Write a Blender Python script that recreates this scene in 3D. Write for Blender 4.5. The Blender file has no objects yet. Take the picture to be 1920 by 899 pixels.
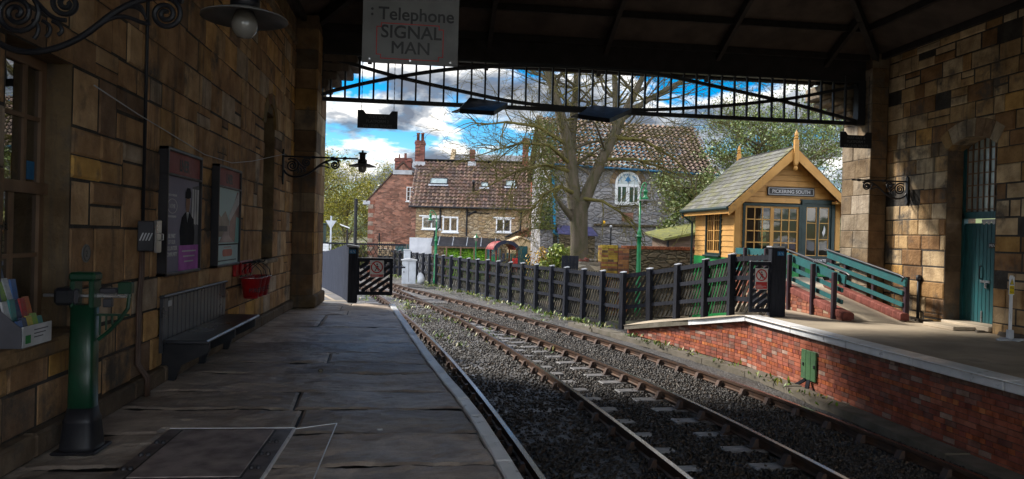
EXPO = 1.46
SUN_E = 2.8
SUN_ANG = 10.
SKY_VAL = .5
CLOUD_LOC = (3.1, 1.7, 0.)
CLOUD_T = .455
CLOUD_V = 3.9
CLOUD_BACK_FILL = 5.
TQ1 = [(0.715, 15.08, 3.988), (1.378, 14.78, 3.928), (1.751, 15.68, 4.266), (0.95, 15.88, 4.375)]
TQ2 = [(3.145, 15.08, 3.989), (3.733, 14.78, 3.883), (4.436, 15.68, 4.265), (3.612, 15.88, 4.34)]
import bpy, math, random
import numpy as np
from mathutils import Vector, Matrix

SC = bpy.context.scene
COL = SC.collection
RND = random.Random(11)
V3 = lambda *a: np.array(a, float)
ROOTM = {}
TEXTS = []


def fcross(a, b):
    return np.array((a[1] * b[2] - a[2] * b[1], a[2] * b[0] - a[0] * b[2], a[0] * b[1] - a[1] * b[0]), float)


def unit(a):
    a = np.array(a, float)
    return a / (math.sqrt(a[0] * a[0] + a[1] * a[1] + a[2] * a[2]) + 1e-12)


# ------------------------------------------------------------------ mesh collector
class MB:
    def __init__(s):
        s.v, s.f, s.c = [], [], []

    def add(s, vs, fs, c=None):
        o = len(s.v)
        s.v.extend([tuple(map(float, p)) for p in vs])
        for f in fs:
            s.f.append(tuple(i + o for i in f))
            s.c.append(c)
        return s

    def poly(s, pts, c=None):
        return s.add(pts, [tuple(range(len(pts)))], c)

    def box(s, x0, x1, y0, y1, z0, z1, c=None):
        p = [(x, y, z) for z in (z0, z1) for y in (y0, y1) for x in (x0, x1)]
        return s.add(p, [(0, 2, 3, 1), (4, 5, 7, 6), (0, 1, 5, 4), (2, 6, 7, 3), (0, 4, 6, 2), (1, 3, 7, 5)], c)

    def bbox(s, x0, x1, y0, y1, z0, z1, b=.01, c=None):
        """box with chamfered edges"""
        X, Y, Z = (x0, x1), (y0, y1), (z0, z1)
        b = min(b, (x1 - x0) / 2.2, (y1 - y0) / 2.2, (z1 - z0) / 2.2)
        vs, idx = [], {}
        for i in (0, 1):
            for j in (0, 1):
                for k in (0, 1):
                    sx, sy, sz = (b if i == 0 else -b), (b if j == 0 else -b), (b if k == 0 else -b)
                    for ax in range(3):
                        p = [X[i] + sx, Y[j] + sy, Z[k] + sz]
                        p[ax] = (X[i], Y[j], Z[k])[ax]
                        idx[(i, j, k, ax)] = len(vs)
                        vs.append(p)
        F = []
        for ax in range(3):
            o1, o2 = [a for a in range(3) if a != ax]
            for sgn in (0, 1):
                q = []
                for (m, n) in ((0, 0), (1, 0), (1, 1), (0, 1)):
                    t = [0, 0, 0]; t[ax] = sgn; t[o1] = m; t[o2] = n
                    q.append(idx[(t[0], t[1], t[2], ax)])
                flip = (sgn == 0) ^ (ax == 1)
                F.append(tuple(q[::-1] if flip else q))
        for ax in range(3):
            o1, o2 = [a for a in range(3) if a != ax]
            for m in (0, 1):
                for n in (0, 1):
                    t0 = [0, 0, 0]; t0[o1] = m; t0[o2] = n; t1 = list(t0); t1[ax] = 1
                    F.append((idx[(*t0, o1)], idx[(*t1, o1)], idx[(*t1, o2)], idx[(*t0, o2)]))
        for i in (0, 1):
            for j in (0, 1):
                for k in (0, 1):
                    F.append((idx[(i, j, k, 0)], idx[(i, j, k, 1)], idx[(i, j, k, 2)]))
        return s.add(vs, F, c)

    def beam(s, a, b, w, h, up=(0, 0, 1), c=None):
        a, b = np.array(a, float), np.array(b, float)
        d = unit(b - a)
        r = np.cross(d, up)
        if np.linalg.norm(r) < 1e-4:
            r = np.cross(d, (1, 0, 0))
        r = unit(r); u = np.cross(r, d)
        p = [e + r * sx * w / 2 + u * sy * h / 2 for e in (a, b) for (sx, sy) in ((-1, -1), (1, -1), (1, 1), (-1, 1))]
        return s.add(p, [(3, 2, 1, 0), (4, 5, 6, 7), (0, 1, 5, 4), (1, 2, 6, 5), (2, 3, 7, 6), (3, 0, 4, 7)], c)

    def tube(s, pts, r, n=8, cap=True, c=None):
        P = [np.array(p, float) for p in pts]
        m = len(P)
        rr = r if hasattr(r, '__len__') else [r] * m
        t0 = unit(P[1] - P[0])
        ref = np.array((0, 0, 1.)) if abs(t0[2]) < .9 else np.array((1., 0, 0))
        x = unit(fcross(t0, ref))
        vs = []
        for i in range(m):
            t = unit(P[min(i + 1, m - 1)] - P[max(i - 1, 0)])
            x = unit(x - t * (x @ t)); y = fcross(t, x)
            for k in range(n):
                a = 2 * math.pi * k / n
                vs.append(P[i] + (x * math.cos(a) + y * math.sin(a)) * rr[i])
        F = [(i * n + k, i * n + (k + 1) % n, (i + 1) * n + (k + 1) % n, (i + 1) * n + k) for i in range(m - 1) for k in range(n)]
        if cap:
            F += [tuple(range(n))[::-1], tuple(range((m - 1) * n, m * n))]
        return s.add(vs, F, c)

    def lathe(s, prof, cx, cy, n=16, c=None):
        vs = [(cx + r * math.cos(2 * math.pi * k / n), cy + r * math.sin(2 * math.pi * k / n), z) for r, z in prof for k in range(n)]
        m = len(prof)
        F = [(i * n + k, i * n + (k + 1) % n, (i + 1) * n + (k + 1) % n, (i + 1) * n + k) for i in range(m - 1) for k in range(n)]
        if prof[0][0] > 1e-4: F.append(tuple(range(n))[::-1])
        if prof[-1][0] > 1e-4: F.append(tuple(range((m - 1) * n, m * n)))
        return s.add(vs, F, c)

    def prism(s, pts2, O, U, Vv, N, d, c=None):
        """polygon (u,v) in the plane O+uU+vV, thickened by d along N"""
        O, U, Vv, N = [np.array(q, float) for q in (O, U, Vv, N)]
        a = [O + U * u + Vv * v for u, v in pts2]
        b = [p + N * d for p in a]
        n = len(a)
        return s.add(a + b, [tuple(range(n))[::-1], tuple(range(n, 2 * n))] + [(i, (i + 1) % n, n + (i + 1) % n, n + i) for i in range(n)], c)

    def ring(s, O, U, Vv, N, r0, r1, d, n=32, a0=0, a1=2 * math.pi, c=None):
        O, U, Vv, N = [np.array(q, float) for q in (O, U, Vv, N)]
        full = abs(a1 - a0 - 2 * math.pi) < 1e-6
        vs = []
        for k in range(n + (0 if full else 1)):
            a = a0 + (a1 - a0) * k / n
            q = U * math.cos(a) + Vv * math.sin(a)
            vs += [O + q * r0, O + q * r1, O + q * r1 + N * d, O + q * r0 + N * d]
        m = len(vs) // 4
        F = []
        for k in range(m if full else m - 1):
            j = (k + 1) % m
            for e in range(4):
                F.append((k * 4 + e, k * 4 + (e + 1) % 4, j * 4 + (e + 1) % 4, j * 4 + e))
        return s.add(vs, F, c)

    def block(s, p00, p10, p11, p01, N, d=0., gap=.008, ch=.01, deep=.03, c=None):
        """a bevelled stone face on the quad, sunk sides"""
        q = [np.array(p, float) for p in (p00, p10, p11, p01)]
        N = np.array(N, float)
        cen = sum(q) / 4

        def ins(g):
            out = []
            for i in range(4):
                e1 = unit(q[(i + 1) % 4] - q[i]); e0 = unit(q[i - 1] - q[i])
                out.append(q[i] + (e1 + e0) * g)
            return out
        a = ins(gap / 2); b = ins(gap / 2 + ch)
        vs = [p - N * deep for p in a] + [p + N * (d - ch * .7) for p in a] + [p + N * d for p in b]
        F = [(8, 9, 10, 11)]
        for i in range(4):
            j = (i + 1) % 4
            F += [(i, j, 4 + j, 4 + i), (4 + i, 4 + j, 8 + j, 8 + i)]
        return s.add(vs, F, c)


def ashlar(mb, O, U, Vv, N, w, courses, bw, pal, rng, holes=(), gap=.008, jit=.006, ch=.012, split=.12, v0=0., mortar=(.05, .045, .04), top=None, tone=.16):
    """random-width coursed blocks over a wall face; holes are (u0,u1,v0,v1)"""
    O, U, Vv, N = [np.array(q, float) for q in (O, U, Vv, N)]
    edges = [v0]
    for h in courses: edges.append(edges[-1] + h)
    extra = [hv for h in holes for hv in (h[2], h[3])]
    for hv in extra:
        i = min(range(1, len(edges) - 1), key=lambda k: abs(edges[k] - hv)) if len(edges) > 2 else None
        if i is not None and abs(edges[i] - hv) < .5 * courses[0]: edges[i] = hv
    edges = sorted(edges)
    P = lambda u, v: O + U * u + Vv * v
    wsum = sum(p[0] for p in pal)

    def colour():
        x = rng.random() * wsum
        for wt, c in pal:
            x -= wt
            if x <= 0: break
        k = 1 + rng.uniform(-tone, tone)
        return tuple(min(1, q * k) for q in c)
    for va, vb in zip(edges[:-1], edges[1:]):
        if vb - va < .02: continue
        ww = w if top is None else min(w, top(vb))
        if ww < .05: continue
        bl = sorted([(h[0], h[1]) for h in holes if h[2] < vb - .01 and h[3] > va + .01])
        free, u = [], 0.
        for a, b in bl:
            if a > u: free.append((u, a))
            u = max(u, b)
        if u < ww: free.append((u, ww))
        for a, b in free:
            mb.poly([P(a, va) - N * .012, P(b, va) - N * .012, P(b, vb) - N * .012, P(a, vb) - N * .012], mortar)
            x = a
            while x < b - 1e-6:
                wd = rng.uniform(*bw)
                if b - (x + wd) < bw[0] * .7: wd = b - x
                x1 = min(b, x + wd)
                if rng.random() < split and vb - va > .2:
                    m = va + (vb - va) * rng.uniform(.4, .6)
                    rows = [(va, m), (m, vb)]
                else: rows = [(va, vb)]
                for r0, r1 in rows:
                    mb.block(P(x, r0), P(x1, r0), P(x1, r1), P(x, r1), N, rng.uniform(-jit, jit), gap, ch, .03, colour())
                x = x1


# ------------------------------------------------------------------ objects
def root_of(o):
    while o.parent is not None: o = o.parent
    return o


def build(name, mb, mat, parent=None, smooth=False, local=False):
    me = bpy.data.meshes.new(name)
    vs = mb.v
    if parent is not None and not local:
        inv = np.array(ROOTM[root_of(parent).name].inverted())
        A = np.array(vs)
        vs = (A @ inv[:3, :3].T + inv[:3, 3]).tolist()
    me.from_pydata(vs, [], mb.f)
    if any(c is not None for c in mb.c):
        at = me.attributes.new('tint', 'FLOAT_COLOR', 'FACE')
        arr = np.ones((len(mb.f), 4), np.float32)
        for i, c in enumerate(mb.c):
            if c is not None: arr[i, :3] = c
        at.data.foreach_set('color', arr.ravel())
    if smooth: me.polygons.foreach_set('use_smooth', [True] * len(me.polygons))
    for m in (mat if isinstance(mat, (list, tuple)) else [mat]): me.materials.append(m)
    o = bpy.data.objects.new(name, me)
    COL.objects.link(o)
    if parent is not None: o.parent = parent
    return o


def thing(name, label, cat, loc=(0, 0, 0), rotz=0., group=None):
    o = bpy.data.objects.new(name, None)
    COL.objects.link(o)
    o.empty_display_size = .2
    o.location = loc; o.rotation_euler = (0, 0, rotz)
    o['label'] = label; o['category'] = cat
    if group: o['group'] = group
    ROOTM[o.name] = Matrix.Translation(loc) @ Matrix.Rotation(rotz, 4, 'Z')
    return o


def solo(name, mb, mat, label, cat, group=None, smooth=False):
    A = np.array(mb.v)
    c = np.array([(A[:, 0].min() + A[:, 0].max()) / 2, (A[:, 1].min() + A[:, 1].max()) / 2, A[:, 2].min()])
    mb.v = (A - c).tolist()
    o = build(name, mb, mat, None, smooth)
    o.location = c
    o['label'] = label; o['category'] = cat
    if group: o['group'] = group
    ROOTM[o.name] = Matrix.Translation(c)
    return o


def struct(name, mb, mat, kind='structure', smooth=False):
    o = build(name, mb, mat, None, smooth)
    o['kind'] = kind
    return o


def dup(o, loc=None, rotz=None, label=None, parent=None):
    c = o.copy(); COL.objects.link(c)
    if parent is not None: c.parent = parent
    else:
        if loc is not None: c.location = loc
        if rotz is not None: c.rotation_euler = (0, 0, rotz)
        if label: c['label'] = label
        ROOTM[c.name] = Matrix.Translation(c.location) @ Matrix.Rotation(c.rotation_euler.z, 4, 'Z')
    for ch in list(o.children): dup(ch, parent=c)
    return c


def text(name, body, size, O, U, Vv, mat, parent, align='CENTER', ext=.0008, sx=1., space=1., bold=0.):
    """lettering: O = baseline anchor, U = reading direction, Vv = up"""
    cu = bpy.data.curves.new(name, 'FONT')
    cu.body = body; cu.size = size; cu.extrude = ext; cu.align_x = align; cu.space_character = space; cu.offset = bold
    cu.resolution_u = 4
    cu.materials.append(mat)
    o = bpy.data.objects.new(name, cu); COL.objects.link(o); o.parent = parent
    TEXTS.append((o, mat, name))
    U, Vv = unit(U), unit(Vv); N = np.cross(U, Vv)
    W = Matrix(((U[0] * sx, Vv[0], N[0], O[0]), (U[1] * sx, Vv[1], N[1], O[1]), (U[2] * sx, Vv[2], N[2], O[2]), (0, 0, 0, 1)))
    o.matrix_local = ROOTM[root_of(parent).name].inverted() @ W
    return o


# ------------------------------------------------------------------ materials
class N:
    def __init__(s, m):
        m.use_nodes = True
        s.t = m.node_tree; s.t.nodes.clear()

    def n(s, typ, **kw):
        nd = s.t.nodes.new(typ)
        for k, v in kw.items():
            if k.startswith('i_'):
                nd.inputs[k[2:].replace('_', ' ')].default_value = v
            else: setattr(nd, k, v)
        return nd

    def l(s, a, b): s.t.links.new(a, b)

    def noise(s, vec, scale, detail=4, rough=.55, dist=0.):
        nd = s.n('ShaderNodeTexNoise')
        nd.inputs['Scale'].default_value = scale; nd.inputs['Detail'].default_value = detail
        nd.inputs['Roughness'].default_value = rough; nd.inputs['Distortion'].default_value = dist
        s.l(vec, nd.inputs['Vector'])
        return nd.outputs['Fac']

    def ramp(s, fac, stops, interp='LINEAR'):
        nd = s.n('ShaderNodeValToRGB'); cr = nd.color_ramp; cr.interpolation = interp
        while len(cr.elements) < len(stops): cr.elements.new(.5)
        for e, (p, c) in zip(cr.elements, stops):
            e.position = p
            e.color = (c, c, c, 1) if not hasattr(c, '__len__') else (*c, 1)
        s.l(fac, nd.inputs[0])
        return nd.outputs['Color']

    def mix(s, fac, a, b, mode='MIX'):
        nd = s.n('ShaderNodeMix', data_type='RGBA', blend_type=mode)
        for sock, val in ((nd.inputs[0], fac), (nd.inputs[6], a), (nd.inputs[7], b)):
            if hasattr(val, 'is_output'): s.l(val, sock)
            elif hasattr(val, '__len__'): sock.default_value = (*val, 1) if len(val) == 3 else val
            else: sock.default_value = val if sock.type == 'VALUE' else (val, val, val, 1)
        return nd.outputs[2]

    def math(s, op, a, b=0.):
        nd = s.n('ShaderNodeMath', operation=op)
        for sock, val in ((nd.inputs[0], a), (nd.inputs[1], b)):
            if hasattr(val, 'is_output'): s.l(val, sock)
            else: sock.default_value = val
        return nd.outputs[0]

    def bump(s, h, strength=.3, dist=.01, normal=None):
        nd = s.n('ShaderNodeBump'); nd.inputs['Strength'].default_value = strength; nd.inputs['Distance'].default_value = dist
        s.l(h, nd.inputs['Height'])
        if normal is not None: s.l(normal, nd.inputs['Normal'])
        return nd.outputs['Normal']

    def coord(s, scale=(1, 1, 1), kind='Object'):
        tc = s.n('ShaderNodeTexCoord'); mp = s.n('ShaderNodeMapping')
        mp.inputs['Scale'].default_value = scale
        s.l(tc.outputs[kind], mp.inputs['Vector'])
        return mp.outputs['Vector']

    def out(s, col, rough=.7, metal=0., normal=None, spec=.5, emit=None, coat=0.):
        b = s.n('ShaderNodeBsdfPrincipled'); o = s.n('ShaderNodeOutputMaterial')
        for name, val in (('Base Color', col), ('Roughness', rough), ('Metallic', metal), ('Specular IOR Level', spec), ('Coat Weight', coat)):
            sock = b.inputs[name]
            if hasattr(val, 'is_output'): s.l(val, sock)
            elif hasattr(val, '__len__'): sock.default_value = (*val, 1)
            else: sock.default_value = val
        if normal is not None: s.l(normal, b.inputs['Normal'])
        if emit:
            b.inputs['Emission Color'].default_value = (*emit[0], 1); b.inputs['Emission Strength'].default_value = emit[1]
        s.l(b.outputs[0], o.inputs[0])
        return b


def mat(name, col=(.5, .5, .5), rough=.6, metal=0., col2=None, vscale=4., lo=.38, hi=.66, bump=.25, bscale=45., bdist=.004, tint=False, spec=.4, stretch=(1, 1, 1), detail=5, coat=0., rvar=.12, dirt=None, streak=None):
    m = bpy.data.materials.new(name); g = N(m)
    vec = g.coord(stretch)
    f = g.ramp(g.noise(vec, vscale, detail), [(lo, 0.), (hi, 1.)])
    c2 = col2 if col2 is not None else tuple(q * .72 for q in col)
    c = g.mix(f, col, c2)
    if tint:
        a = g.n('ShaderNodeAttribute', attribute_name='tint')
        c = g.mix(1., c, a.outputs['Color'], 'MULTIPLY')
    if dirt:
        d = g.ramp(g.noise(g.coord(), dirt[1], 6, .65), [(dirt[2], 0.), (dirt[2] + .12, 1.)])
        c = g.mix(d, c, dirt[0])
    if streak:      # stains that have run down the face
        sv = g.ramp(g.noise(g.coord((3.2, 3.2, .28)), 1.6, 6, .65), [(streak[1], 0.), (streak[1] + .13, streak[2])])
        c = g.mix(sv, c, streak[0])
    h = g.noise(vec, bscale, 6, .6)
    r = g.math('ADD', g.math('MULTIPLY', f, rvar), rough - rvar / 2)
    g.out(c, r, metal, g.bump(h, bump, bdist), spec, coat=coat)
    return m


def glass_mat(name, tint=(.8, .85, .85), refl=1.):
    m = bpy.data.materials.new(name); g = N(m)
    t = g.n('ShaderNodeBsdfTransparent'); t.inputs[0].default_value = (*tint, 1)
    gl = g.n('ShaderNodeBsdfGlossy'); gl.inputs['Roughness'].default_value = .01
    fr = g.n('ShaderNodeFresnel'); fr.inputs['IOR'].default_value = 1.52
    vec = g.coord(); nb = g.bump(g.noise(vec, 1.4, 2), .08, .02)
    g.l(nb, gl.inputs['Normal'])
    mx = g.n('ShaderNodeMixShader'); o = g.n('ShaderNodeOutputMaterial')
    g.l(g.math('MINIMUM', g.math('ADD', g.math('MULTIPLY', fr.outputs[0], 1.6 * refl), .03), 1.), mx.inputs[0])
    g.l(t.outputs[0], mx.inputs[1]); g.l(gl.outputs[0], mx.inputs[2]); g.l(mx.outputs[0], o.inputs[0])
    return m


def rubble_mat(name, cols, mortar, scale=(3.2, 3.2, 5.5), bump=.6):
    """irregular stones for walls seen from afar"""
    m = bpy.data.materials.new(name); g = N(m)
    tc = g.coord(); wob = g.n('ShaderNodeTexNoise'); wob.inputs['Scale'].default_value = 2.2
    g.l(tc, wob.inputs['Vector'])
    mp = g.n('ShaderNodeMapping'); mp.inputs['Scale'].default_value = scale
    g.l(g.mix(.12, tc, wob.outputs['Color']), mp.inputs['Vector'])
    vo = g.n('ShaderNodeTexVoronoi'); vo.inputs['Scale'].default_value = 1.; g.l(mp.outputs[0], vo.inputs['Vector'])
    ve = g.n('ShaderNodeTexVoronoi', feature='DISTANCE_TO_EDGE'); ve.inputs['Scale'].default_value = 1.; g.l(mp.outputs[0], ve.inputs['Vector'])
    sep = g.n('ShaderNodeSeparateColor'); g.l(vo.outputs['Color'], sep.inputs[0])
    c = g.ramp(sep.outputs[0], [(i / max(1, len(cols) - 1), q) for i, q in enumerate(cols)])
    n1 = g.noise(tc, 9, 5)
    c = g.mix(g.ramp(n1, [(.35, 0.), (.7, .55)]), c, tuple(q * .45 for q in cols[0]))
    big = g.ramp(g.noise(tc, .7, 3), [(.35, .75), (.65, 1.1)])
    c = g.mix(1., c, big, 'MULTIPLY')
    e = g.ramp(ve.outputs[0], [(.015, 1.), (.06, 0.)])
    c = g.mix(e, c, mortar)
    h = g.math('ADD', g.ramp(ve.outputs[0], [(.0, 0.), (.18, 1.)]), g.math('MULTIPLY', n1, .5))
    g.out(c, .85, 0., g.bump(h, bump, .05), .3)
    return m


def brick_mat(name, c1, c2, mortar, bw=.225, bh=.075, swz='xz', bump=.5, stain=(.5, .5, .5), off=.5):
    m = bpy.data.materials.new(name); g = N(m)
    tc = g.coord(); sx = g.n('ShaderNodeSeparateXYZ'); g.l(tc, sx.inputs[0])
    cb = g.n('ShaderNodeCombineXYZ')
    g.l(sx.outputs['XYZ'.index(swz[0].upper())], cb.inputs[0]); g.l(sx.outputs['XYZ'.index(swz[1].upper())], cb.inputs[1])
    bt = g.n('ShaderNodeTexBrick'); g.l(cb.outputs[0], bt.inputs['Vector'])
    bt.offset = off
    for k, v in (('Scale', 1.), ('Mortar Size', .009), ('Mortar Smooth', .3), ('Brick Width', bw), ('Row Height', bh), ('Bias', 0.)):
        bt.inputs[k].default_value = v
    bt.inputs['Color1'].default_value = (*c1, 1); bt.inputs['Color2'].default_value = (*c2, 1); bt.inputs['Mortar'].default_value = (*mortar, 1)
    n1 = g.noise(tc, 1.3, 5)
    c = g.mix(g.ramp(n1, [(.4, 0.), (.7, .6)]), bt.outputs['Color'], stain)
    vb = g.n('ShaderNodeTexVoronoi'); vb.inputs['Scale'].default_value = 1.
    mv = g.n('ShaderNodeMapping'); mv.inputs['Scale'].default_value = (4.2, 4.2, 9.); g.l(tc, mv.inputs['Vector']); g.l(mv.outputs[0], vb.inputs['Vector'])
    sv = g.n('ShaderNodeSeparateColor'); g.l(vb.outputs['Color'], sv.inputs[0])
    c = g.mix(1., c, g.ramp(sv.outputs[0], [(0, .5), (.55, 1.), (1, 1.5)]), 'MULTIPLY')
    n2 = g.noise(tc, 30, 4)
    c = g.mix(g.ramp(n2, [(.3, .35), (.6, 0.)]), c, (.03, .02, .02))
    g.out(c, .85, 0., g.bump(g.math('ADD', bt.outputs['Fac'], g.math('MULTIPLY', n2, -.5)), -bump, .012), .3)
    return m
# ------------------------------------------------------------------ palette
M = {}
M['stone'] = mat('sandstone', (1, 1, 1), .8, col2=(.5, .46, .43), vscale=3.4, lo=.36, hi=.7, bump=.9, bscale=17, bdist=.022, detail=7, tint=True, spec=.25, dirt=((.085, .072, .06), 1.3, .55), streak=((.06, .05, .042), .55, .7))
g_ = N(bpy.data.materials.new('riven flagstone')); M['flag'] = bpy.data.materials['riven flagstone']
v_ = g_.coord((1, 1.9, 1))
n_a = g_.noise(v_, 1.25, 9, .6, .8); n_b = g_.noise(v_, 34, 5, .65); n_c = g_.noise(g_.coord(), .8, 5)
hgt = g_.math('ADD', n_a, g_.math('MULTIPLY', n_b, .25))
at_ = g_.n('ShaderNodeAttribute', attribute_name='tint')
cc = g_.mix(g_.ramp(n_a, [(.4, 0.), (.6, 1.)]), (1., 1., 1.), (.62, .6, .6))
cc = g_.mix(g_.ramp(n_c, [(.5, 0.), (.72, .6)]), cc, (.55, .52, .5))
cc = g_.mix(g_.ramp(n_b, [(.35, .35), (.5, 0.)]), cc, (.4, .4, .4))
cc = g_.mix(1., cc, at_.outputs['Color'], 'MULTIPLY')
g_.out(cc, g_.math('ADD', g_.math('MULTIPLY', n_c, .35), .36), 0., g_.bump(hgt, .6, .012), .5)
M['brickface'] = mat('red brick', (1, 1, 1), .8, col2=(.62, .58, .56), vscale=6, bump=.4, bscale=60, tint=True, spec=.25, dirt=((.1, .06, .045), 1.4, .58), streak=((.4, .34, .3), .63, .5))
M['whitepaint'] = mat('worn white paint', (.86, .87, .9), .38, col2=(.68, .7, .73), vscale=3, bump=.4, bscale=14, bdist=.01, dirt=((.16, .16, .165), 5, .6))
M['concrete'] = mat('concrete', (.46, .385, .29), .7, col2=(.3, .25, .19), vscale=.9, bump=.35, bscale=18, bdist=.01, rvar=.25, dirt=((.16, .135, .11), .6, .6))
M['kerb'] = mat('mossy kerb', (.15, .13, .105), .85, col2=(.1, .09, .065), vscale=3, bump=.6, bscale=12, bdist=.02)
M['rust'] = mat('rusty rail steel', (.095, .05, .03), .6, .35, (.05, .033, .026), 5, bump=.3)
M['railtop'] = mat('polished rail head', (.5, .5, .52), .22, 1., (.42, .36, .3), 1.2, bump=.05, rvar=.1)
M['chair'] = mat('cast iron chair', (.045, .035, .032), .6, .4, (.09, .05, .035), 8)
M['sleeper'] = mat('weathered sleeper', (.24, .235, .245), .4, 0, (.1, .1, .105), 3, stretch=(1, 4, 1), bump=.5, bscale=20, rvar=.25)
M['iron'] = mat('black painted iron', (.012, .013, .018), .5, .2, (.02, .02, .024), 8, bump=.1)
M['blackwood'] = mat('black stained timber', (.013, .015, .022), .75, 0, (.026, .028, .038), 4, stretch=(6, 6, .7), bump=.5, bscale=16, spec=.12)
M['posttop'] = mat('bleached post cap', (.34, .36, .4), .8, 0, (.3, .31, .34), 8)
M['slat'] = mat('weathered slat', (.03, .029, .027), .9, 0, (.06, .056, .045), 5, bump=.4, spec=.08)
M['silver'] = mat('silvered fence board', (.045, .052, .075), .9, 0, (.025, .03, .044), 5, stretch=(8, 8, .6), bump=.4, spec=.03)
M['roofwood'] = mat('dark roof boarding', (.06, .042, .034), .8, 0, (.035, .026, .022), 2.5, stretch=(1, 1, 1))
M['rooftimber'] = mat('dark roof timber', (.018, .014, .014), .8, 0, None, 4)
M['green'] = mat('dark green enamel', (.006, .045, .022), .4, 0, (.004, .03, .014), 6, spec=.5)
M['brightgreen'] = mat('bright green paint', (.01, .22, .05), .5, 0, (.008, .16, .04), 3)
M['lampgreen'] = mat('lamp post green', (.008, .2, .07), .35, 0, None, 6, spec=.5)
M['teal'] = mat('dark teal paint', (.012, .09, .105), .5, 0, (.01, .06, .07), 5, stretch=(5, 5, 1))
M['railteal'] = mat('teal handrail paint', (.02, .115, .12), .5, 0, (.015, .08, .09), 4)
M['ochre'] = mat('ochre boarding', (.52, .27, .065), .55, 0, (.43, .21, .05), 2)
M['cabteal'] = mat('very dark green paint', (.008, .028, .028), .45, 0, (.006, .02, .02), 5)
M['cream'] = mat('cream boarding', (.62, .47, .28), .6, 0, (.52, .38, .22), 2)
M['slate'] = mat('mossy slate', (1, 1, 1), .7, col2=(.7, .72, .62), vscale=6, tint=True, bump=.3)
M['pantile'] = mat('clay pantile', (1, 1, 1), .85, col2=(.6, .58, .55), vscale=5, tint=True, bump=.3, spec=.2, dirt=((.09, .08, .035), 2.5, .62))
M['white'] = mat('white window paint', (.75, .77, .8), .5, 0, (.65, .67, .7), 5)
M['dimletter'] = mat('dim sign lettering', (.16, .16, .17), .6)
M['enamel'] = mat('old enamel sign', (.15, .15, .147), .5, 0, (.11, .11, .107), 3, dirt=((.06, .05, .05), 9, .74))
M['ink'] = mat('sign lettering', (.02, .02, .022), .5)
M['redpaint'] = mat('sign red', (.45, .02, .02), .45)
M['bucketred'] = mat('bucket red', (.35, .008, .012), .35, spec=.5)
M['brown'] = mat('dark brown conduit', (.09, .05, .035), .5)
M['oldred'] = mat('poster frame oxblood', (.26, .05, .045), .6, dirt=((.3, .25, .22), 22, .66))
M['frame'] = mat('poster frame edge', (.02, .018, .022), .4)
M['bronze'] = mat('window joinery', (.2, .12, .07), .55)
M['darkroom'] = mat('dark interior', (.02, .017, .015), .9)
M['grey'] = mat('grey cabinet paint', (.5, .54, .6), .5, 0, (.4, .43, .48), 3)
M['dkgrey'] = mat('dark grey metal', (.06, .06, .07), .45, .4)
M['steel'] = mat('bright steel', (.55, .55, .57), .3, .9)
M['plate'] = mat('weighing plate steel', (.4, .345, .345), .45, .1, (.2, .17, .175), 5, bump=.5, bscale=30, rvar=.3)
M['bench'] = mat('worn bench paint', (.035, .038, .046), .33, 0, (.065, .07, .082), 3, spec=.55, stretch=(1, .6, 1))
M['purple'] = mat('poster purple', (.5, .17, .54), .75, spec=.1)
M['poster'] = mat('poster slate blue', (.27, .255, .33), .75, 0, (.23, .22, .285), 2, spec=.1)
M['posterlite'] = mat('poster pale teal', (.5, .64, .66), .75, 0, (.44, .57, .6), 2, spec=.1)
M['posterdark'] = mat('poster dark', (.02, .021, .028), .8, spec=.1)
M['skin'] = mat('poster skin', (.3, .19, .14), .8, spec=.1)
M['pale'] = mat('pale print', (.6, .6, .62), .7, spec=.15)
M['paper'] = mat('white card', (.5, .52, .55), .6)
M['cardgrey'] = mat('grey card', (.09, .09, .11), .6)
M['blue'] = mat('blue plate', (.02, .16, .36), .45)
M['bluepipe'] = mat('sky blue pipe', (.01, .3, .55), .4)
M['yellow'] = mat('yellow label', (.75, .55, .01), .5)
M['ridgeblue'] = mat('purple slate lean-to', (.09, .085, .2), .6, 0, (.06, .06, .13), 5)
M['globe'] = mat('lamp globe', (.2, .19, .17), .25, 0, (.17, .16, .145), 3, spec=.6)
M['bark'] = mat('mossy bark', (.1, .08, .058), .95, 0, (.06, .058, .028), 2.2, bump=.9, bscale=16, bdist=.04, stretch=(3, 3, .8))
M['twig'] = mat('mossy twig', (.115, .1, .03), .95, 0, (.07, .06, .028), 2.5, spec=.1)
M['willowbark'] = mat('willow bark', (.1, .075, .05), .9)
M['leaf'] = mat('leaf', (1, 1, 1), .5, tint=True, col2=(.8, .8, .8), spec=.4, bump=0)
M['glass'] = glass_mat('window glass', (.55, .6, .6), 1.6)
M['signalglass'] = glass_mat('signal box glass', (.22, .23, .22), .2)
M['ticketglass'] = glass_mat('ticket window glass', (.15, .16, .16), 2.2)
M['mirrorglass'] = mat('dark window glass', (.012, .016, .018), .06, spec=.8, bump=.06, bscale=2)
M['skylight'] = mat('skylight glass', (.35, .42, .42), .12, spec=.6)

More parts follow.
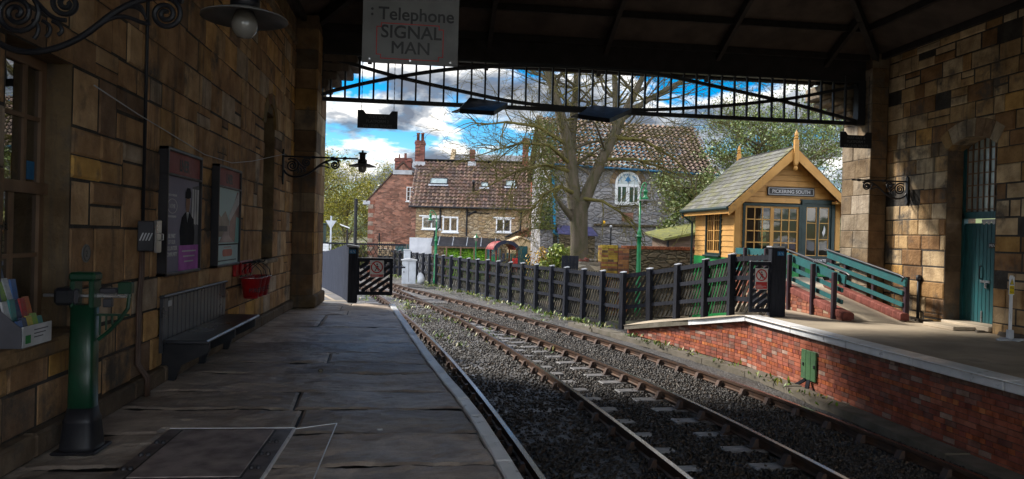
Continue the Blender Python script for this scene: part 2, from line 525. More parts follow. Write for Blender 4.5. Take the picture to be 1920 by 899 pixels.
g_ = N(bpy.data.materials.new('track bed')); M['bed'] = bpy.data.materials['track bed']
v_ = g_.coord()
big = g_.ramp(g_.noise(v_, .9, 6, .6), [(.42, 0.), (.62, 1.)])
st = g_.n('ShaderNodeTexVoronoi'); st.inputs['Scale'].default_value = 26; g_.l(v_, st.inputs['Vector'])
sc_ = g_.n('ShaderNodeSeparateColor'); g_.l(st.outputs['Color'], sc_.inputs[0])
cc = g_.ramp(sc_.outputs[0], [(0, (.025, .025, .03)), (.6, (.06, .055, .055)), (1, (.13, .115, .1))])
cc = g_.mix(big, cc, (.06, .056, .056))
g_.out(cc, g_.math('ADD', g_.math('MULTIPLY', big, -.4), .7), 0., g_.bump(g_.math('ADD', st.outputs['Distance'], g_.math('MULTIPLY', g_.noise(v_, 9, 6, .65), 1.2)), 1., .03), .7)

g_ = N(bpy.data.materials.new('rough ground')); M['ground'] = bpy.data.materials['rough ground']
v_ = g_.coord()
f1 = g_.ramp(g_.noise(v_, .22, 6, .6), [(.42, 0.), (.58, 1.)])
f2 = g_.noise(v_, 7, 6, .7)
cc = g_.mix(f1, (.16, .13, .1), (.05, .085, .02))
cc = g_.mix(g_.ramp(f2, [(.4, 0.), (.7, .7)]), cc, (.05, .042, .03))
g_.out(cc, .9, 0., g_.bump(f2, .8, .05), .2)
M['grass'] = mat('lawn', (.06, .16, .015), .9, 0, (.1, .14, .02), 1.5, bump=.8, bscale=30, bdist=.05)
M['hill'] = mat('distant hillside', (.1, .13, .05), .95, 0, (.07, .08, .04), .05, bump=0)
M['tarmac'] = mat('path surface', (.15, .145, .15), .7, 0, (.1, .1, .1), 1.2, bump=.4, bscale=30)

# ------------------------------------------------------------------ sky, sun, camera
SUN_AZ, SUN_EL = math.radians(-50), math.radians(38)     # azimuth from +Y towards +X
w = bpy.data.worlds.new('World'); SC.world = w; w.use_nodes = True
t = w.node_tree; t.nodes.clear()
g_ = N.__new__(N); g_.t = t
sky = g_.n('ShaderNodeTexSky', sky_type='NISHITA'); sky.sun_disc = False
sky.sun_elevation = SUN_EL; sky.sun_rotation = SUN_AZ
sky.air_density = 1.; sky.dust_density = .3; sky.ozone_density = 3.
hs = g_.n('ShaderNodeHueSaturation'); hs.inputs['Saturation'].default_value = 1.75; hs.inputs['Value'].default_value = SKY_VAL
g_.l(sky.outputs[0], hs.inputs['Color'])
tc = g_.n('ShaderNodeTexCoord'); sx = g_.n('ShaderNodeSeparateXYZ'); g_.l(tc.outputs['Generated'], sx.inputs[0])
zz = g_.math('ADD', g_.math('MAXIMUM', sx.outputs[2], 0.), .22)
cb = g_.n('ShaderNodeCombineXYZ')
g_.l(g_.math('DIVIDE', sx.outputs[0], zz), cb.inputs[0]); g_.l(g_.math('DIVIDE', sx.outputs[1], zz), cb.inputs[1])
mp = g_.n('ShaderNodeMapping'); mp.inputs['Location'].default_value = CLOUD_LOC; mp.inputs['Scale'].default_value = (1., .85, 1)
g_.l(cb.outputs[0], mp.inputs['Vector'])
n1 = g_.noise(mp.outputs[0], 2.1, 9, .56, .25)
mp2 = g_.n('ShaderNodeMapping'); mp2.inputs['Location'].default_value = (CLOUD_LOC[0] + .06, CLOUD_LOC[1] - .07, .1); mp2.inputs['Scale'].default_value = (1., .85, 1)
g_.l(cb.outputs[0], mp2.inputs['Vector'])
n2 = g_.noise(mp2.outputs[0], 2.1, 7, .58, .25)
cover = g_.ramp(n1, [(CLOUD_T, 0.), (CLOUD_T + .055, .85), (CLOUD_T + .1, 1.)])
shade = g_.ramp(n2, [(CLOUD_T + .02, (1.3, 1.3, 1.3)), (CLOUD_T + .065, (.5, .55, .63)), (CLOUD_T + .13, (.17, .21, .29))])
bright = g_.n('ShaderNodeMix', data_type='RGBA', blend_type='MULTIPLY'); bright.inputs[0].default_value = 1.
g_.l(shade, bright.inputs[6]); bk = g_.n('ShaderNodeMapRange'); g_.l(sx.outputs[1], bk.inputs[0])          # clouds behind the camera brightened as added fill for facades and interior
for i_, v_ in ((1, .55), (2, -.5), (3, 1.), (4, CLOUD_BACK_FILL)): bk.inputs[i_].default_value = v_
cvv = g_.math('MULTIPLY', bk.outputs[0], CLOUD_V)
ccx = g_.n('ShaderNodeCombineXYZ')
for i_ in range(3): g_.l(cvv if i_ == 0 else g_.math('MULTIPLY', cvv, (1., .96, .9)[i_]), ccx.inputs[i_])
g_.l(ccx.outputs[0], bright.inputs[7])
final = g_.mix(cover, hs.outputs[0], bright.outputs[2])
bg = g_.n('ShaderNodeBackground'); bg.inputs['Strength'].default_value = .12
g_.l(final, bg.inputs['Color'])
wo = g_.n('ShaderNodeOutputWorld'); g_.l(bg.outputs[0], wo.inputs[0])

sl = bpy.data.lights.new('sun', 'SUN'); sl.energy = SUN_E; sl.angle = math.radians(SUN_ANG); sl.color = (1., .93, .82)
so = bpy.data.objects.new('sun', sl); COL.objects.link(so)
sd = Vector((math.sin(SUN_AZ) * math.cos(SUN_EL), math.cos(SUN_AZ) * math.cos(SUN_EL), math.sin(SUN_EL)))
so.rotation_euler = sd.to_track_quat('Z', 'Y').to_euler(); so.location = (-20, 20, 30)

cd = bpy.data.cameras.new('camera'); co = bpy.data.objects.new('camera', cd); COL.objects.link(co)
F_, YAW, PIT, ROL = 1400., math.atan(171 / 1400.), -.005, .026
fw = V3(math.sin(YAW) * math.cos(PIT), math.cos(YAW) * math.cos(PIT), math.sin(PIT))
rt = unit(np.cross(fw, (0, 0, 1))); up = np.cross(rt, fw)
r2 = math.cos(ROL) * rt + math.sin(ROL) * up; u2 = -math.sin(ROL) * rt + math.cos(ROL) * up
co.matrix_world = Matrix(((r2[0], u2[0], -fw[0], 0), (r2[1], u2[1], -fw[1], 0), (r2[2], u2[2], -fw[2], 1.55), (0, 0, 0, 1)))
cd.sensor_width = 36; cd.sensor_fit = 'HORIZONTAL'; cd.lens = 36 * F_ / 1920; cd.clip_end = 3000; cd.clip_start = .05
SC.camera = co
SC.view_settings.view_transform = 'Standard'; SC.view_settings.look = 'None'; SC.view_settings.gamma = 1.
SC.view_settings.exposure = EXPO; SC.view_settings.use_curve_mapping = False
SC.render.engine = 'CYCLES'
SC.cycles.use_denoising = True
SC.cycles.max_bounces = 8; SC.cycles.diffuse_bounces = 5; SC.cycles.transparent_max_bounces = 12
SC.cycles.sample_clamp_indirect = 6.

# ------------------------------------------------------------------ ground
mb = MB(); mb.poly([(-600, -300, -1.16), (600, -300, -1.16), (600, 900, -1.16), (-600, 900, -1.16)])
struct('ground', mb, M['ground'])
mb = MB()
xs = np.linspace(-9, 7.1, 40); ys = np.linspace(-14, 60, 120)
for j, y in enumerate(ys):
    for i, x in enumerate(xs):
        xx = x - max(0, y - 18) * .2
        mb.v.append((xx, y, -1.098 + .012 * math.sin(x * 5.1 + y * 3.3) + .012 * math.sin(x * 2.3 - y * 4.7)))
for j in range(119):
    for i in range(39):
        mb.f.append((j * 40 + i, j * 40 + i + 1, j * 40 + 41 + i, j * 40 + 40 + i)); mb.c.append(None)
struct('track_bed', mb, M['bed'], smooth=True)
mb = MB()
rng = random.Random(3)
for k in range(9):
    a = -1.05 + k * .27; r = 420
    mb.lathe([(r * .24, -1.2), (r * .2, 5 + rng.random() * 6), (r * .1, 13 + rng.random() * 8), (.0, 17 + rng.random() * 8)], r * math.sin(a), r * math.cos(a) + 60, 18)
struct('hills', mb, M['hill'], smooth=True)
mb = MB(); mb.poly([(-3.0, 52, -1.02), (30, 42, -1.02), (30, 48, -1.02), (-3, 60, -1.02)])
struct('lawn', mb, M['grass'])

# ------------------------------------------------------------------ left platform
EDGE = [(-12, 1.3), (-6, 1.15), (0, .95), (4.7, .70), (6.57, .56), (8.67, .29), (11.5, -.02), (14, -.28), (16.45, -.53)]
edge = lambda y: float(np.interp(y, [p[0] for p in EDGE], [p[1] for p in EDGE]))
from mathutils import noise as mno


def riven(x, y, sd):
    n = mno.fractal((x * 1.5 + sd, y * 1.9, sd * .7), .75, 2.1, 6)
    t_ = n * 6.; f = math.floor(t_); r = t_ - f
    r = 0 if r < .7 else (r - .7) / .3
    return max(-.016, min(.012, .0042 * (f + r))) + .0035 * mno.fractal((x * 7 + 3, y * 9, sd), .7, 2., 4)


mb = MB(); rng = random.Random(21)
y = -12.
while y < 16.4:
    d = rng.uniform(.62, .98) if y < 12 else rng.uniform(.7, 1.1)
    y1 = min(16.45, y + d)
    if 16.45 - y1 < .3: y1 = 16.45
    L = edge(y) - .125; L1 = edge(y1) - .125
    n = rng.choice((1, 1, 2, 2)) if y < 12 else rng.choice((2, 2, 3)); cuts = sorted([0.] + [(i + rng.uniform(-.2, .2)) / n for i in range(1, n)] + [1.])
    for a, b in zip(cuts[:-1], cuts[1:]):
        x0 = -2.6
        k = rng.uniform(.7, 1.15); skylit = min(1, max(0, (y - 6) / 9))  # slab colour painted paler toward the shed mouth, standing in for sky sheen
        c = np.array((.46 * k + .12 * skylit, .39 * k + .09 * skylit, .335 * k + .06 * skylit)) * rng.uniform(.97, 1.03)
        if y1 < 3.2:
            P = lambda s_, yy, LL: (x0 + s_ * (LL - x0), yy, 0)
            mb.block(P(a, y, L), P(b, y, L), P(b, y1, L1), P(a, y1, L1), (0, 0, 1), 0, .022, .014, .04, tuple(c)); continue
        # a riven slab: the top is a fine relief, the edges are worn down into the joint
        res = .035 if y < 10 else .06
        wx = (b - a) * (L - x0); nx, ny = max(3, int(wx / res)), max(3, int((y1 - y) / res))
        sd = rng.random() * 50; tilt = (rng.uniform(-.004, .004), rng.uniform(-.004, .004)); o = len(mb.v); hs_ = []
        for j in range(ny + 1):
            fy = j / ny; yy = y + .007 + (y1 - y - .014) * fy
            for i in range(nx + 1):
                fx = i / nx; s_ = a + (b - a) * fx; LL = L + (L1 - L) * fy; xx = x0 + s_ * (LL - x0) + (.009 if i == 0 else (-.009 if i == nx else 0))
                h = riven(xx, yy, sd) + tilt[0] * (fx - .5) + tilt[1] * (fy - .5)
                e = min(fx * wx, (1 - fx) * wx, fy * (y1 - y), (1 - fy) * (y1 - y))
                h -= .014 * max(0, 1 - e / .03) ** 2
                if -1.9 < xx < -.9 and 4.6 < yy < 6.0: h = min(h, -.004)
                hs_.append(h); mb.v.append((xx, yy, min(.012, h)))
        for j in range(ny):
            for i in range(nx):
                q = o + j * (nx + 1) + i
                mb.f.append((q, q + 1, q + nx + 2, q + nx + 1)); kk = 1 + .5 * mno.noise((mb.v[q][0] * 9, mb.v[q][1] * 14, sd)) * .5
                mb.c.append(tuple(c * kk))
    y = y1
mb.poly([(-3.2, -12, -.035), (1.1, -12, -.035), (.75, 4, -.035), (-.02, 11, -.035), (-.6, 16.44, -.035), (-3.2, 16.44, -.035)], (.02, .018, .017))
struct('platform', mb, M['flag'])
mb = MB()
y = -12.
while y < 16.3:
    y1 = min(16.45, y + rng.uniform(.55, .8))
    if 16.45 - y1 < .3: y1 = 16.45
    mb.block((edge(y) - .125, y, .003), (edge(y), y, .003), (edge(y1), y1, .003), (edge(y1) - .125, y1, .003), (0, 0, 1), rng.uniform(-.003, .003), .006, .012, .14)
    y = y1
struct('platform_edge', mb, M['whitepaint'])
mb = MB()
pts = [(e, y) for y, e in EDGE]
for (e0, y0), (e1, y1) in zip(pts[:-1], pts[1:]):
    mb.poly([(e0 - .1, y0, -1.1), (e1 - .1, y1, -1.1), (e1 - .1, y1, -.02), (e0 - .1, y0, -.02)], (.12, .1, .09))
mb.poly([(-.63, 16.44, -1.1), (-3.2, 16.44, -1.1), (-3.2, 16.44, -.02), (-.63, 16.44, -.02)], (.12, .1, .09))
struct('platform_wall', mb, M['stone'])
# path that leaves the platform along the boarded fence
mb = MB()
mb.poly([(-6.5, 16.46, -.015), (-1.3, 16.46, -.015), (-1.62, 17.3, -.015), (-2.6, 20.9, -.015), (-3.3, 23.2, -.02), (-6.2, 36, -.3), (-12, 36, -.3), (-12, 16.46, -.015)])
mb.poly([(-1.3, 16.46, -.015), (-1.3, 16.46, -1.2), (-3.3, 23.2, -1.2), (-3.3, 23.2, -.02)])
struct('path', mb, M['tarmac'])
mb = MB()
for y0, y1 in ((17.0, 17.18), (19.0, 19.12)):
    mb.poly([(-4.5, y0, -.01), (-1.6 - (y0 - 17) * .28, y0, -.01), (-1.65 - (y0 - 17) * .28, y1, -.01), (-4.5, y1, -.01)])
mb.poly([(-1.95, 17.2, -.009), (-1.87, 17.2, -.009), (-3.5, 23, -.011), (-3.6, 23, -.011)])
struct('path_markings', mb, M['concrete'])

# ------------------------------------------------------------------ right platform, brick face, coping, ramp
mb = MB()
mb.poly([(6.85, -12, 0), (10.4, -12, 0), (10.4, 18, 0), (7.9, 18, 0), (7.36, 15.0, 0), (6.75, 14.98, 0)])
mb.poly([(6.75, 14.98, 0), (7.36, 15.0, 0), (7.1, 16.14, -.1), (6.42, 16.4, -.23)])
mb.poly([(6.42, 16.4, -.23), (7.1, 16.14, -.1), (7.15, 18.1, -.36), (6.05, 18.4, -.55)])
mb.poly([(6.05, 18.4, -.55), (7.15, 18.1, -.36), (6.3, 20.1, -.7), (5.63, 20.2, -.86)])
mb.poly([(10.4, 18, 0), (7.9, 18, 0), (7.9, 18, -1.2), (10.4, 18, -1.2)])
mb.poly([(7.36, 15.0, 0), (7.9, 18, 0), (7.9, 18, -1.2), (7.36, 15, -1.2)])
struct('far_platform', mb, M['concrete'])
BR = [(5, (.34, .1, .055)), (3, (.29, .09, .062)), (2, (.37, .13, .08)), (1.5, (.27, .13, .1)), (.8, (.38, .26, .21)), (.4, (.18, .07, .055))]
HD = [(3, (.42, .115, .04)), (3, (.36, .1, .045)), (1, (.5, .17, .06)), (1, (.25, .07, .05))]
TOPC = [(3, (.2, .1, .075)), (2, (.24, .14, .1)), (1, (.3, .2, .15))]
mb = MB(); rng = random.Random(5)
zb = -1.07; ch = .0735
for i in range(13):
    hd = i in (3, 8)
    pal = HD if hd else (TOPC if i == 12 else BR)
    ashlar(mb, (6.88, 14.99, zb + i * ch), (0, -1, 0), (0, 0, 1), (-1, 0, 0), 27, [ch], (.108, .118) if hd or i == 12 else (.205, .235), pal, rng, gap=.009, jit=.003, ch=.003, split=0, mortar=(.1, .085, .075), tone=.22)
du = unit((5.63 - 6.75, 20.2 - 14.98, 0)); Lr = math.hypot(1.12, 5.22)
topf = lambda v: Lr * (1 - max(0, (v + .15) / -.86 + 0)) if False else Lr
for i in range(13):
    hd = i in (3, 8); pal = HD if hd else BR
    ztop = zb + (i + 1) * ch + .12
    wl = Lr * min(1, max(.0, -ztop / .86)) if ztop < 0 else 0
    wl = max(0, min(Lr, Lr * (1 - (ztop + .86) / .86)))
    if wl < .3: continue
    ashlar(mb, V3(6.88, 14.99, zb + i * ch), du, (0, 0, 1), unit((-du[1], du[0], 0)), wl, [ch], (.108, .118) if hd else (.205, .235), pal, rng, gap=.009, jit=.003, ch=.003, split=0, mortar=(.1, .085, .075), tone=.25)
nn = unit((-du[1], du[0], 0)) * -.014
a = V3(6.88, 14.99, 0) + nn; b = a + du * Lr
mb.poly([(a[0], a[1], zb), (b[0], b[1], zb), (b[0], b[1], -.95), (a[0], a[1], -.12)], (.2, .07, .045))
struct('platform_brickwork', mb, M['brickface'])
mb = MB(); y = 14.98
while y > -12:
    y1 = max(-12, y - rng.uniform(1.6, 2.0))
    mb.bbox(6.80, 7.16, y1 + .004, y - .004, -.115, .012, .012)
    y = y1
a = V3(6.80, 14.99, 0)
for s0, s1 in ((0, .2), (.2, .4)):
    p, q = a + du * Lr * s0, a + du * Lr * s1
    p[2] = -.86 * s0 - .05; q[2] = -.86 * s1 - .05
    mb.beam(p + V3(.15, 0, 0), q + V3(.15, 0, 0), .34, .12)
struct('platform_coping', mb, M['whitepaint'])
mb = MB()
for s0, s1 in ((.4, .7), (.7, 1.)):
    p, q = a + du * Lr * s0, a + du * Lr * s1
    p[2] = -.86 * s0 - .05; q[2] = -.86 * s1 - .05
    mb.beam(p + V3(.15, 0, 0), q + V3(.15, 0, 0), .34, .115)
struct('ramp_coping', mb, M['kerb'])
mb = MB(); y = 22.
while y > -6:
    L = rng.uniform(1.0, 2.1); y1 = y - L
    sh = 0 if y > 15 else 0
    xx = lambda yy: 6.6 - max(0, yy - 13.5) ** 1.15 * .17
    j_ = rng.uniform(-.015, .015); zt_ = -1.04 + rng.uniform(-.012, .012)
    mb.beam((xx(y) + j_, y - .004, zt_), (xx(y1) + j_, y1 + .004, zt_), .34, .12)
    y = y1
struct('trackside_kerb', mb, M['kerb'])

# ------------------------------------------------------------------ railway tracks
RL = dict(L=[(-6, 1.75), (0, 1.62), (5, 1.47), (7.43, 1.30), (9.43, 1.10), (13.2, .80), (16.7, .44), (20.7, -.13), (26.4, -1.02), (29.7, -1.65), (36, -2.9), (48, -5.6)],
          R=[(-6, 3.22), (0, 3.08), (5, 2.93), (7.36, 2.83), (8.82, 2.73), (10.94, 2.56), (13.2, 2.32), (17, 1.94), (20.8, 1.37), (26, .46), (34.9, -1.32), (38.6, -2.16), (48, -4.5)],
          M=[(-6, 4.6), (0, 4.58), (4, 4.55), (7.29, 4.49), (9.33, 4.38), (10.5, 4.2), (12.6, 3.95), (15, 3.46), (18.5, 2.69), (21.9, 1.79), (25.5, .71), (30.9, -1.08), (37, -3.1), (48, -7)],
          Q=[(-6, 6.08), (0, 6.1), (4, 6.1), (7.23, 6.06), (8.98, 5.93), (10.7, 5.75), (12.06, 5.5), (14.67, 5.06), (18.9, 4.25), (21.7, 3.48), (24.8, 2.42), (29.5, .92), (36.8, -1.35), (48, -5)])


def fit(pts, deg=5):
    ys, xs = np.array(pts).T
    c = np.polyfit(ys / 30, xs, deg)
    return lambda y: float(np.polyval(c, y / 30))


RF = {k: fit(v) for k, v in RL.items()}
ZR = -.9
YN, YF = -5., 47.


def rail_mesh(f, y0=YN, y1=YF):
    prof = [(-.034, 0), (-.034, -.04), (-.01, -.055), (-.01, -.12), (-.034, -.135), (-.034, -.146), (.034, -.146), (.034, -.135), (.01, -.12), (.01, -.055), (.034, -.04), (.034, 0)]
    a, b = MB(), MB()
    ys = np.arange(y0, y1, .6)
    for i, y in enumerate(ys):
        for px, pz in prof: a.v.append((f(y) + px, y, ZR + pz))
        for px, pz in ((-.03, .0015), (.03, .0015)): b.v.append((f(y) + px, y, ZR + pz))
    n = len(prof)
    for i in range(len(ys) - 1):
        for k in range(n):
            a.f.append((i * n + k, i * n + (k + 1) % n, (i + 1) * n + (k + 1) % n, (i + 1) * n + k)); a.c.append(None)
        b.f.append((i * 2, i * 2 + 1, i * 2 + 3, i * 2 + 2)); b.c.append(None)
    return a, b


chm = MB()
chm.bbox(-.16, .16, -.08, .08, -.165, -.143, .008)
for sgn in (-1, 1):
    chm.prism([(sgn * .04, -.15), (sgn * .13, -.15), (sgn * .085, -.045), (sgn * .04, -.04)], (0, -.045, 0), (1, 0, 0), (0, 0, 1), (0, 1, 0), .09)
chair_me = build('rail_chair', chm, M['chair']); chair_data = chair_me.data; bpy.data.objects.remove(chair_me)
slm = MB(); slm.bbox(-1.28, 1.28, -.125, .125, -.27, -.165, .012)
slo = build('sleeper', slm, M['sleeper']); sleeper_data = slo.data; bpy.data.objects.remove(slo)


def make_track(l, r, label, y_start, y_end):
    root = thing('railway_track', label, 'railway track', ((RF[l](8) + RF[r](8)) / 2, 8, -1.06), 0, 'tracks between the platforms')
    for k in (l, r):
        a, b = rail_mesh(RF[k])
        ro = build('rail', a, M['rust'], root)
        build('rail_head', b, M['railtop'], ro)
    inv = ROOTM[root.name].inverted()
    y = y_start; i = 0
    while y < y_end and i < 74:
        xl, xr = RF[l](y), RF[r](y)
        dx = ((RF[l](y + .5) + RF[r](y + .5)) - (RF[l](y - .5) + RF[r](y - .5))) / 2
        ang = -math.atan(dx) + RND.uniform(-.015, .015)
        s = bpy.data.objects.new('sleeper', sleeper_data); COL.objects.link(s); s.parent = root
        s.matrix_local = inv @ Matrix.Translation(((xl + xr) / 2, y, ZR + RND.uniform(-.012, .004))) @ Matrix.Rotation(ang, 4, 'Z')
        half = (xr - xl) / 2 * math.cos(ang)
        for sg in (-1, 1):
            c = bpy.data.objects.new('rail_chair', chair_data); COL.objects.link(c); c.parent = s
            c.location = (sg * half, 0, .0)
        y += .72; i += 1
    return root


make_track('L', 'R', 'damp railway track curving beside the flagstone platform edge', 1.0, 47)
make_track('M', 'Q', 'railway track beside the red brick platform face, with bright outer rail', 1.2, 47)

for l_, r_, nm in (('L', 'R', 'a'), ('M', 'Q', 'b')):
    f_ = MB(); ysb = np.arange(-4, 47, .25); kx = 9
    for y in ysb:
        xl, xr = RF[l_](y) + .06, RF[r_](y) - .06
        for i in range(kx): f_.v.append((xl + (xr - xl) * i / (kx - 1), y, -1.062 + .012 * math.sin(y * 4.3 + i * 1.7) * math.sin(i * 2.1 + y)))
    for j in range(len(ysb) - 1):
        for i in range(kx - 1): f_.f.append((j * kx + i, j * kx + i + 1, j * kx + kx + i + 1, j * kx + kx + i)); f_.c.append(None)
    struct('track_bed', f_, M['bed'], smooth=True)

# loose ballast stones: nobody could count them
rs = np.random.RandomState(4)
NS = 120000
yy = 5.2 + (rs.rand(NS) ** 1.45) * 23
xx = rs.rand(NS) * 7.6 - .6
keep = []
fL, fR_, fM, fQ = [np.array([RF[k](q) for q in np.linspace(5, 28, 80)]) for k in 'LRMQ']
yg = np.linspace(5, 28, 80)
gl, gr, gm, gq = [np.interp(yy, yg, a) for a in (fL, fR_, fM, fQ)]
ed = np.array([edge(min(q, 16.4)) for q in yy])
k_ = (xx > ed + .05) & (xx < np.minimum(6.5, gq + .45))
for gx in (gl, gr, gm, gq): k_ &= np.abs(xx - gx) > .07
# thinner, muddier four-foot of the near track; sleepers' ends stay clear
mud = (xx > gl + .1) & (xx < gr - .1)
k_ &= ~(mud & (rs.rand(NS) < .5))
for (a_, b_, y_s) in ((gl, gr, 1.0), (gm, gq, 1.2)):
    cx = (a_ + b_) / 2
    slope = (np.interp(yy + .3, yg, (fL + fR_) / 2 if y_s == 1.0 else (fM + fQ) / 2) - np.interp(yy - .3, yg, (fL + fR_) / 2 if y_s == 1.0 else (fM + fQ) / 2)) / .6
    ph = ((yy + (xx - cx) * slope - y_s + .36) % .72) - .36
    outer = ((xx - cx > .68) & (xx - cx < 1.32)) if y_s == 1.0 else ((cx - xx > .68) & (cx - xx < 1.32))
    inner = np.abs(xx - cx) <= .6
    k_ &= ~((np.abs(ph) < .15) & outer & (rs.rand(NS) < .97))
    k_ &= ~((np.abs(ph) < .1) & inner & (rs.rand(NS) < .12))
four = ((xx > gl) & (xx < gr)) | ((xx > gm) & (xx < gq)) | (xx > gq) | (xx < gl)
xx, yy, four = xx[k_], yy[k_], four[k_]; ns = len(xx)
cube = np.array([(x, y, z) for z in (-1, 1) for y in (-1, 1) for x in (-1, 1)], float)
faces = np.array([(0, 2, 3, 1), (4, 5, 7, 6), (0, 1, 5, 4), (2, 6, 7, 3), (0, 4, 6, 2), (1, 3, 7, 5)])
sz = rs.uniform(.008, .019, ns)
P = cube[None] * sz[:, None, None] * rs.uniform(.55, 1.25, (ns, 8, 3))
A = rs.rand(ns, 3) * 6.28
for ax in range(3):
    c, s = np.cos(A[:, ax]), np.sin(A[:, ax]); i, j = [(1, 2), (0, 2), (0, 1)][ax]
    a, b = P[:, :, i].copy(), P[:, :, j].copy()
    P[:, :, i] = a * c[:, None] - b * s[:, None]; P[:, :, j] = a * s[:, None] + b * c[:, None]
mound = np.interp(xx, [0, 7], [0, 0]) + rs.uniform(-.005, .02, ns)
onbed = np.where(four, -1.062, -1.084) + mound
P[:, :, 0] += xx[:, None]; P[:, :, 1] += yy[:, None]; P[:, :, 2] += onbed[:, None]
me = bpy.data.meshes.new('ballast')
me.vertices.add(ns * 8); me.vertices.foreach_set('co', P.astype(np.float32).ravel())
FF = (faces[None] + (np.arange(ns) * 8)[:, None, None]).reshape(-1, 4)
me.loops.add(len(FF) * 4); me.loops.foreach_set('vertex_index', FF.astype(np.int32).ravel())
me.polygons.add(len(FF)); me.polygons.foreach_set('loop_start', np.arange(0, len(FF) * 4, 4, dtype=np.int32))
at = me.attributes.new('tint', 'FLOAT_COLOR', 'FACE')
cv = rs.uniform(.25, 1.3, ns) ** 1.3; cols = np.stack([cv * .043, cv * .036, cv * .031, np.ones(ns)], 1)
brn = rs.rand(ns) < .2; cols[brn, :3] *= np.array([1.5, 1.15, .85])
at.data.foreach_set('color', np.repeat(cols, 6, 0).astype(np.float32).ravel())
me.update(); me.validate()
M['ballast'] = mat('ballast stone', (1, 1, 1), .5, tint=True, col2=(.7, .7, .7), spec=.45, bump=.2)
me.materials.append(M['ballast'])
ob = bpy.data.objects.new('ballast', me); COL.objects.link(ob); ob['kind'] = 'stuff'
ob['label'] = 'dark crushed stone ballast lying between the rails'; ob['category'] = 'ballast'
# ------------------------------------------------------------------ station building: left wall
X0, XN, Y1 = V3(1, 0, 0), V3(-1, 0, 0), V3(0, 1, 0)
ZU = V3(0, 0, 1)
rng = random.Random(8)
def SAT(pal, k=1.3, v=1.):
    out = []
    for w_, c in pal:
        m_ = sum(c) / 3; out.append((w_, tuple(max(.005, (m_ + (q - m_) * k) * v) for q in c)))
    return out


LP = SAT([(4, (.19, .125, .075)), (3, (.16, .105, .065)), (2, (.23, .165, .105)), (1.2, (.23, .15, .08)), (.3, (.26, .165, .07)), (1.2, (.2, .165, .13)), (1, (.1, .07, .05))], 1.25, 2.15)
RP = SAT([(3, (.3, .215, .13)), (3, (.36, .28, .19)), (2, (.24, .155, .085)), (.8, (.31, .2, .095)), (2, (.17, .105, .06)), (1.2, (.4, .33, .24)), (.35, (.13, .1, .07))], 1.3, 1.35)
WT = 5.85
lw = thing('station_wall', 'dark sandstone block wall behind the bench and posters', 'wall', (-2.85, 6, 0))
holes = [(10.95, 11.83, .74, 2.72), (18.5, 19.4, 1.06, 3.5)]
mb = MB()
cs = [.3, .36, .37, .34, .36, .38, .33, .36, .35, .37, .36, .34, .36, .36, .36]
ashlar(mb, (-2.55, -6, .16), Y1, ZU, X0, 21.3, cs[:], (.28, .68), LP, rng, gap=.011, ch=.018, jit=.01, holes= [(a, b, c - .16, d - .16) for a, b, c, d in holes], split=.15)
for y0, y1, z0, z1 in ((-6, 4.95, 0, WT), (5.83, 12.5, 0, WT), (13.4, 15.31, 0, WT), (4.95, 5.83, 0, .74), (4.95, 5.83, 2.72, WT), (12.5, 13.4, 0, 1.06), (12.5, 13.4, 3.5, WT)):
    mb.box(-3.15, -2.566, y0, y1, z0, z1, (.19, .13, .07))
# arched head of the slit window
for i in range(6):
    a0, a1 = math.pi * i / 6, math.pi * (i + 1) / 6
    cy, cz = 12.95, 3.28
    q = [(cy + r * math.cos(a), cz + r * .9 * math.sin(a)) for r, a in ((.42, a0), (.62, a0), (.62, a1), (.42, a1))]
    mb.prism([(p[0], p[1]) for p in q], (-2.58, 0, 0), Y1, ZU, X0, .045, tuple(q_ * rng.uniform(.8, 1.2) for q_ in (.24, .15, .06)))
build('masonry', mb, M['stone'], lw)
mb = MB(); y = -6.
while y < 15.28:
    y1 = min(15.29, y + rng.uniform(.7, 1.2))
    k = rng.uniform(.8, 1.15)
    mb.bbox(-2.6, -2.475, y + .004, y1 - .004, 0, .165, .018, (.16 * k, .12 * k, .085 * k)); y = y1
build('plinth', mb, M['stone'], lw)
mb = MB()
mb.bbox(-2.75, -2.36, 4.2, 5.86, .69, .80, .02, (.22, .14, .07))
build('window_ledge', mb, M['stone'], lw)
mb = MB(); mb.bbox(-2.95, -2.47, 12.42, 13.48, .99, 1.06, .015, (.33, .27, .19))
build('window_ledge', mb, M['stone'], lw)
mb = MB(); mb.bbox(-2.62, -2.5, -6, 15.2, 5.2, 5.36, .03, (.2, .15, .1))
build('cornice', mb, M['stone'], lw)
# ticket window
mb = MB()
yA, yB, zA, zB, xF = 4.95, 5.84, .75, 2.72, -2.74
for a, b in ((yA, yA + .06), (yB - .07, yB)): mb.box(xF - .06, xF, a, b, zA, zB)
mb.box(xF - .061, xF + .001, yA, yB, zA, zA + .07); mb.box(xF - .061, xF + .001, yA, yB, zB - .07, zB)
mb.box(xF - .05, xF + .03, yA, yB, 1.76, 1.84)
mb.box(xF - .045, xF - .006, 5.4, 5.44, zA, 1.76); mb.box(xF - .045, xF - .006, 5.55, 5.585, 1.84, zB)
for z in (1.31, 2.28): mb.box(xF - .044, xF - .008, yA, yB, z, z + .03)
win = build('window_frame', mb, M['bronze'], lw)
mb = MB(); mb.box(xF - .03, xF - .024, yA + .01, yB - .01, zA, zB)
gpane = build('pane', mb, M['ticketglass'], win)
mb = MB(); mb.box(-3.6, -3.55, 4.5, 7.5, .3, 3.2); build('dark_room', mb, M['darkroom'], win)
mb = MB(); mb.box(xF - .02, xF - .017, 5.62, 5.72, 1.86, 1.99)
build('notice', mb, M['blue'], win)
text('lettering', 'PARCELS', .07, (xF - .02, 5.17, 1.5), (0, 1, 0), (0, 0, 1), M['ink'], win, 'LEFT')
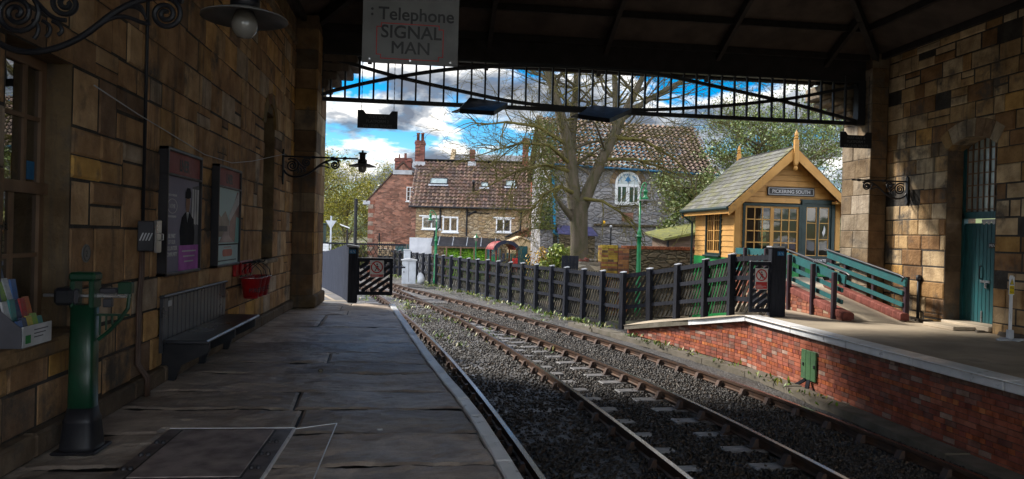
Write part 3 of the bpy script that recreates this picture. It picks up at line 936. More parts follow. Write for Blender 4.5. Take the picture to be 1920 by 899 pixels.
mb = MB(); mb.box(-3.1, -3.05, 12.5, 13.4, 1.06, 3.5)
build('niche_back', mb, M['stone'], lw)
# end pillar of the left wall
lp = thing('stone_pillar', 'tall dark sandstone pillar ending the wall beside the bench', 'pillar', (-2.5, 16, 0))
PP_SHADE = [(4, (.2, .12, .06)), (3, (.16, .1, .055)), (2, (.27, .155, .05)), (1, (.12, .085, .055)), (1, (.23, .17, .11))]
mb = MB()
pc = [.42, .4, .45, .4, .38, .43, .4, .42, .4, .43, .4, .38, .42]
ashlar(mb, (-2.56, 15.3, .25), X0, ZU, (0, -1, 0), .44, pc, (.3, .5), PP_SHADE, rng, split=0)  # front blocks get a darker palette: shade put into the stone colour
ashlar(mb, (-2.12, 15.3, .25), Y1, ZU, X0, 1.4, pc, (.45, .75), RP, rng, split=0)  # faces toward the opening get a paler palette: light put into the colour
ashlar(mb, (-2.12, 16.7, .25), XN, ZU, Y1, 1.0, pc, (.45, .75), RP, rng, split=0)
mb.box(-3.15, -2.135, 15.316, 16.685, 0, WT, (.15, .1, .06))
build('shaft', mb, M['stone'], lp)
mb = MB(); mb.bbox(-2.56, -2.06, 15.25, 16.75, 0, .26, .03, (.16, .11, .06))
build('base', mb, M['stone'], lp)
mb = MB()
for i, (dx, z0, z1) in enumerate(((.12, 4.55, 4.72), (.3, 4.72, 4.9), (.55, 4.9, 5.08), (.7, 5.08, 5.27))):
    mb.bbox(-2.13, -2.12 + dx, 15.95 + .002 * i, 16.9 + .05 * i, z0, z1 - .003, .03, (.12, .09, .07))
build('corbel', mb, M['stone'], lp)

# ------------------------------------------------------------------ right wall with door
rng = random.Random(12)
rw = thing('station_wall', 'tan sandstone block wall with the arched doorway and teal door', 'wall', (10.6, 10, 0))
DY0, DY1 = 12.42, 13.70
mb = MB()
u = lambda y: 15.66 - y
rc = [.22, .3, .33, .31, .34, .3, .33, .32, .3, .34, .31, .33, .3, .32, .33, .3, .32, .33, .31]
ashlar(mb, (10.35, 15.66, -.02), (0, -1, 0), ZU, XN, 21.6, rc, (.22, .72), RP, rng, [(u(DY1), u(DY0), .1, 3.68)], split=.1, ch=.02, jit=.014, gap=.011)
for y0, y1, z0, z1 in ((-6, DY0, -.1, WT), (DY1, 15.7, -.1, WT), (DY0, DY1, -.1, .1), (DY0, DY1, 3.72, WT)):
    mb.box(10.367, 11.0, y0, y1, z0, z1, (.2, .13, .08))
# reveals in blocks
ashlar(mb, (10.36, DY1 - .001, .1), X0, ZU, (0, -1, 0), .4, [.31, .33, .31, .34, .3, .33, .32, .3, .34, .31], (.4, .5), [(1, (.17, .11, .065)), (1, (.2, .13, .075)), (1, (.13, .085, .05))], rng, split=0)
cy = (DY0 + DY1) / 2; half = (DY1 - DY0) / 2; rise = .2
Ra = (half * half + rise * rise) / (2 * rise); cz = 3.47 + rise - Ra; am = math.asin(half / Ra)
for i in range(7):
    a0 = -am * 1.02 + 2 * am * 1.02 * i / 7 + .004; a1 = -am * 1.02 + 2 * am * 1.02 * (i + 1) / 7 - .004
    q = [(cy + r * math.sin(a), cz + r * math.cos(a)) for r, a in ((Ra, a0), (Ra + .34, a0), (Ra + .34, a1), (Ra, a1))]
    k = rng.choice([(.34, .25, .16), (.22, .14, .08), (.19, .12, .07), (.3, .19, .08), (.38, .31, .22)])
    mb.prism(q, (10.75, 0, 0), Y1, ZU, XN, .418, k)
build('masonry', mb, M['stone'], rw)
mb = MB()
for k in range(60):
    y = rng.uniform(9.6, 15.5); s = rng.uniform(.03, .1)
    mb.bbox(10.35 - rng.uniform(.02, .25), 10.4, y, y + s * 2, -.02, s * .8, .02, (.12, .1, .08))
build('rubble_foot', mb, M['stone'], rw)
mb = MB(); mb.bbox(9.85, 10.36, 12.75, 13.6, 0, .07, .01); mb.bbox(10.3, 10.8, DY0 + .01, DY1 - .01, .02, .11, .01)
build('threshold', mb, M['concrete'], rw)
dm = MB()
for i in range(12):
    y0 = DY0 + .05 + i * .0985
    dm.bbox(10.74, 10.775, y0, y0 + .094, .115, 2.03, .006)
dr = build('door', dm, M['teal'], rw)
mb = MB()
mb.tube([(10.735, 13.18, 1.2), (10.70, 13.18, 1.2), (10.69, 13.18, 1.12), (10.69, 13.18, 1.04), (10.70, 13.18, .96), (10.735, 13.18, .96)], .012, 6)
build('handle', mb, M['iron'], dr)
mb = MB(); mb.bbox(10.72, 10.742, 12.95, 13.2, .88, .93, .005); mb.bbox(10.69, 10.73, 13.0, 13.06, .78, .89, .012); mb.bbox(10.72, 10.742, 13.13, 13.16, .13, .34, .005)
build('padlock', mb, M['steel'], dr)
mb = MB(); mb.bbox(10.72, 10.738, 12.6, 13.0, 1.55, 1.65, .004)
sp = build('name_plate', mb, M['ink'], dr)
text('lettering', 'PRIVATE', .075, (10.718, 12.98, 1.575), (0, -1, 0), (0, 0, 1), M['pale'], sp, 'LEFT')
mb = MB()
z0 = 2.0
zz_ = [(12.6 + i * .06, z0 + (.0 if i % 2 else .045)) for i in range(11)] + [(13.2, 2.1), (12.6, 2.1)]
mb.prism(zz_, (10.738, 0, 0), Y1, ZU, XN, .01)
build('torn_edge', mb, M['pale'], dr)
mb = MB()
mb.box(10.70, 10.8, DY0, DY1, 2.12, 2.25)
for y in (DY0, DY1 - .06): mb.box(10.7, 10.79, y, y + .06, .11, 3.7)
build('door_frame', mb, M['teal'], rw)
mb = MB(); mb.box(10.76, 10.766, DY0, DY1, 2.25, 3.7)
fl = build('fanlight', mb, M['skylight'], rw)
mb = MB()
for i in range(9): y = DY0 + .06 + i * (half * 2 - .12) / 8; mb.box(10.735, 10.757, y - .013, y + .013, 2.25, 3.68)
for i in range(6): z = 2.3 + i * .235; mb.box(10.736, 10.7565, DY0, DY1, z - .012, z + .012)
build('glazing_bars', mb, M['bronze'], fl)
rp = thing('stone_pillar', 'pale sandstone pillar beside the ramp and yellow cabin', 'pillar', (10.4, 16.2, 0))
RPP_LIT = [(3, (.3, .24, .17)), (2, (.36, .3, .23)), (2, (.25, .18, .11)), (1, (.2, .14, .08))]
mb = MB()
ashlar(mb, (9.96, 15.66, .2), X0, ZU, (0, -1, 0), .4, pc, (.4, .5), [(2, (.2, .12, .06)), (2, (.16, .1, .05)), (1, (.24, .145, .06))], rng, split=0)  # camera-side face coloured darker than the others, as painted shade
ashlar(mb, (9.96, 16.8, .2), (0, -1, 0), ZU, XN, 1.14, pc, (.4, .62), RPP_LIT, rng, split=0)  # face toward the opening coloured paler, as painted light
ashlar(mb, (10.96, 16.8, .2), XN, ZU, Y1, 1.0, pc, (.4, .62), RPP_LIT, rng, split=0)
mb.box(9.976, 11.0, 15.676, 16.785, -1.1, WT, (.2, .15, .1))
build('shaft', mb, M['stone'], rp)
mb = MB(); mb.bbox(9.93, 10.4, 15.63, 16.83, 0, .21, .02, (.22, .17, .12))
build('base', mb, M['stone'], rp)
mb = MB()
for i, (dx, z0, z1) in enumerate(((.12, 4.55, 4.68), (.32, 4.68, 4.82), (.62, 4.82, 4.95), (.8, 4.95, 5.27))):
    mb.bbox(9.96 - dx, 9.97, 16.3 + .002 * i, 17.0 + .05 * i, z0, z1 - .003, .03, (.3, .24, .17))
build('corbel', mb, M['stone'], rp)

# ------------------------------------------------------------------ roof
rf = thing('train_shed_roof', 'dark timber hipped roof over the tracks and platforms', 'roof', (3.9, 2, 5.4))
ex0, ex1, ey0, ey1, ez, hw = -3.2, 11.0, -6.5, 16.65, 5.45, 7.1
cxr = 3.9; sl_ = .5; rz = ez + hw * sl_; ya = ey1 - hw
deck = MB()
for d in (0, .09):
    deck.poly([(ex0, ey0, ez + d), (ex0, ey1, ez + d), (cxr, ya, rz + d), (cxr, ey0, rz + d)])
    deck.poly([(ex1, ey0, ez + d), (ex1, ey1, ez + d), (cxr, ya, rz + d), (cxr, ey0, rz + d)])
    deck.poly([(ex0, ey1, ez + d), (ex1, ey1, ez + d), (cxr, ya, rz + d)])
build('roof_deck', deck, M['roofwood'], rf)
pu = MB()
for k in range(1, 9):
    h = k / 9.; z = ez + hw * sl_ * h - .06
    pu.beam((ex0 + hw * h, ey0, z), (ex0 + hw * h, ey1 - hw * h, z), .09, .13)
    pu.beam((ex1 - hw * h, ey0, z), (ex1 - hw * h, ey1 - hw * h, z), .09, .13)
    pu.beam((ex0 + hw * h, ey1 - hw * h, z), (ex1 - hw * h, ey1 - hw * h, z), .09, .13)
build('purlins', pu, M['rooftimber'], rf)
for (a, b) in (((ex0, ey1), (cxr, ya)), ((ex1, ey1), (cxr, ya))):
    r_ = MB(); r_.beam((a[0], a[1], ez - .12), (b[0], b[1], rz - .12), .12, .24); build('hip_rafter', r_, M['rooftimber'], rf)
for y in np.arange(-6.2, 10.1, 2.7):
    r_ = MB()
    r_.beam((ex0, y, ez - .16), (cxr, y, rz - .16), .1, .18); r_.beam((ex1, y, ez - .16), (cxr, y, rz - .16), .1, .18)
    build('rafter_pair', r_, M['rooftimber'], rf)
    t_ = MB()
    t_.tube([(-2.5, y, 5.5), (1.4, y, 5.75), (6.4, y, 5.75), (10.3, y, 5.5)], .016, 6)
    t_.tube([(cxr, y, rz - .2), (cxr, y, 5.8)], .014, 6)
    t_.tube([(1.4, y, 5.75), (.35, y, 7.1)], .014, 6); t_.tube([(6.4, y, 5.75), (7.45, y, 7.1)], .014, 6)
    t_.tube([(1.4, y, 5.75), (cxr, y, rz - .2)], .012, 6); t_.tube([(6.4, y, 5.75), (cxr, y, rz - .2)], .012, 6)
    build('tie_rods', t_, M['dkgrey'], rf)
for x in np.arange(-1.2, 10, 2.55):
    h = min(x - ex0, ex1 - x) / hw
    r_ = MB(); r_.beam((x, ey1, ez - .16), (x, ey1 - hw * h * .98, ez + hw * sl_ * h * .98 - .16), .09, .17); build('jack_rafter', r_, M['rooftimber'], rf)
mb = MB(); mb.box(-3.1, 10.95, 15.94, 16.1, 5.285, 5.8); mb.bbox(-3.3, 11.1, 16.6, 16.78, 5.3, 5.47, .03)
build('fascia', mb, M['rooftimber'], rf)
mb = MB()
mb.poly([(ex0, ey0 + .3, ez), (ex1, ey0 + .3, ez), (cxr, ey0 + .3, rz)])
build('gable_boarding', mb, M['roofwood'], rf)

# ------------------------------------------------------------------ iron screen truss
tr = thing('iron_girder', 'black iron lattice girder spanning the mouth of the shed', 'girder', (3.9, 16, 4.3))
TX0, TX1 = -2.12, 9.95
mb = MB(); mb.box(TX0, TX1, 15.96, 16.04, 4.27, 4.355); build('bottom_chord', mb, M['iron'], tr)
mb = MB(); mb.box(TX0, TX1, 15.93, 16.07, 5.24, 5.284); build('top_chord', mb, M['iron'], tr)
A_ = [(-2.12, 4.40), (-1.57, 4.60), (-.58, 4.85), (.54, 5.08), (1.85, 5.22), (2.9, 5.255), (4., 5.255), (5.18, 5.20), (6.29, 5.02), (8.18, 4.72), (9.95, 4.33)]
B_ = [(-2.12, 5.2), (-1.36, 5.03), (-.58, 4.84), (.72, 4.62), (1.88, 4.43), (3.0, 4.365), (4.2, 4.365), (5.2, 4.42), (6.8, 4.59), (8.18, 4.80), (9.19, 5.03), (9.95, 5.2)]


def smooth_line(pts, n=48):
    xs, zs = np.array(pts).T
    xx = np.linspace(xs[0], xs[-1], n)
    z = np.interp(xx, xs, zs); k = np.array([1, 2, 3, 2, 1]) / 9
    zp = np.pad(z, 2, mode='edge'); zz = np.convolve(zp, k, 'valid'); zz[0], zz[-1] = z[0], z[-1]
    return list(zip(xx, zz))


for pts in (A_, B_):
    mb = MB(); L = smooth_line(pts)
    for (xa, za), (xb, zb_) in zip(L[:-1], L[1:]):
        mb.add([(xa, 15.965, za - .035), (xb, 15.965, zb_ - .035), (xb, 15.965, zb_ + .035), (xa, 15.965, za + .035), (xa, 16.035, za - .035), (xb, 16.035, zb_ - .035), (xb, 16.035, zb_ + .035), (xa, 16.035, za + .035)],
               [(0, 1, 2, 3), (7, 6, 5, 4), (0, 4, 5, 1), (3, 2, 6, 7)])
    build('curved_bar', mb, M['iron'], tr)
nb = 41
for i in range(nb):
    x = TX0 + .17 + i * (TX1 - TX0 - .3) / (nb - 1)
    mb = MB(); mb.box(x - .02, x + .02, 15.975, 16.025, 4.35, 5.245); build('upright_bar', mb, M['iron'], tr)
for x0, x1, sg in ((TX0, TX0 + .32, 1), (TX1, TX1 - .3, -1)):
    mb = MB()
    pts = [(x0, 4.36), (x0 + sg * .02, 4.36)] + [(x0 + sg * (.02 + .3 * (1 - math.cos(a))), 4.45 + .75 * math.sin(a)) for a in np.linspace(0, 1.57, 8)] + [(x0, 5.24)]
    mb.prism(pts, (0, 15.98, 0), X0, ZU, Y1, .04); build('spandrel', mb, M['iron'], tr)
mb = MB(); mb.box(9.78, 9.955, 15.9, 16.1, 4.27, 5.28); build('end_plate', mb, M['iron'], tr)
mb = MB(); mb.box(-2.3, -2.11, 15.9, 16.1, 4.36, 5.28); build('end_plate', mb, M['iron'], tr)

# trough lamps hung from the girder
def trough(x, label, Q4):
    r = thing('trough_light', label, 'light fitting', (x, 15.6, 4.15), 0, 'reflector lights under the girder')
    q = [V3(*p) for p in Q4]
    top = [p + V3(0, 0, .09) for p in q]
    mb = MB(); mb.add(q + top, [(0, 1, 2, 3), (4, 7, 6, 5), (0, 4, 5, 1), (1, 5, 6, 2), (2, 6, 7, 3), (3, 7, 4, 0)])
    build('reflector', mb, M['iron'], r)
    mb = MB(); mb.add([q[0] + V3(-.1, .0, -.01), q[0] + V3(0, 0, .02), q[3] + V3(-.02, -.1, 0.02), q[3] + V3(-.12, -.1, -.05)], [(0, 1, 2, 3)]);
    mb.prism([(0, 0), (.14, .05), (.3, .25), (.24, .27), (.08, .13), (0, .03)], q[0] + V3(-.16, 0, .0), X0, unit((0, .5, .3)), ZU, .02)
    build('end_flap', mb, M['pale'], r)
    mb = MB(); mb.tube([q[3] + V3(.2, 0, .05), (x + .4, 15.98, 4.3)], .02, 6); mb.tube([q[2] + V3(-.2, 0, .05), (x + .8, 15.98, 4.3)], .02, 6)
    build('hanger', mb, M['iron'], r)
    return r


trough(.68, 'dark angled reflector light under the girder, left of the tree trunk', TQ1)
trough(2.95, 'dark angled reflector light under the girder in front of the big tree', TQ2)

# ------------------------------------------------------------------ brackets with lamps
def spiral(c, r0, turns, a0, sgn, n=46, rmin=.012):
    return [(c[0] + (r0 + (rmin - r0) * (k / n) ** .8) * math.cos(a0 + sgn * turns * 2 * math.pi * k / n), c[1] + (r0 + (rmin - r0) * (k / n) ** .8) * math.sin(a0 + sgn * turns * 2 * math.pi * k / n)) for k in range(n + 1)]


def bez(*P, n=14):
    P = [np.array(p, float) for p in P]; out = []
    for k in range(n + 1):
        t_ = k / n; q = P
        while len(q) > 1: q = [a * (1 - t_) + b * t_ for a, b in zip(q[:-1], q[1:])]
        out.append(tuple(q[0]))
    return out


def bracket(name, label, x, y, zb, sg, lamp, group, K=1., lu=1.44):
    r = thing(name, label, 'wall bracket' if not lamp else 'wall lamp', (x, y, zb - .35), 0, group)
    W = lambda u, v: (x + sg * u * K, y, zb + v * K)
    mb = MB(); mb.bbox(min(x, x + sg * .03), max(x, x + sg * .03), y - .05, y + .05, zb - .42, zb + .06, .01)
    mb.prism([(-.05, -.42), (0, -.52), (.05, -.42)], (x, y, zb), Y1, ZU, X0 * sg, .028); mb.prism([(-.05, .06), (0, .13), (.05, .06)], (x, y, zb), Y1, ZU, X0 * sg, .028)
    build('wall_plate', mb, M['iron'], r)
    mb = MB(); mb.tube([W(0, 0), W((lu - .08) if lamp else 1.28, 0)], .017, 8)
    for u_ in (.55, .9, 1.12): mb.tube([W(u_ - .03, 0), W(u_ + .03, 0)], .028, 8)
    build('top_bar', mb, M['iron'], r)

    def scroll(pts, rr=.016):
        m_ = MB(); m_.tube([W(*p) for p in pts], rr, 7); build('scroll', m_, M['iron'], r)
    scroll(spiral((.18, -.165), .135, 2.6, 2.2, -1))
    scroll(spiral((.43, -.10), .09, 2.0, .6, 1))
    scroll(spiral((.94, -.125), .095, 2.2, 2.0, -1))
    scroll(bez((.03, -.25), (.08, -.40), (.35, -.44), (.6, -.2)) + bez((.6, -.2), (.75, -.05), (.92, -.0), (1.03, -.05))[1:], .019)
    scroll(bez((.1, -.05), (.3, .0), (.28, -.2), (.43, -.19)), .014)
    scroll(bez((.62, -.19), (.74, -.1), (.8, -.2), (.86, -.18)), .013)
    for k in range(3):
        scroll(bez((.27 + .06 * k, -.30 + .015 * k), (.3 + .06 * k, -.26), (.3 + .06 * k, -.22), (.26 + .05 * k, -.2)), .012)
        scroll(bez((.7 + .04 * k, -.12 + .02 * k), (.76 + .03 * k, -.08), (.82, -.1), (.84, -.16)), .008)
    if lamp:
        lx = x + sg * lu * K
        mb = MB(); mb.lathe([(.0, zb + .17), (.018, zb + .16), (.018, zb + .12), (.075, zb + .12), (.08, zb + .1), (.055, zb + .09), (.055, zb + .0), (.085, zb - .01), (.085, zb - .075), (.06, zb - .08)], lx, y, 18)
        cap = build('lamp_body', mb, M['iron'], r, True)
        mb = MB(); mb.lathe([(.05, zb - .075), (.12, zb - .085), (.25, zb - .13), (.252, zb - .138), (.12, zb - .1), (.05, zb - .09)], lx, y, 26)
        build('shade', mb, M['enamel'], r, True)
        mb = MB(); mb.lathe([(.05, zb - .09), (.068, zb - .13), (.078, zb - .17), (.07, zb - .21), (.045, zb - .245), (.0, zb - .255)], lx, y, 18)
        build('globe', mb, M['globe'], r, True)
    return r


bracket('wall_lamp', 'scrolled iron wall lamp by the ticket window, nearest the camera', -2.55, 4.65, 2.945, 1, True, 'scrolled iron wall brackets', 1.08, 1.36)
bracket('wall_lamp', 'scrolled iron wall lamp silhouetted against clouds beside the pillar', -2.55, 14.1, 2.9, 1, True, 'scrolled iron wall brackets')
bracket('wall_bracket', 'scrolled iron wall bracket with no lamp, left of the arched door', 10.35, 14.9, 2.93, -1, False, 'scrolled iron wall brackets')

# ------------------------------------------------------------------ hanging signs
r = thing('telephone_sign', 'worn white enamel sign reading Telephone SIGNAL MAN hung from the roof', 'sign', (-.14, 7, 3.11))
mb = MB(); mb.box(-.58, .30, 6.99, 7.015, 3.115, 3.80); pl = build('sign_plate', mb, M['enamel'], r)
S = lambda u, v: (-.58 + u, 6.988, 3.115 + v)
text('lettering', 'Telephone', .165, S(.49, .40), X0, ZU, M['ink'], pl, bold=.0025, sx=.98)
text('lettering', 'SIGNAL', .165, S(.445, .235), X0, ZU, M['ink'], pl, bold=.0025)
text('lettering', 'MAN', .165, S(.44, .09), X0, ZU, M['ink'], pl)
text('lettering', 'MAN', .165, (S(.444, .09)[0], S(0, 0)[1] - .0004, S(0, .09)[2]), X0, ZU, M['ink'], pl)
mb = MB()
for z in (.44, .49): mb.ring(S(.085, z), X0, ZU, (0, -1, 0), 0, .012, .002, 12)
build('colon_dots', mb, M['ink'], pl)
bd = [(.13, .075), (.13, .33), (.17, .33), (.17, .365), (.70, .365), (.70, .33), (.74, .33), (.74, .075), (.70, .075), (.70, .04), (.17, .04), (.17, .075)]
mb = MB()
for a, b in zip(bd, bd[1:] + bd[:1]):
    mb.box(S(*a)[0] - .004 if a[0] <= b[0] else S(*b)[0] - .004, max(S(*a)[0], S(*b)[0]) + .004, 6.986, 6.989, min(S(*a)[2], S(*b)[2]) - .004, max(S(*a)[2], S(*b)[2]) + .004)
build('red_border', mb, M['redpaint'], pl)
mb = MB()
for u_ in (.07, .44, .81): mb.ring(S(u_, .03), X0, ZU, (0, -1, 0), 0, .01, .004, 10)
build('screws', mb, M['steel'], pl)
mb = MB(); mb.tube([(-.5, 7, 3.79), (-.5, 7, 6.9)], .008, 6); mb.tube([(.22, 7, 3.79), (.22, 7, 6.9)], .008, 6)
build('hanging_rods', mb, M['dkgrey'], r)


def wayout(x0, x1, y, z0, z1, lines, label, chx):
    r = thing('way_out_sign', label, 'sign', ((x0 + x1) / 2, y, z0), 0, 'black hanging way out signs')
    w_, h_ = x1 - x0, z1 - z0
    mb = MB()
    mb.prism([(0, 0), (w_, 0), (w_, h_), (w_ - .12, h_), (w_ - .17, h_ - .07), (.17, h_ - .07), (.12, h_), (0, h_)], (x0, y, z0), X0, ZU, Y1, .03)
    b_ = build('sign_board', mb, M['iron'], r)
    for i, tx in enumerate(lines):
        text('lettering', tx, h_ * .23, (x0 + w_ / 2, y - .003, z0 + h_ * (.56 - .25 * i)), X0, ZU, M['dimletter'], b_, sx=.95 if len(tx) < 12 else .9)
    mb = MB()
    for u_ in (.08, w_ - .08):
        z = z1
        top = 5.25
        while z < top:
            mb.tube([(x0 + u_, y + .015, z), (x0 + u_, y + .015, min(z + .05, top))], .006 if int(z * 20) % 2 else .009, 5); z += .05
    build('chains', mb, M['dkgrey'], r)


wayout(-1.36, -.54, 15.7, 3.70, 4.07, ['WAY OUT', 'PLATFORM 2', 'VIA LEVEL ROUTE'], 'black hanging sign for platform 2 against the clouds', True)
wayout(9.05, 9.78, 15.35, 3.67, 4.02, ['WAY OUT &', 'PLATFORM 1', 'VIA LEVEL ROUTE'], 'black hanging sign for platform 1 beside the pale pillar', False)

# ------------------------------------------------------------------ poster boards
def poster_frame(label, y0, y1):
    r = thing('poster_board', label, 'poster', (-2.5, (y0 + y1) / 2, 1.06), 0, 'framed railway posters on the wall')
    mb = MB()
    for a, b, c, d in ((y0, y0 + .035, 1.06, 2.34), (y1 - .035, y1, 1.06, 2.34), (y0, y1, 1.06, 1.095), (y0, y1, 2.305, 2.34), (y0, y1, 2.06, 2.085)):
        mb.bbox(-2.56, -2.46 + (.002 if c > 1.2 and d - c < .1 else 0), a, b, c, d, .008)
    build('frame', mb, M['frame'], r)
    mb = MB(); mb.box(-2.55, -2.485, y0 + .03, y1 - .03, 2.08, 2.31); hd = build('header_board', mb, M['oldred'], r)
    text('lettering', 'LNER', .17, (-2.483, (y0 + y1) / 2, 2.13), (0, 1, 0), ZU, M['ink'], hd, sx=.8, bold=.004)
    return r


r = poster_frame('framed poster with uniformed figure and purple box, left of the pair', 7.64, 8.80)
mb = MB(); mb.box(-2.54, -2.49, 7.67, 8.77, 1.09, 2.065); pb = build('poster_sheet', mb, M['poster'], r)
Q = lambda u, v, d=0.: (-2.489 + d, 7.67 + u, 1.09 + v)          # u 0..1.10, v 0..0.975


def flat(name, pts, m_, par, d=.001, th=.001):
    f_ = MB(); f_.prism(pts, Q(0, 0, d), Y1, ZU, X0, th); return build(name, f_, m_, par)


flat('carriage_picture', [(.72, .32), (1.1, .25), (1.1, .93), (.86, .9)], M['cardgrey'], pb)
for k in range(3): flat('carriage_window', [(.84 + k * .09, .5), (.9 + k * .09, .49), (.91 + k * .09, .88), (.85 + k * .09, .88)], M['pale'], pb, .002)
flat('uniform_figure', [(.47, .27), (.44, .42), (.5, .56), (.6, .61), (.66, .63), (.74, .63), (.8, .6), (.9, .55), (.95, .4), (.93, .27)], M['posterdark'], pb, .003)
flat('figure_face', [(.63, .64), (.62, .72), (.64, .78), (.76, .78), (.77, .72), (.74, .64), (.69, .6)], M['skin'], pb, .004)
flat('figure_cap', [(.6, .77), (.61, .83), (.66, .88), (.76, .88), (.8, .83), (.79, .78), (.7, .765)], M['posterdark'], pb, .005)
flat('shirt', [(.65, .62), (.69, .5), (.73, .62)], M['pale'], pb, .005)
flat('tie', [(.68, .61), (.685, .48), (.7, .48), (.705, .61)], M['posterdark'], pb, .006)
flat('purple_box', [(.42, 0.0), (1.1, 0.0), (1.1, .27), (.42, .27)], M['purple'], pb, .004)
mb = MB(); mb.ring(Q(.2, .67, .003), V3(0, .15, 0), V3(0, 0, .075), X0, .92, 1., .001, 30); build('oval_emblem', mb, M['pale'], pb)
text('lettering', 'NYMR', .065, Q(.2, .648, .003), (0, 1, 0), ZU, M['pale'], pb)
for i, tx in enumerate(('BE PART', 'OF OUR', 'VOLUNTEER', 'COMMUNITY')): text('lettering', tx, .058, Q(.205, .35 - .062 * i, .003), (0, 1, 0), ZU, M['pale'], pb, bold=.0015)
text('lettering', 'NORTH YORKSHIRE', .03, Q(.2, .77, .003), (0, 1, 0), ZU, M['pale'], pb)
text('lettering', 'MOORS RAILWAY', .03, Q(.2, .555, .003), (0, 1, 0), ZU, M['pale'], pb)
for i in range(3): flat('caption_line', [(.52 + .04 * i, .2 - .055 * i), (1.0 - .04 * i, .2 - .055 * i), (1.0 - .04 * i, .215 - .055 * i), (.52 + .04 * i, .215 - .055 * i)], M['pale'], pb, .006)

r = poster_frame('framed pale teal landscape poster with red badge, right of the pair', 9.50, 10.66)
mb = MB(); mb.box(-2.54, -2.49, 9.53, 10.63, 1.09, 2.065); pb = build('poster_sheet', mb, M['posterlite'], r)
Q = lambda u, v, d=0.: (-2.489 + d, 9.53 + u, 1.09 + v)
flat('hillside_picture', [(0, .35), (.55, .35), (.6, .55), (.4, .68), (.2, .6), (0, .66)], mat('poster hillside', (.2, .17, .14), .4), pb)
flat('track_picture', [(.1, .28), (.85, .28), (.62, .5), (.5, .5)], mat('poster ground', (.28, .2, .22), .4), pb, .002)
flat('carriage_picture', [(.62, .36), (.9, .27), (1.1, .34), (1.1, .95), (.98, .95), (.62, .56)], mat('poster maroon', (.2, .08, .08), .4), pb, .003)
flat('canopy_picture', [(.55, .62), (1.1, .98), (1.1, .8), (.62, .55)], M['pale'], pb, .004)
flat('platform_picture', [(.88, .27), (1.1, .27), (1.1, .6), (.95, .62)], mat('poster turquoise', (.12, .4, .42), .4), pb, .005)
flat('fence_picture', [(.1, .42), (.5, .42), (.5, .49), (.1, .49)], M['cardgrey'], pb, .003)
flat('caption_line', [(.03, .245), (1.07, .245), (1.07, .262), (.03, .262)], M['posterdark'], pb)
flat('badge', [(.3, .12), (.34, .10), (.74, .10), (.78, .12), (.78, .17), (.74, .19), (.34, .19), (.3, .17)], mat('poster red', (.42, .07, .04), .4), pb)
flat('caption_line', [(.36, .215), (.72, .215), (.72, .222), (.36, .222)], M['redpaint'], pb); flat('caption_line', [(.1, .04), (1.0, .04), (1.0, .055), (.1, .055)], M['cardgrey'], pb)

# ------------------------------------------------------------------ fittings on the left wall
r = thing('control_box', 'dark metal wall box with striped vent above the conduit', 'electrical box', (-2.48, 7.25, 1.32))
mb = MB(); mb.bbox(-2.55, -2.40, 7.12, 7.22, 1.32, 1.6, .01); bx = build('casing', mb, M['dkgrey'], r)
mb = MB(); mb.bbox(-2.398, -2.375, 7.10, 7.24, 1.31, 1.61, .008); build('lid', mb, M['steel'], r)
mb = MB()
for k in range(4): mb.prism([(-.04 + k * .026, 0), (-.028 + k * .026, 0), (.0 + k * .026, .07), (-.012 + k * .026, .07)], (-2.49, 7.119, 1.42), X0, ZU, (0, -1, 0), .003)
build('vent_stripes', mb, M['paper'], r)
mb = MB(); mb.tube([(-2.375, 7.17, 1.42), (-2.34, 7.17, 1.43), (-2.34, 7.17, 1.48), (-2.375, 7.17, 1.49)], .006, 6); build('latch', mb, M['steel'], r)
mb = MB()
for dy in (0, .055):
    mb.tube([(-2.53, 7.17 + dy, 1.33), (-2.53, 7.17 + dy, 1.1), (-2.52, 7.1 + dy, .9), (-2.52, 7.1 + dy, .3), (-2.44, 7.12 + dy, .17), (-2.44, 7.12 + dy, 0.0)], .016, 7)
solo('conduit', mb, M['brown'], 'brown twin conduit running down from the wall box to the floor', 'pipe', None, True)
mb = MB(); mb.tube([(-2.53, 7.2, 1.6), (-2.53, 7.2, 5.2)], .016, 7)
solo('conduit', mb, M['iron'], 'black conduit running up the wall from the box to the roof', 'pipe', None, True)
r = thing('number_plaque', 'small round white enamel plaque with number 2 on the wall', 'plaque', (-2.54, 6.08, 1.26))
mb = MB(); mb.ring((-2.548, 6.08, 1.33), Y1, ZU, X0, 0, .07, .008, 28); pq = build('disc', mb, M['enamel'], r)
mb = MB(); mb.ring((-2.539, 6.08, 1.33), Y1, ZU, X0, .056, .06, .002, 28); build('ring', mb, M['ink'], pq)
text('lettering', '2', .07, (-2.537, 6.075, 1.305), Y1, ZU, M['ink'], pq)
wp = [(6.08, 2.62), (7.0, 2.54), (7.62, 2.50), (9.05, 2.40), (10.3, 2.42), (11.5, 2.56), (13.0, 2.78), (14.05, 2.93)]
mb = MB(); mb.tube([(-2.515, a, b) for a, b in wp], .005, 5)
solo('loose_cable', mb, M['paper'], 'thin pale cable sagging along the stone wall above the posters', 'cable', None, True)

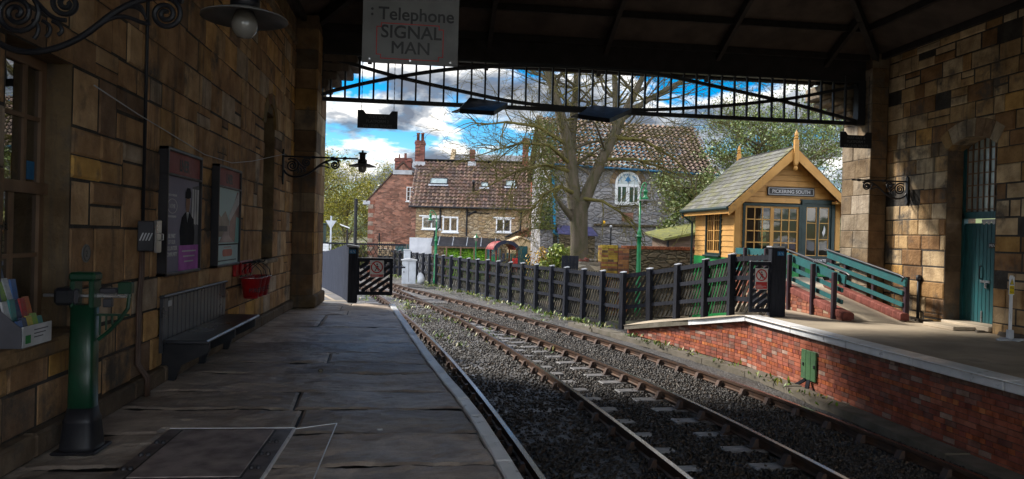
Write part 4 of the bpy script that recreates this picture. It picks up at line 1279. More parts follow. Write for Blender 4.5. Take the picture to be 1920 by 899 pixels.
# bench
r = thing('bench', 'dark slatted wall bench with glossy worn seat', 'bench', (-2.3, 8.8, 0))
mb = MB()
nbd = 17
for i in range(nbd):
    y0 = 7.74 + i * 2.36 / nbd; mb.bbox(-2.53, -2.5, y0, y0 + 2.36 / nbd - .012, .42, .845, .008)
build('backrest', mb, M['bench'], r)
mb = MB(); mb.bbox(-2.54, -2.485, 7.7, 10.13, .845, .87, .008); build('top_rail', mb, M['bench'], r)
mb = MB()
mb.bbox(-2.5, -2.07, 7.7, 10.13, .398, .432, .014)
build('seat', mb, M['bench'], r)
mb = MB(); mb.box(-2.535, -2.5, 7.715, 7.738, .3, .85); build('end_board', mb, M['bench'], r)
for y in (7.85, 8.9, 9.95):
    mb = MB(); mb.prism([(-2.55, 0.0), (-2.42, 0.0), (-2.36, .16), (-2.2, .24), (-2.09, .3), (-2.09, .398), (-2.55, .398)], (0, y - .03, 0), X0, ZU, Y1, .06)
    build('bracket', mb, M['iron'], r)
mb = MB(); mb.bbox(-2.499, -2.494, 7.85, 7.95, .75, .81, .002); build('plaque', mb, M['paper'], r)

# fire buckets
r = thing('bucket_rack', 'red board with three iron hook arms on the wall', 'bucket rack', (-2.5, 11.1, .9))
mb = MB(); mb.bbox(-2.55, -2.5, 10.62, 11.62, .89, 1.09, .008)
for y in (10.85, 11.15, 11.45): mb.bbox(-2.5, -2.47, y - .07, y + .07, .9, 1.08, .02)
build('board', mb, M['bucketred'], r)
ys_b = (10.82, 11.12, 11.42)
for y in ys_b:
    mb = MB(); mb.tube([(-2.5, y, 1.06), (-2.36, y, 1.085), (-2.3, y, 1.075), (-2.28, y, 1.10)], .012, 7); build('hook', mb, M['iron'], r)


def bucket(y, label):
    r = thing('fire_bucket', label, 'bucket', (-2.34, y, .58), 0, 'red fire buckets hanging from the rack')
    x = -2.34
    mb = MB(); mb.lathe([(.0, .58), (.095, .58), (.148, .86), (.155, .862), (.155, .872), (.143, .872), (.09, .59), (0, .588)], x, y, 22); bo = build('body', mb, M['bucketred'], r, True)
    for zc, rr in ((.868, .156), (.6, .101)):
        mb = MB(); mb.tube([(x + rr * math.cos(a), y + rr * math.sin(a), zc) for a in np.linspace(0, 2 * math.pi, 25)], .006, 5, False); build('rim', mb, M['steel'] if zc > .8 else M['bucketred'], bo, True)
    mb = MB(); mb.tube([(x - .15, y, .86), (x - .12, y, .97), (x - .05, y, 1.04), (x, y, 1.065), (x + .05, y, 1.04), (x + .12, y, .97), (x + .15, y, .86)], .006, 6); build('handle', mb, M['iron'], r)
    text('lettering', 'FIRE', .085, (x + .075, y - .108, .67), (1, .35, 0), (-.1, -.16, 1), M['ink'], bo)
    return r


bucket(ys_b[0], 'red fire bucket hanging nearest the bench, frontmost of three')
bucket(ys_b[1], 'red fire bucket hanging in the middle of the row of three')
bucket(ys_b[2], 'red fire bucket hanging farthest along, nearest the slit window')

# platform weighing machine
r = thing('weighing_machine', 'dark green cast iron weighing machine column with steel beam', 'scale', (-2.28, 5.45, 0))
sq = lambda hx, hy, z: [(-2.28 + sx_ * hx, 5.45 + sy_ * hy, z) for sx_, sy_ in ((-1, -1), (1, -1), (1, 1), (-1, 1))]


def loft(mb, rows):
    o = len(mb.v)
    for row in rows: mb.v.extend(row)
    n = len(rows[0])
    for i in range(len(rows) - 1):
        for k in range(n): mb.f.append((o + i * n + k, o + i * n + (k + 1) % n, o + (i + 1) * n + (k + 1) % n, o + (i + 1) * n + k)); mb.c.append(None)
    mb.f.append(tuple(o + k for k in range(n))); mb.f.append(tuple(o + (len(rows) - 1) * n + k for k in range(n))); mb.c += [None, None]


def sup(hx, hy, z, n=20, p=4.):
    out = []
    for k in range(n):
        a = 2 * math.pi * k / n; c, s_ = math.cos(a), math.sin(a)
        out.append((-2.28 + hx * math.copysign(abs(c) ** (2 / p), c), 5.45 + hy * math.copysign(abs(s_) ** (2 / p), s_), z))
    return out


mb = MB(); loft(mb, [sup(.085, .075, .3), sup(.082, .072, .6), sup(.078, .07, 1.0)]); build('column', mb, M['green'], r, True)
mb = MB(); loft(mb, [sup(.122, .13, .02), sup(.118, .125, .05), sup(.104, .106, .2), sup(.107, .109, .215), sup(.097, .095, .235), sup(.087, .079, .3)]); build('base', mb, M['iron'], r, True)
mb = MB(); mb.bbox(-2.425, -2.135, 5.3, 5.6, 0, .022, .01); build('foot_plate', mb, M['iron'], r)
mb = MB(); mb.bbox(-2.358, -2.325, 5.385, 5.515, .98, 1.17, .008); mb.bbox(-2.235, -2.20, 5.385, 5.515, .98, 1.17, .008); mb.bbox(-2.365, -2.193, 5.38, 5.52, 1.165, 1.225, .015); build('yoke', mb, M['green'], r)
mb = MB(); mb.bbox(-2.55, -1.98, 5.44, 5.46, 1.05, 1.072, .004); mb.bbox(-2.2, -1.99, 5.425, 5.475, 1.072, 1.08, .002); build('beam', mb, M['steel'], r)
mb = MB(); mb.bbox(-2.45, -2.33, 5.36, 5.54, 1.0, 1.12, .02); cw = build('counterweight', mb, M['iron'], r)
mb = MB(); mb.bbox(-2.333, -2.30, 5.37, 5.43, 1.005, 1.115, .014); build('weight_disc', mb, M['dkgrey'], cw)
mb = MB(); mb.tube([(-2.19, 5.45, .76), (-2.12, 5.45, .82), (-2.05, 5.45, .9), (-2.0, 5.45, .98), (-1.985, 5.45, 1.13)], .014, 7)
mb.box(-2.2, -1.99, 5.44, 5.46, .925, .94)
for k in range(4): mb.box(-2.185 + .04 * k, -2.175 + .04 * k, 5.443, 5.457, .79 + .035 * k, .93)
mb.bbox(-2.06, -1.97, 5.42, 5.48, 1.08, 1.16, .006)
build('arm_bracket', mb, M['green'], r)
mb = MB(); mb.bbox(-2.16, -2.1, 5.43, 5.47, .985, 1.045, .006); mb.bbox(-2.18, -2.07, 5.42, 5.48, 1.08, 1.12, .008); build('poise', mb, M['dkgrey'], r)

r = thing('weighing_plate', 'flush rusty steel weighing platform plate set in the flagstones', 'weighing plate', (-1.4, 5.4, 0))
mb = MB(); mb.bbox(-1.86, -.94, 4.7, 5.95, -.01, .014, .005); build('frame', mb, mat('plate frame steel', (.2, .175, .18), .45, .1, (.11, .095, .1), 6, bump=.4), r)
mb = MB(); mb.box(-1.76, -1.06, 4.76, 5.90, .01, .0155); build('groove', mb, M['ink'], r)
mb = MB(); mb.bbox(-1.745, -1.075, 4.775, 5.885, .012, .021, .004); build('tread_plate', mb, M['plate'], r)
mb = MB(); mb.box(-.944, -.93, 4.69, 5.956, -.01, .018); mb.box(-1.86, -.944, 5.948, 5.956, -.01, .0175); build('worn_glint_edge', mb, M['whitepaint'], r)  # pale paint on the worn edge stands in for its glint
for x in (-1.80, -1.02):
    for y in (4.95, 5.25, 5.55):
        mb = MB()
        for dx in (-.022, .022): mb.lathe([(0, .035), (.012, .033), (.018, .02), (.019, .012)], x + dx, y, 10)
        build('bolt', mb, M['dkgrey'], r, True)
mb = MB()
for a, b in (((-.93, 5.93), (-.63, 6.1)), ((-.63, 6.1), (-.62, 4.5))): mb.beam((a[0], a[1], .012), (b[0], b[1], .012), .008, .005)
solo('paint_line', mb, M['whitepaint'], 'thin worn white painted line on the slabs beside the weighing plate', 'marking')

# leaflet box on the window ledge
class MZ(MB):
    def add(s, vs, fs, c=None): return MB.add(s, [(p[0], p[1], p[2] + .047) for p in vs], fs, c)


r = thing('leaflet_box', 'grey and white card leaflet dispenser on the ticket window ledge', 'display box', (-2.45, 4.9, .8))
mb = MZ()
mb.prism([(-2.66, .76), (-2.33, .76), (-2.33, .87), (-2.5, 1.02), (-2.6, 1.16), (-2.66, 1.17)], (0, 4.74, 0), X0, ZU, Y1, .006)
build('side_panel', mb, M['cardgrey'], r)
mb = MZ(); mb.box(-2.66, -2.33, 5.08, 5.086, .76, .87); mb.box(-2.66, -2.33, 4.746, 5.08, .755, .762); mb.box(-2.5, -2.49, 4.75, 5.08, .76, .96); mb.box(-2.66, -2.65, 4.75, 5.08, .76, 1.1); build('tray', mb, M['cardgrey'], r)
mb = MZ(); mb.box(-2.334, -2.326, 4.74, 5.086, .76, .885); fp = build('front_panel', mb, M['paper'], r)
mb = MZ(); mb.box(-2.326, -2.3245, 4.77, 4.83, .78, .83); build('green_mark', mb, M['brightgreen'], fp)
mb = MZ()
for k in range(3): mb.box(-2.326, -2.3248, 4.87, 5.04 - .03 * k, .85 - .022 * k, .857 - .022 * k)
build('print_lines', mb, M['cardgrey'], fp)
lc = [('blue', (.05, .13, .35)), ('orange', (.5, .14, .04)), ('lime', (.22, .38, .04)), ('white', (.5, .52, .55)), ('navy', (.02, .04, .12)), ('teal', (.04, .22, .22)), ('red', (.38, .03, .03)), ('pale blue', (.22, .35, .5)), ('yellow', (.5, .4, .05))]
LM = {n_: mat('leaflet ' + n_, c_, .4, 0, tuple(min(1, q * .5 + .1) for q in c_), 26, bump=0) for n_, c_ in lc}
rows = [(-2.36, .83, 'front', ('blue', 'navy', 'yellow', 'lime', 'teal')), (-2.44, .94, 'second', ('white', 'teal', 'navy', 'red', 'orange')), (-2.53, 1.05, 'third', ('pale blue', 'navy', 'lime', 'white', 'blue')), (-2.61, 1.15, 'back', ('orange', 'red', 'blue', 'pale blue', 'navy'))]
for x, z, rw_, cs_ in rows:
    for i, cn in enumerate(cs_):
        mb = MZ(); y0 = 4.755 + i * .064; lean = RND.uniform(.02, .04); zt = z + .1 + RND.uniform(-.015, .015)
        mb.add([(x, y0, z - .03), (x + .012, y0, z - .03), (x + .012, y0 + .06, z - .03), (x, y0 + .06, z - .03), (x - lean, y0, zt), (x - lean + .012, y0, zt), (x - lean + .012, y0 + .06, zt), (x - lean, y0 + .06, zt)],
               [(0, 1, 2, 3), (4, 5, 6, 7), (0, 1, 5, 4), (1, 2, 6, 5), (2, 3, 7, 6), (3, 0, 4, 7)])
        solo('leaflet', mb, LM[cn], '%s leaflets standing in the %s row of the leaflet box' % (cn, rw_), 'leaflet', 'leaflets in the ledge dispenser')

# ------------------------------------------------------------------ right platform things
r = thing('hatch', 'green boarded access hatch low in the brick platform face', 'hatch', (6.85, 12.42, -.87))
mb = MB()
for i in range(3): mb.bbox(6.84, 6.872, 12.19 + i * .165, 12.35 + i * .165, -.86, -.34, .005)
build('board', mb, mat('faded green paint', (.05, .13, .05), .6, 0, (.035, .09, .04), 6), r)
mb = MB(); mb.bbox(6.825, 6.842, 12.21, 12.25, -.63, -.57, .006); mb.bbox(6.825, 6.842, 12.58, 12.62, -.63, -.57, .006); build('keyhole', mb, M['iron'], r)
r = thing('prop', 'dark timber props leaning under the green hatch', 'timber', (6.8, 12.5, -1.06))
mb = MB(); mb.beam((6.84, 12.5, -.86), (6.72, 12.75, -1.05), .06, .05); mb.beam((6.84, 12.4, -.86), (6.74, 12.3, -1.05), .06, .05); build('timber', mb, M['blackwood'], r)
r = thing('bollard', 'slim black iron post standing by the wall beside the ramp', 'post', (10.31, 14.4, 0))
mb = MB(); mb.tube([(10.31, 14.4, 0), (10.31, 14.4, .9)], .032, 10); build('shaft', mb, M['iron'], r, True)
mb = MB(); mb.lathe([(.05, .84), (.055, .86), (.055, .93), (.03, .955), (0, .96)], 10.31, 14.4, 12); build('cap', mb, M['iron'], r, True)
r = thing('warning_post', 'free-standing white post with yellow warning label on the right platform', 'sign post', (9.93, 11.5, 0))
mb = MB(); mb.bbox(9.905, 9.955, 11.49, 11.52, .04, 1.1, .004); build('post', mb, M['white'], r)
mb = MB(); mb.bbox(9.66, 10.2, 11.42, 11.5, 0, .035, .01); mb.bbox(9.89, 9.97, 11.3, 11.7, 0, .03, .01); mb.bbox(9.88, 9.98, 11.47, 11.54, .03, .18, .008); build('foot', mb, M['grey'], r)
mb = MB(); mb.box(9.87, 9.965, 11.478, 11.487, .77, 1.08); lb = build('label', mb, M['white'], r)
mb = MB(); mb.box(9.874, 9.961, 11.4765, 11.478, .785, .93); build('yellow_panel', mb, M['yellow'], lb)
mb = MB(); mb.prism([(9.878, .945), (9.957, .945), (9.9175, 1.05)], (0, 11.476, 0), X0, ZU, Y1, .002); build('triangle', mb, M['ink'], lb)
mb = MB(); mb.prism([(9.888, .952), (9.947, .952), (9.9175, 1.035)], (0, 11.4745, 0), X0, ZU, Y1, .0015); build('triangle_face', mb, M['yellow'], lb)
text('lettering', '!', .06, (9.9175, 11.474, .958), X0, ZU, M['ink'], lb)
text('lettering', 'Wet', .042, (9.9175, 11.476, .875), X0, ZU, M['ink'], lb); text('lettering', 'Paint', .036, (9.9175, 11.476, .81), X0, ZU, M['ink'], lb)
# ------------------------------------------------------------------ fences and gates
def warn_plate(mbroot, O, U, par, w=.26, h=.34):
    """white no-pedestrians plate with red panel, facing the camera"""
    U = unit(U); Nn = unit(np.cross(U, ZU))
    O = np.array(O, float)
    m_ = MB(); m_.prism([(0, 0), (w, 0), (w, h), (0, h)], O, U, ZU, -Nn, .012); pl_ = build('warning_plate', m_, M['enamelclean'], par)
    c = O + U * w * .5 + ZU * (h - w * .5) + Nn * .001
    m_ = MB(); m_.ring(c, U, ZU, Nn, w * .36, w * .45, .002, 36); build('red_ring', m_, M['redpaint'], pl_)
    f_ = MB()
    s_ = w * .3
    body = [(-.05, .35), (-.32, .2), (-.5, -.12), (-.4, -.17), (-.22, .08), (-.2, -.2), (-.42, -.75), (-.6, -.95), (-.42, -1.), (-.22, -.78), (0., -.3), (.2, -.7), (.38, -1.), (.52, -.96), (.36, -.65), (.16, -.15), (.2, .1), (.42, -.1), (.5, -.03), (.3, .28), (.12, .42)]
    f_.prism([(a * s_, b * s_ - .0) for a, b in body], c, U, ZU, Nn, .0015); f_.ring(c + ZU * s_ * .72 + U * .02 * s_, U, ZU, Nn, 0, s_ * .2, .0015, 14)
    build('walking_figure', f_, M['ink'], pl_)
    m_ = MB(); d = unit(U * -1 + ZU); m_.prism([(-w * .37, -.014), (w * .37, -.014), (w * .37, .014), (-w * .37, .014)], c + Nn * .002, d, np.cross(Nn, d), Nn, .0015); build('slash', m_, M['redpaint'], pl_)
    m_ = MB(); m_.prism([(w * .04, h * .03), (w * .96, h * .03), (w * .96, h - w * 1.02), (w * .04, h - w * 1.02)], O + Nn * .001, U, ZU, Nn, .001); rp_ = build('red_panel', m_, M['redpaint'], pl_)
    m_ = MB()
    for k, ww in enumerate((.4, .8, .55)):
        m_.prism([(w * .1, h * .2 - k * .022), (w * (.1 + ww), h * .2 - k * .022), (w * (.1 + ww), h * .2 - k * .022 + .007), (w * .1, h * .2 - k * .022 + .007)], O + Nn * .0022, U, ZU, Nn, .0006)
    build('small_print', m_, M['pale'], pl_)
    return pl_


M['enamelclean'] = mat('clean enamel', (.6, .6, .6), .4)


def blue_label(O, par):
    m_ = MB(); m_.box(O[0], O[0] + .14, O[1] - .004, O[1], O[2], O[2] + .085); b_ = build('blue_label', m_, M['blue'], par)
    m_ = MB()
    m_.ring((O[0] + .04, O[1] - .005, O[2] + .035), X0, ZU, (0, -1, 0), .011, .016, .001, 14); m_.beam((O[0] + .04, O[1] - .0055, O[2] + .045), (O[0] + .035, O[1] - .0055, O[2] + .07), .001, .006, (1, 0, 0))
    m_.beam((O[0] + .085, O[1] - .0055, O[2] + .065), (O[0] + .12, O[1] - .0055, O[2] + .02), .001, .008, (1, 0, 0))
    build('symbol', m_, M['pale'], b_)


posts = [(7.02, 16.14, -.1, 1.25), (6.98, 17.6, -.3, 1.08), (6.75, 18.95, -.5, .9), (6.3, 19.95, -.68, .73), (5.72, 20.53, -.85, .59)]
y, x = 20.53, 5.72
while y < 56:
    st_ = 1.17 if y < 24 else 1.22
    y += st_ * .963; x = 5.72 - .28 * (y - 20.53) + (0.0006 * (y - 35) ** 2 * -1 if y > 35 else 0)
    posts.append((x + RND.uniform(-.02, .02), y, -.97, .57 - min(.07, (y - 20) * .006) + RND.uniform(-.015, .015)))
big = (7.36, 14.95, 0, 1.43)
lf = thing('lattice_fence', 'long black post and slanted slat fence curving beside the tracks', 'fence', (3, 28, -1))
allp = [big] + posts
for k in range(3):
    r_ = MB()
    for (a, b) in zip(allp[:-1], allp[1:]):
        zo = [(-.1, -.1), (-.52, -.52), (-.98, -.98)][k]
        A = V3(a[0], a[1], a[3] + zo[0]); B = V3(b[0], b[1], b[3] + zo[1])
        if a is big: A[2] = a[3] + (-.19, -.62, -1.12)[k]; 
        r_.beam(A, B, .05, .11 if k == 0 else .1)
    build('rail', r_, M['blackwood'], lf)
for i, p in enumerate(posts):
    nx = posts[min(i + 1, len(posts) - 1)]; pv = posts[max(i - 1, 0)]
    d = unit((nx[0] - pv[0], nx[1] - pv[1], 0)); n_ = V3(-d[1], d[0], 0)
    if n_[0] < 0: n_ = -n_
    m_ = MB(); c = V3(p[0], p[1], 0) - n_ * .03
    m_.beam(c + ZU * (p[2] - .15) + d * RND.uniform(-.03, .03), c + ZU * p[3], .14, .14, d); po = build('post', m_, M['blackwood'], lf)
    m_ = MB(); q = [c + d * sx_ * .074 + n_ * sy_ * .074 + ZU * (p[3] + .001 + (.03 if sy_ > 0 else 0)) for sx_, sy_ in ((-1, -1), (1, -1), (1, 1), (-1, 1))]
    m_.add([v - ZU * (v[2] - p[3] - .001) for v in q] + [v + ZU * .012 for v in q], [(0, 1, 2, 3), (4, 5, 6, 7), (0, 1, 5, 4), (1, 2, 6, 5), (2, 3, 7, 6), (3, 0, 4, 7)])
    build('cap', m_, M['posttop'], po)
for a, b in zip(allp[:-1], allp[1:]):
    a_, b_ = V3(a[0], a[1], 0), V3(b[0], b[1], 0)
    L = np.linalg.norm(b_ - a_); d = (b_ - a_) / L; n_ = V3(d[1], -d[0], 0)
    if n_[0] < 0: n_ = -n_
    if a_[1] < 17: n_ = V3(d[1], -d[0], 0) if d[1] > 0 else V3(-d[1], d[0], 0)
    m_ = MB(); sp_ = .145; wd = .082; sl2 = .58
    za, zb2 = a[2] + .06, b[2] + .06
    Ht = 1.32
    s0 = -sl2 * Ht
    far_ = a[1] > 34
    if far_: sp_, wd = .25, .14
    while s0 < L:
        # a slat starting at s0 at the bottom, leaning towards the far end going up (drawn against the direction of travel)
        lo, hi = 0., Ht
        if s0 < 0: lo = -s0 / sl2
        if s0 + sl2 * hi > L: hi = (L - s0) / sl2
        if hi - lo > .12:
            def P_(s, h):
                f = min(1, max(0, s / L)); zbase = za * (1 - f) + zb2 * f
                return a_ + d * (L - s if True else s) + n_ * .05 + ZU * ((a[2] + .06) * f + (b[2] + .06) * (1 - f) + h * (min(a[3] - a[2], b[3] - b[2]) - .14) / Ht)
            q = [(s0 + sl2 * lo - wd / 2, lo), (s0 + sl2 * lo + wd / 2, lo), (s0 + sl2 * hi + wd / 2, hi), (s0 + sl2 * hi - wd / 2, hi)]
            if hi == Ht: q = q[:3] + [(s0 + sl2 * hi + .03, hi + .07)] + q[3:]
            pf = [P_(s, h) for s, h in q]; pb_ = [p + n_ * .02 for p in pf]; n2 = len(pf)
            m_.add(pf + pb_, [tuple(range(n2)), tuple(range(n2, 2 * n2))] + [(k, (k + 1) % n2, n2 + (k + 1) % n2, n2 + k) for k in range(n2)])
        s0 += sp_ * RND.uniform(.86, 1.14)
    build('slat_panel', m_, M['slat'], lf)

# big gate post and gate on the right platform
gp = thing('gate_post', 'broad black timber gate post with blue label, by the teal handrail', 'gate post', (7.42, 14.9, 0))
m_ = MB(); m_.bbox(7.30, 7.62, 14.84, 15.02, 0, 1.44, .015); m_.bbox(7.5, 7.66, 14.9, 15.05, 0, 1.38, .012); po = build('post', m_, M['blackwood'], gp)
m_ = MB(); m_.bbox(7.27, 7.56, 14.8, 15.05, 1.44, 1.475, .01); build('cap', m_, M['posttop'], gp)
blue_label((7.42, 14.838, 1.28), po)


def gate(name, label, x0, x1, y, z0, z1, platex, platez, pw, ph):
    r = thing(name, label, 'gate', ((x0 + x1) / 2, y, z0), 0, 'black timber wicket gates')
    m_ = MB()
    m_.bbox(x0, x0 + .07, y, y + .05, z0, z1, .006); m_.bbox(x1 - .07, x1, y, y + .05, z0, z1, .006)
    m_.bbox(x0 + .07, x1 - .07, y + .003, y + .047, z1 - .08, z1 - .003, .006); m_.bbox(x0 + .07, x1 - .07, y + .003, y + .047, z0 + .003, z0 + .08, .006)
    build('frame', m_, M['blackwood'], r)
    m_ = MB(); w_, h_ = x1 - x0 - .14, z1 - z0 - .16
    sp_ = .155; k = .72
    s0 = -h_ / k
    while s0 < w_:
        lo = max(0., -s0 * k); hi = min(h_, (w_ - s0) * k)
        if hi - lo > .05:
            A = V3(x0 + .07 + s0 + lo / k, y + .062, z0 + .08 + lo); B = V3(x0 + .07 + s0 + hi / k, y + .062, z0 + .08 + hi)
            m_.beam(A, B, .02, .075, (0, 0, 1))
        s0 += sp_ / .72 * .9
    build('slats', m_, M['blackwood'], r)
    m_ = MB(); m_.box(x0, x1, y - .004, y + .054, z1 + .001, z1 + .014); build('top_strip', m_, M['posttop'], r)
    warn_plate(r, (platex, y - .006, platez), X0, r, pw, ph)
    return r


gate('wicket_gate', 'black timber gate with no pedestrians sign at the left platform end', -1.40, -.60, 16.82, .15, .97, -1.10, .55, .30, .375)
gate('wicket_gate', 'black timber gate with no pedestrians sign beside the teal handrails', 6.86, 7.34, 14.9, .08, 1.14, 6.97, .56, .275, .44)

# silvered close-boarded fence on the left
bf = thing('board_fence', 'silvery close-boarded fence along the left path', 'fence', (-2.4, 19.8, 0))
bp = [(-1.58, 16.9, 1.27), (-1.86, 18.2, 1.2), (-2.2, 19.5, 1.08), (-2.62, 21.0, .98), (-3.1, 22.6, .92), (-3.7, 24.4, .9), (-4.5, 26.5, .88)]
m_ = MB()
for a, b in zip(bp[:-1], bp[1:]):
    n = int(math.hypot(b[0] - a[0], b[1] - a[1]) / .145)
    for k in range(n):
        f0, f1 = k / n, (k + 1) / n - .006 / 1.3
        A = V3(a[0] + (b[0] - a[0]) * f0, a[1] + (b[1] - a[1]) * f0, -.05); B = V3(a[0] + (b[0] - a[0]) * f1, a[1] + (b[1] - a[1]) * f1, -.05)
        zt = a[2] + (b[2] - a[2]) * f0 + RND.uniform(-.008, .008); o_ = V3(.9, .3, 0) * (.022 + RND.uniform(0, .004))
        m_.add([A, B, B + o_, A + o_] + [V3(p[0], p[1], zt) for p in (A, B, B + o_, A + o_)], [(0, 1, 2, 3), (4, 5, 6, 7), (0, 1, 5, 4), (1, 2, 6, 5), (2, 3, 7, 6), (3, 0, 4, 7)])
build('boarding', m_, M['silver'], bf)
for a in bp[1:]:
    m_ = MB(); m_.box(a[0] + .03, a[0] + .13, a[1], a[1] + .1, -1, a[2] - .05); build('post', m_, M['blackwood'], bf)
gp = thing('gate_post', 'broad black timber gate post with blue label at the left platform end', 'gate post', (-1.46, 16.8, 0))
m_ = MB(); m_.bbox(-1.57, -1.37, 16.72, 16.92, -.02, 1.21, .012); po = build('post', m_, M['blackwood'], gp)
m_ = MB(); m_.prism([(-1.6, 1.21), (-1.34, 1.21), (-1.34, 1.235), (-1.6, 1.27)], (0, 16.68, 0), X0, ZU, Y1, .28); build('cap', m_, M['posttop'], gp)
blue_label((-1.55, 16.718, 1.07), po)
# dark lattice fence far behind, white board
lf2 = thing('lattice_fence', 'short dark lattice fence beyond the silvery boards', 'fence', (-3.8, 31, 0))
m_ = MB()
for k in range(26):
    x_ = -6.2 + k * .2
    m_.beam((x_, 31, .1), (x_ + .55, 31, 1.05), .025, .06, (0, 1, 0))
    m_.beam((x_ + .55, 31.03, .1), (x_, 31.03, 1.05), .025, .06, (0, 1, 0))
build('lattice', m_, M['slat'], lf2)
m_ = MB(); m_.box(-6.2, -.6, 30.96, 30.99, 1.02, 1.09); m_.box(-6.2, -.6, 30.96, 30.99, .1, .17); build('rail', m_, M['blackwood'], lf2)
wb = thing('notice_board', 'low white louvred board beside the stone pillar', 'notice board', (-3.5, 26, 0))
m_ = MB()
for k in range(3): m_.bbox(-4.2, -3.1, 25.97, 26.0, .86 + k * .085, .94 + k * .085, .008)
build('panel', m_, M['white'], wb)
m_ = MB(); m_.box(-3.2, -3.13, 26.0, 26.07, -.2, 1.08); build('leg', m_, M['grey'], wb)
m_ = MB(); m_.box(-4.1, -4.03, 26.0, 26.07, -.2, 1.08); build('leg', m_, M['grey'], wb)

# ------------------------------------------------------------------ ramp, kerbs, handrails
m_ = MB()
RX0, RX1 = 8.72, 9.86
RY = [(14.1, .004), (17.1, .50), (20.0, .60)]
for (y0, z0), (y1, z1) in zip(RY[:-1], RY[1:]):
    m_.poly([(RX0, y0, z0), (RX1, y0, z0), (RX1 + (.0 if y1 < 18 else 1.5), y1, z1), (RX0, y1, z1)])
struct('ramp', m_, M['concrete'])
rz_ = lambda y: float(np.interp(y, [p[0] for p in RY], [p[1] for p in RY]))
for x0, x1, ye, lab in ((8.50, 8.72, 19.9, 'red brick kerb wall with rounded coping, left of the ramp'), (9.74, 9.92, 17.1, 'red brick kerb wall with rounded coping, right of the ramp')):
    kw = thing('kerb_wall', lab, 'low wall', ((x0 + x1) / 2, 16, 0), 0, 'brick kerbs flanking the ramp')
    rng = random.Random(3); m_ = MB()
    for i in range(9):
        zc = i * .075
        ys_ = 14.2 if zc < .08 else 14.2 + (zc - .08) * 5.9
        if ye - ys_ > .3:
            ashlar(m_, (x0 + .012, ye, zc), (0, -1, 0), ZU, XN, ye - ys_, [.075], (.2, .23), [(2, (.3, .1, .06)), (1, (.36, .15, .09)), (1, (.2, .08, .06)), (.7, (.38, .28, .2))], rng, gap=.012, jit=.006, ch=.004, split=0, mortar=(.2, .17, .14))
    ys2 = [14.2, 15.2, 16.2, 17.1, ye]
    for a, b in zip(ys2[:-1], ys2[1:]):
        if b <= a: continue
        m_.add([(x0 + .02, a, -.5), (x1, a, -.5), (x1, b, -.5), (x0 + .02, b, -.5), (x0 + .02, a, rz_(a) + .1), (x1, a, rz_(a) + .1), (x1, b, rz_(b) + .1), (x0 + .02, b, rz_(b) + .1)], [(0, 1, 5, 4), (1, 2, 6, 5), (2, 3, 7, 6), (3, 0, 4, 7)], (.25, .1, .07))
    build('brickwork', m_, M['brickface'], kw)
    m_ = MB(); y = 14.12
    while y < ye - .05:
        y1 = min(ye, y + .075)
        za, zb2 = rz_(y) + .1, rz_(y1) + .1; k = rng.uniform(.8, 1.15); c = (.24 * k, .075 * k, .06 * k)
        g = .004
        m_.add([(x0 - .005, y + g, za - .075), (x1 + .005, y + g, za - .075), (x1 + .005, y1 - g, zb2 - .075), (x0 - .005, y1 - g, zb2 - .075), (x0 - .005, y + g, za + .045), (x1 + .005, y + g, za + .045), (x1 + .005, y1 - g, zb2 + .045), (x0 - .005, y1 - g, zb2 + .045),
                (x0 + .03, y + g, za + .07), (x1 - .03, y + g, za + .07), (x1 - .03, y1 - g, zb2 + .07), (x0 + .03, y1 - g, zb2 + .07)],
               [(0, 1, 5, 4), (1, 2, 6, 5), (2, 3, 7, 6), (3, 0, 4, 7), (4, 5, 9, 8), (5, 6, 10, 9), (6, 7, 11, 10), (7, 4, 8, 11), (8, 9, 10, 11)], c)
        y = y1
    build('coping', m_, M['brickface'], kw)


def handrail(x, px, label, y0, y1, posts_, zs):
    r = thing('handrail', label, 'handrail', (x, (y0 + y1) / 2, 0), 0, 'teal timber handrails of the ramp')
    zf = lambda y: rz_(y) if y < 17.1 else .5
    for k, (dz, h) in enumerate(((.80, .17), (.56, .085), (.32, .085))):
        ya_ = y0 + (0.1 if k else 0)
        m_ = MB(); m_.beam((x, ya_, zf(14.4) + (ya_ - 14.4) * .165 + dz - .0), (x, 17.1, .5 + dz), .04, h)
        if y1 > 17.1: m_.beam((x, 17.1, .5 + dz), (x, y1, .5 + dz), .04, h)
        build('rail', m_, M['railteal'], r)
    for yp in posts_:
        m_ = MB(); m_.bbox(px - .045, px + .045, yp - .045, yp + .045, -.02 if px < 9 else zf(yp), zf(yp) + .9, .008); build('post', m_, mat('post maroon', (.04, .02, .03), .5) if 'post maroon' not in bpy.data.materials else bpy.data.materials['post maroon'], r)
    m_ = MB(); xi = x + (.07 if x < 9 else -.07)
    m_.tube([(xi, y0 + .05, zf(14.4) + (y0 - 14.4) * .165 + .82), (xi, y0 - .02, zf(14.4) + (y0 - 14.4) * .165 + .9), (xi, y0 + .1, zf(14.4) + (y0 - 14.4) * .165 + .94), (xi, 17.1, 1.43)], .021, 8)
    build('grab_pipe', m_, M['dkgrey'], r)
    return r


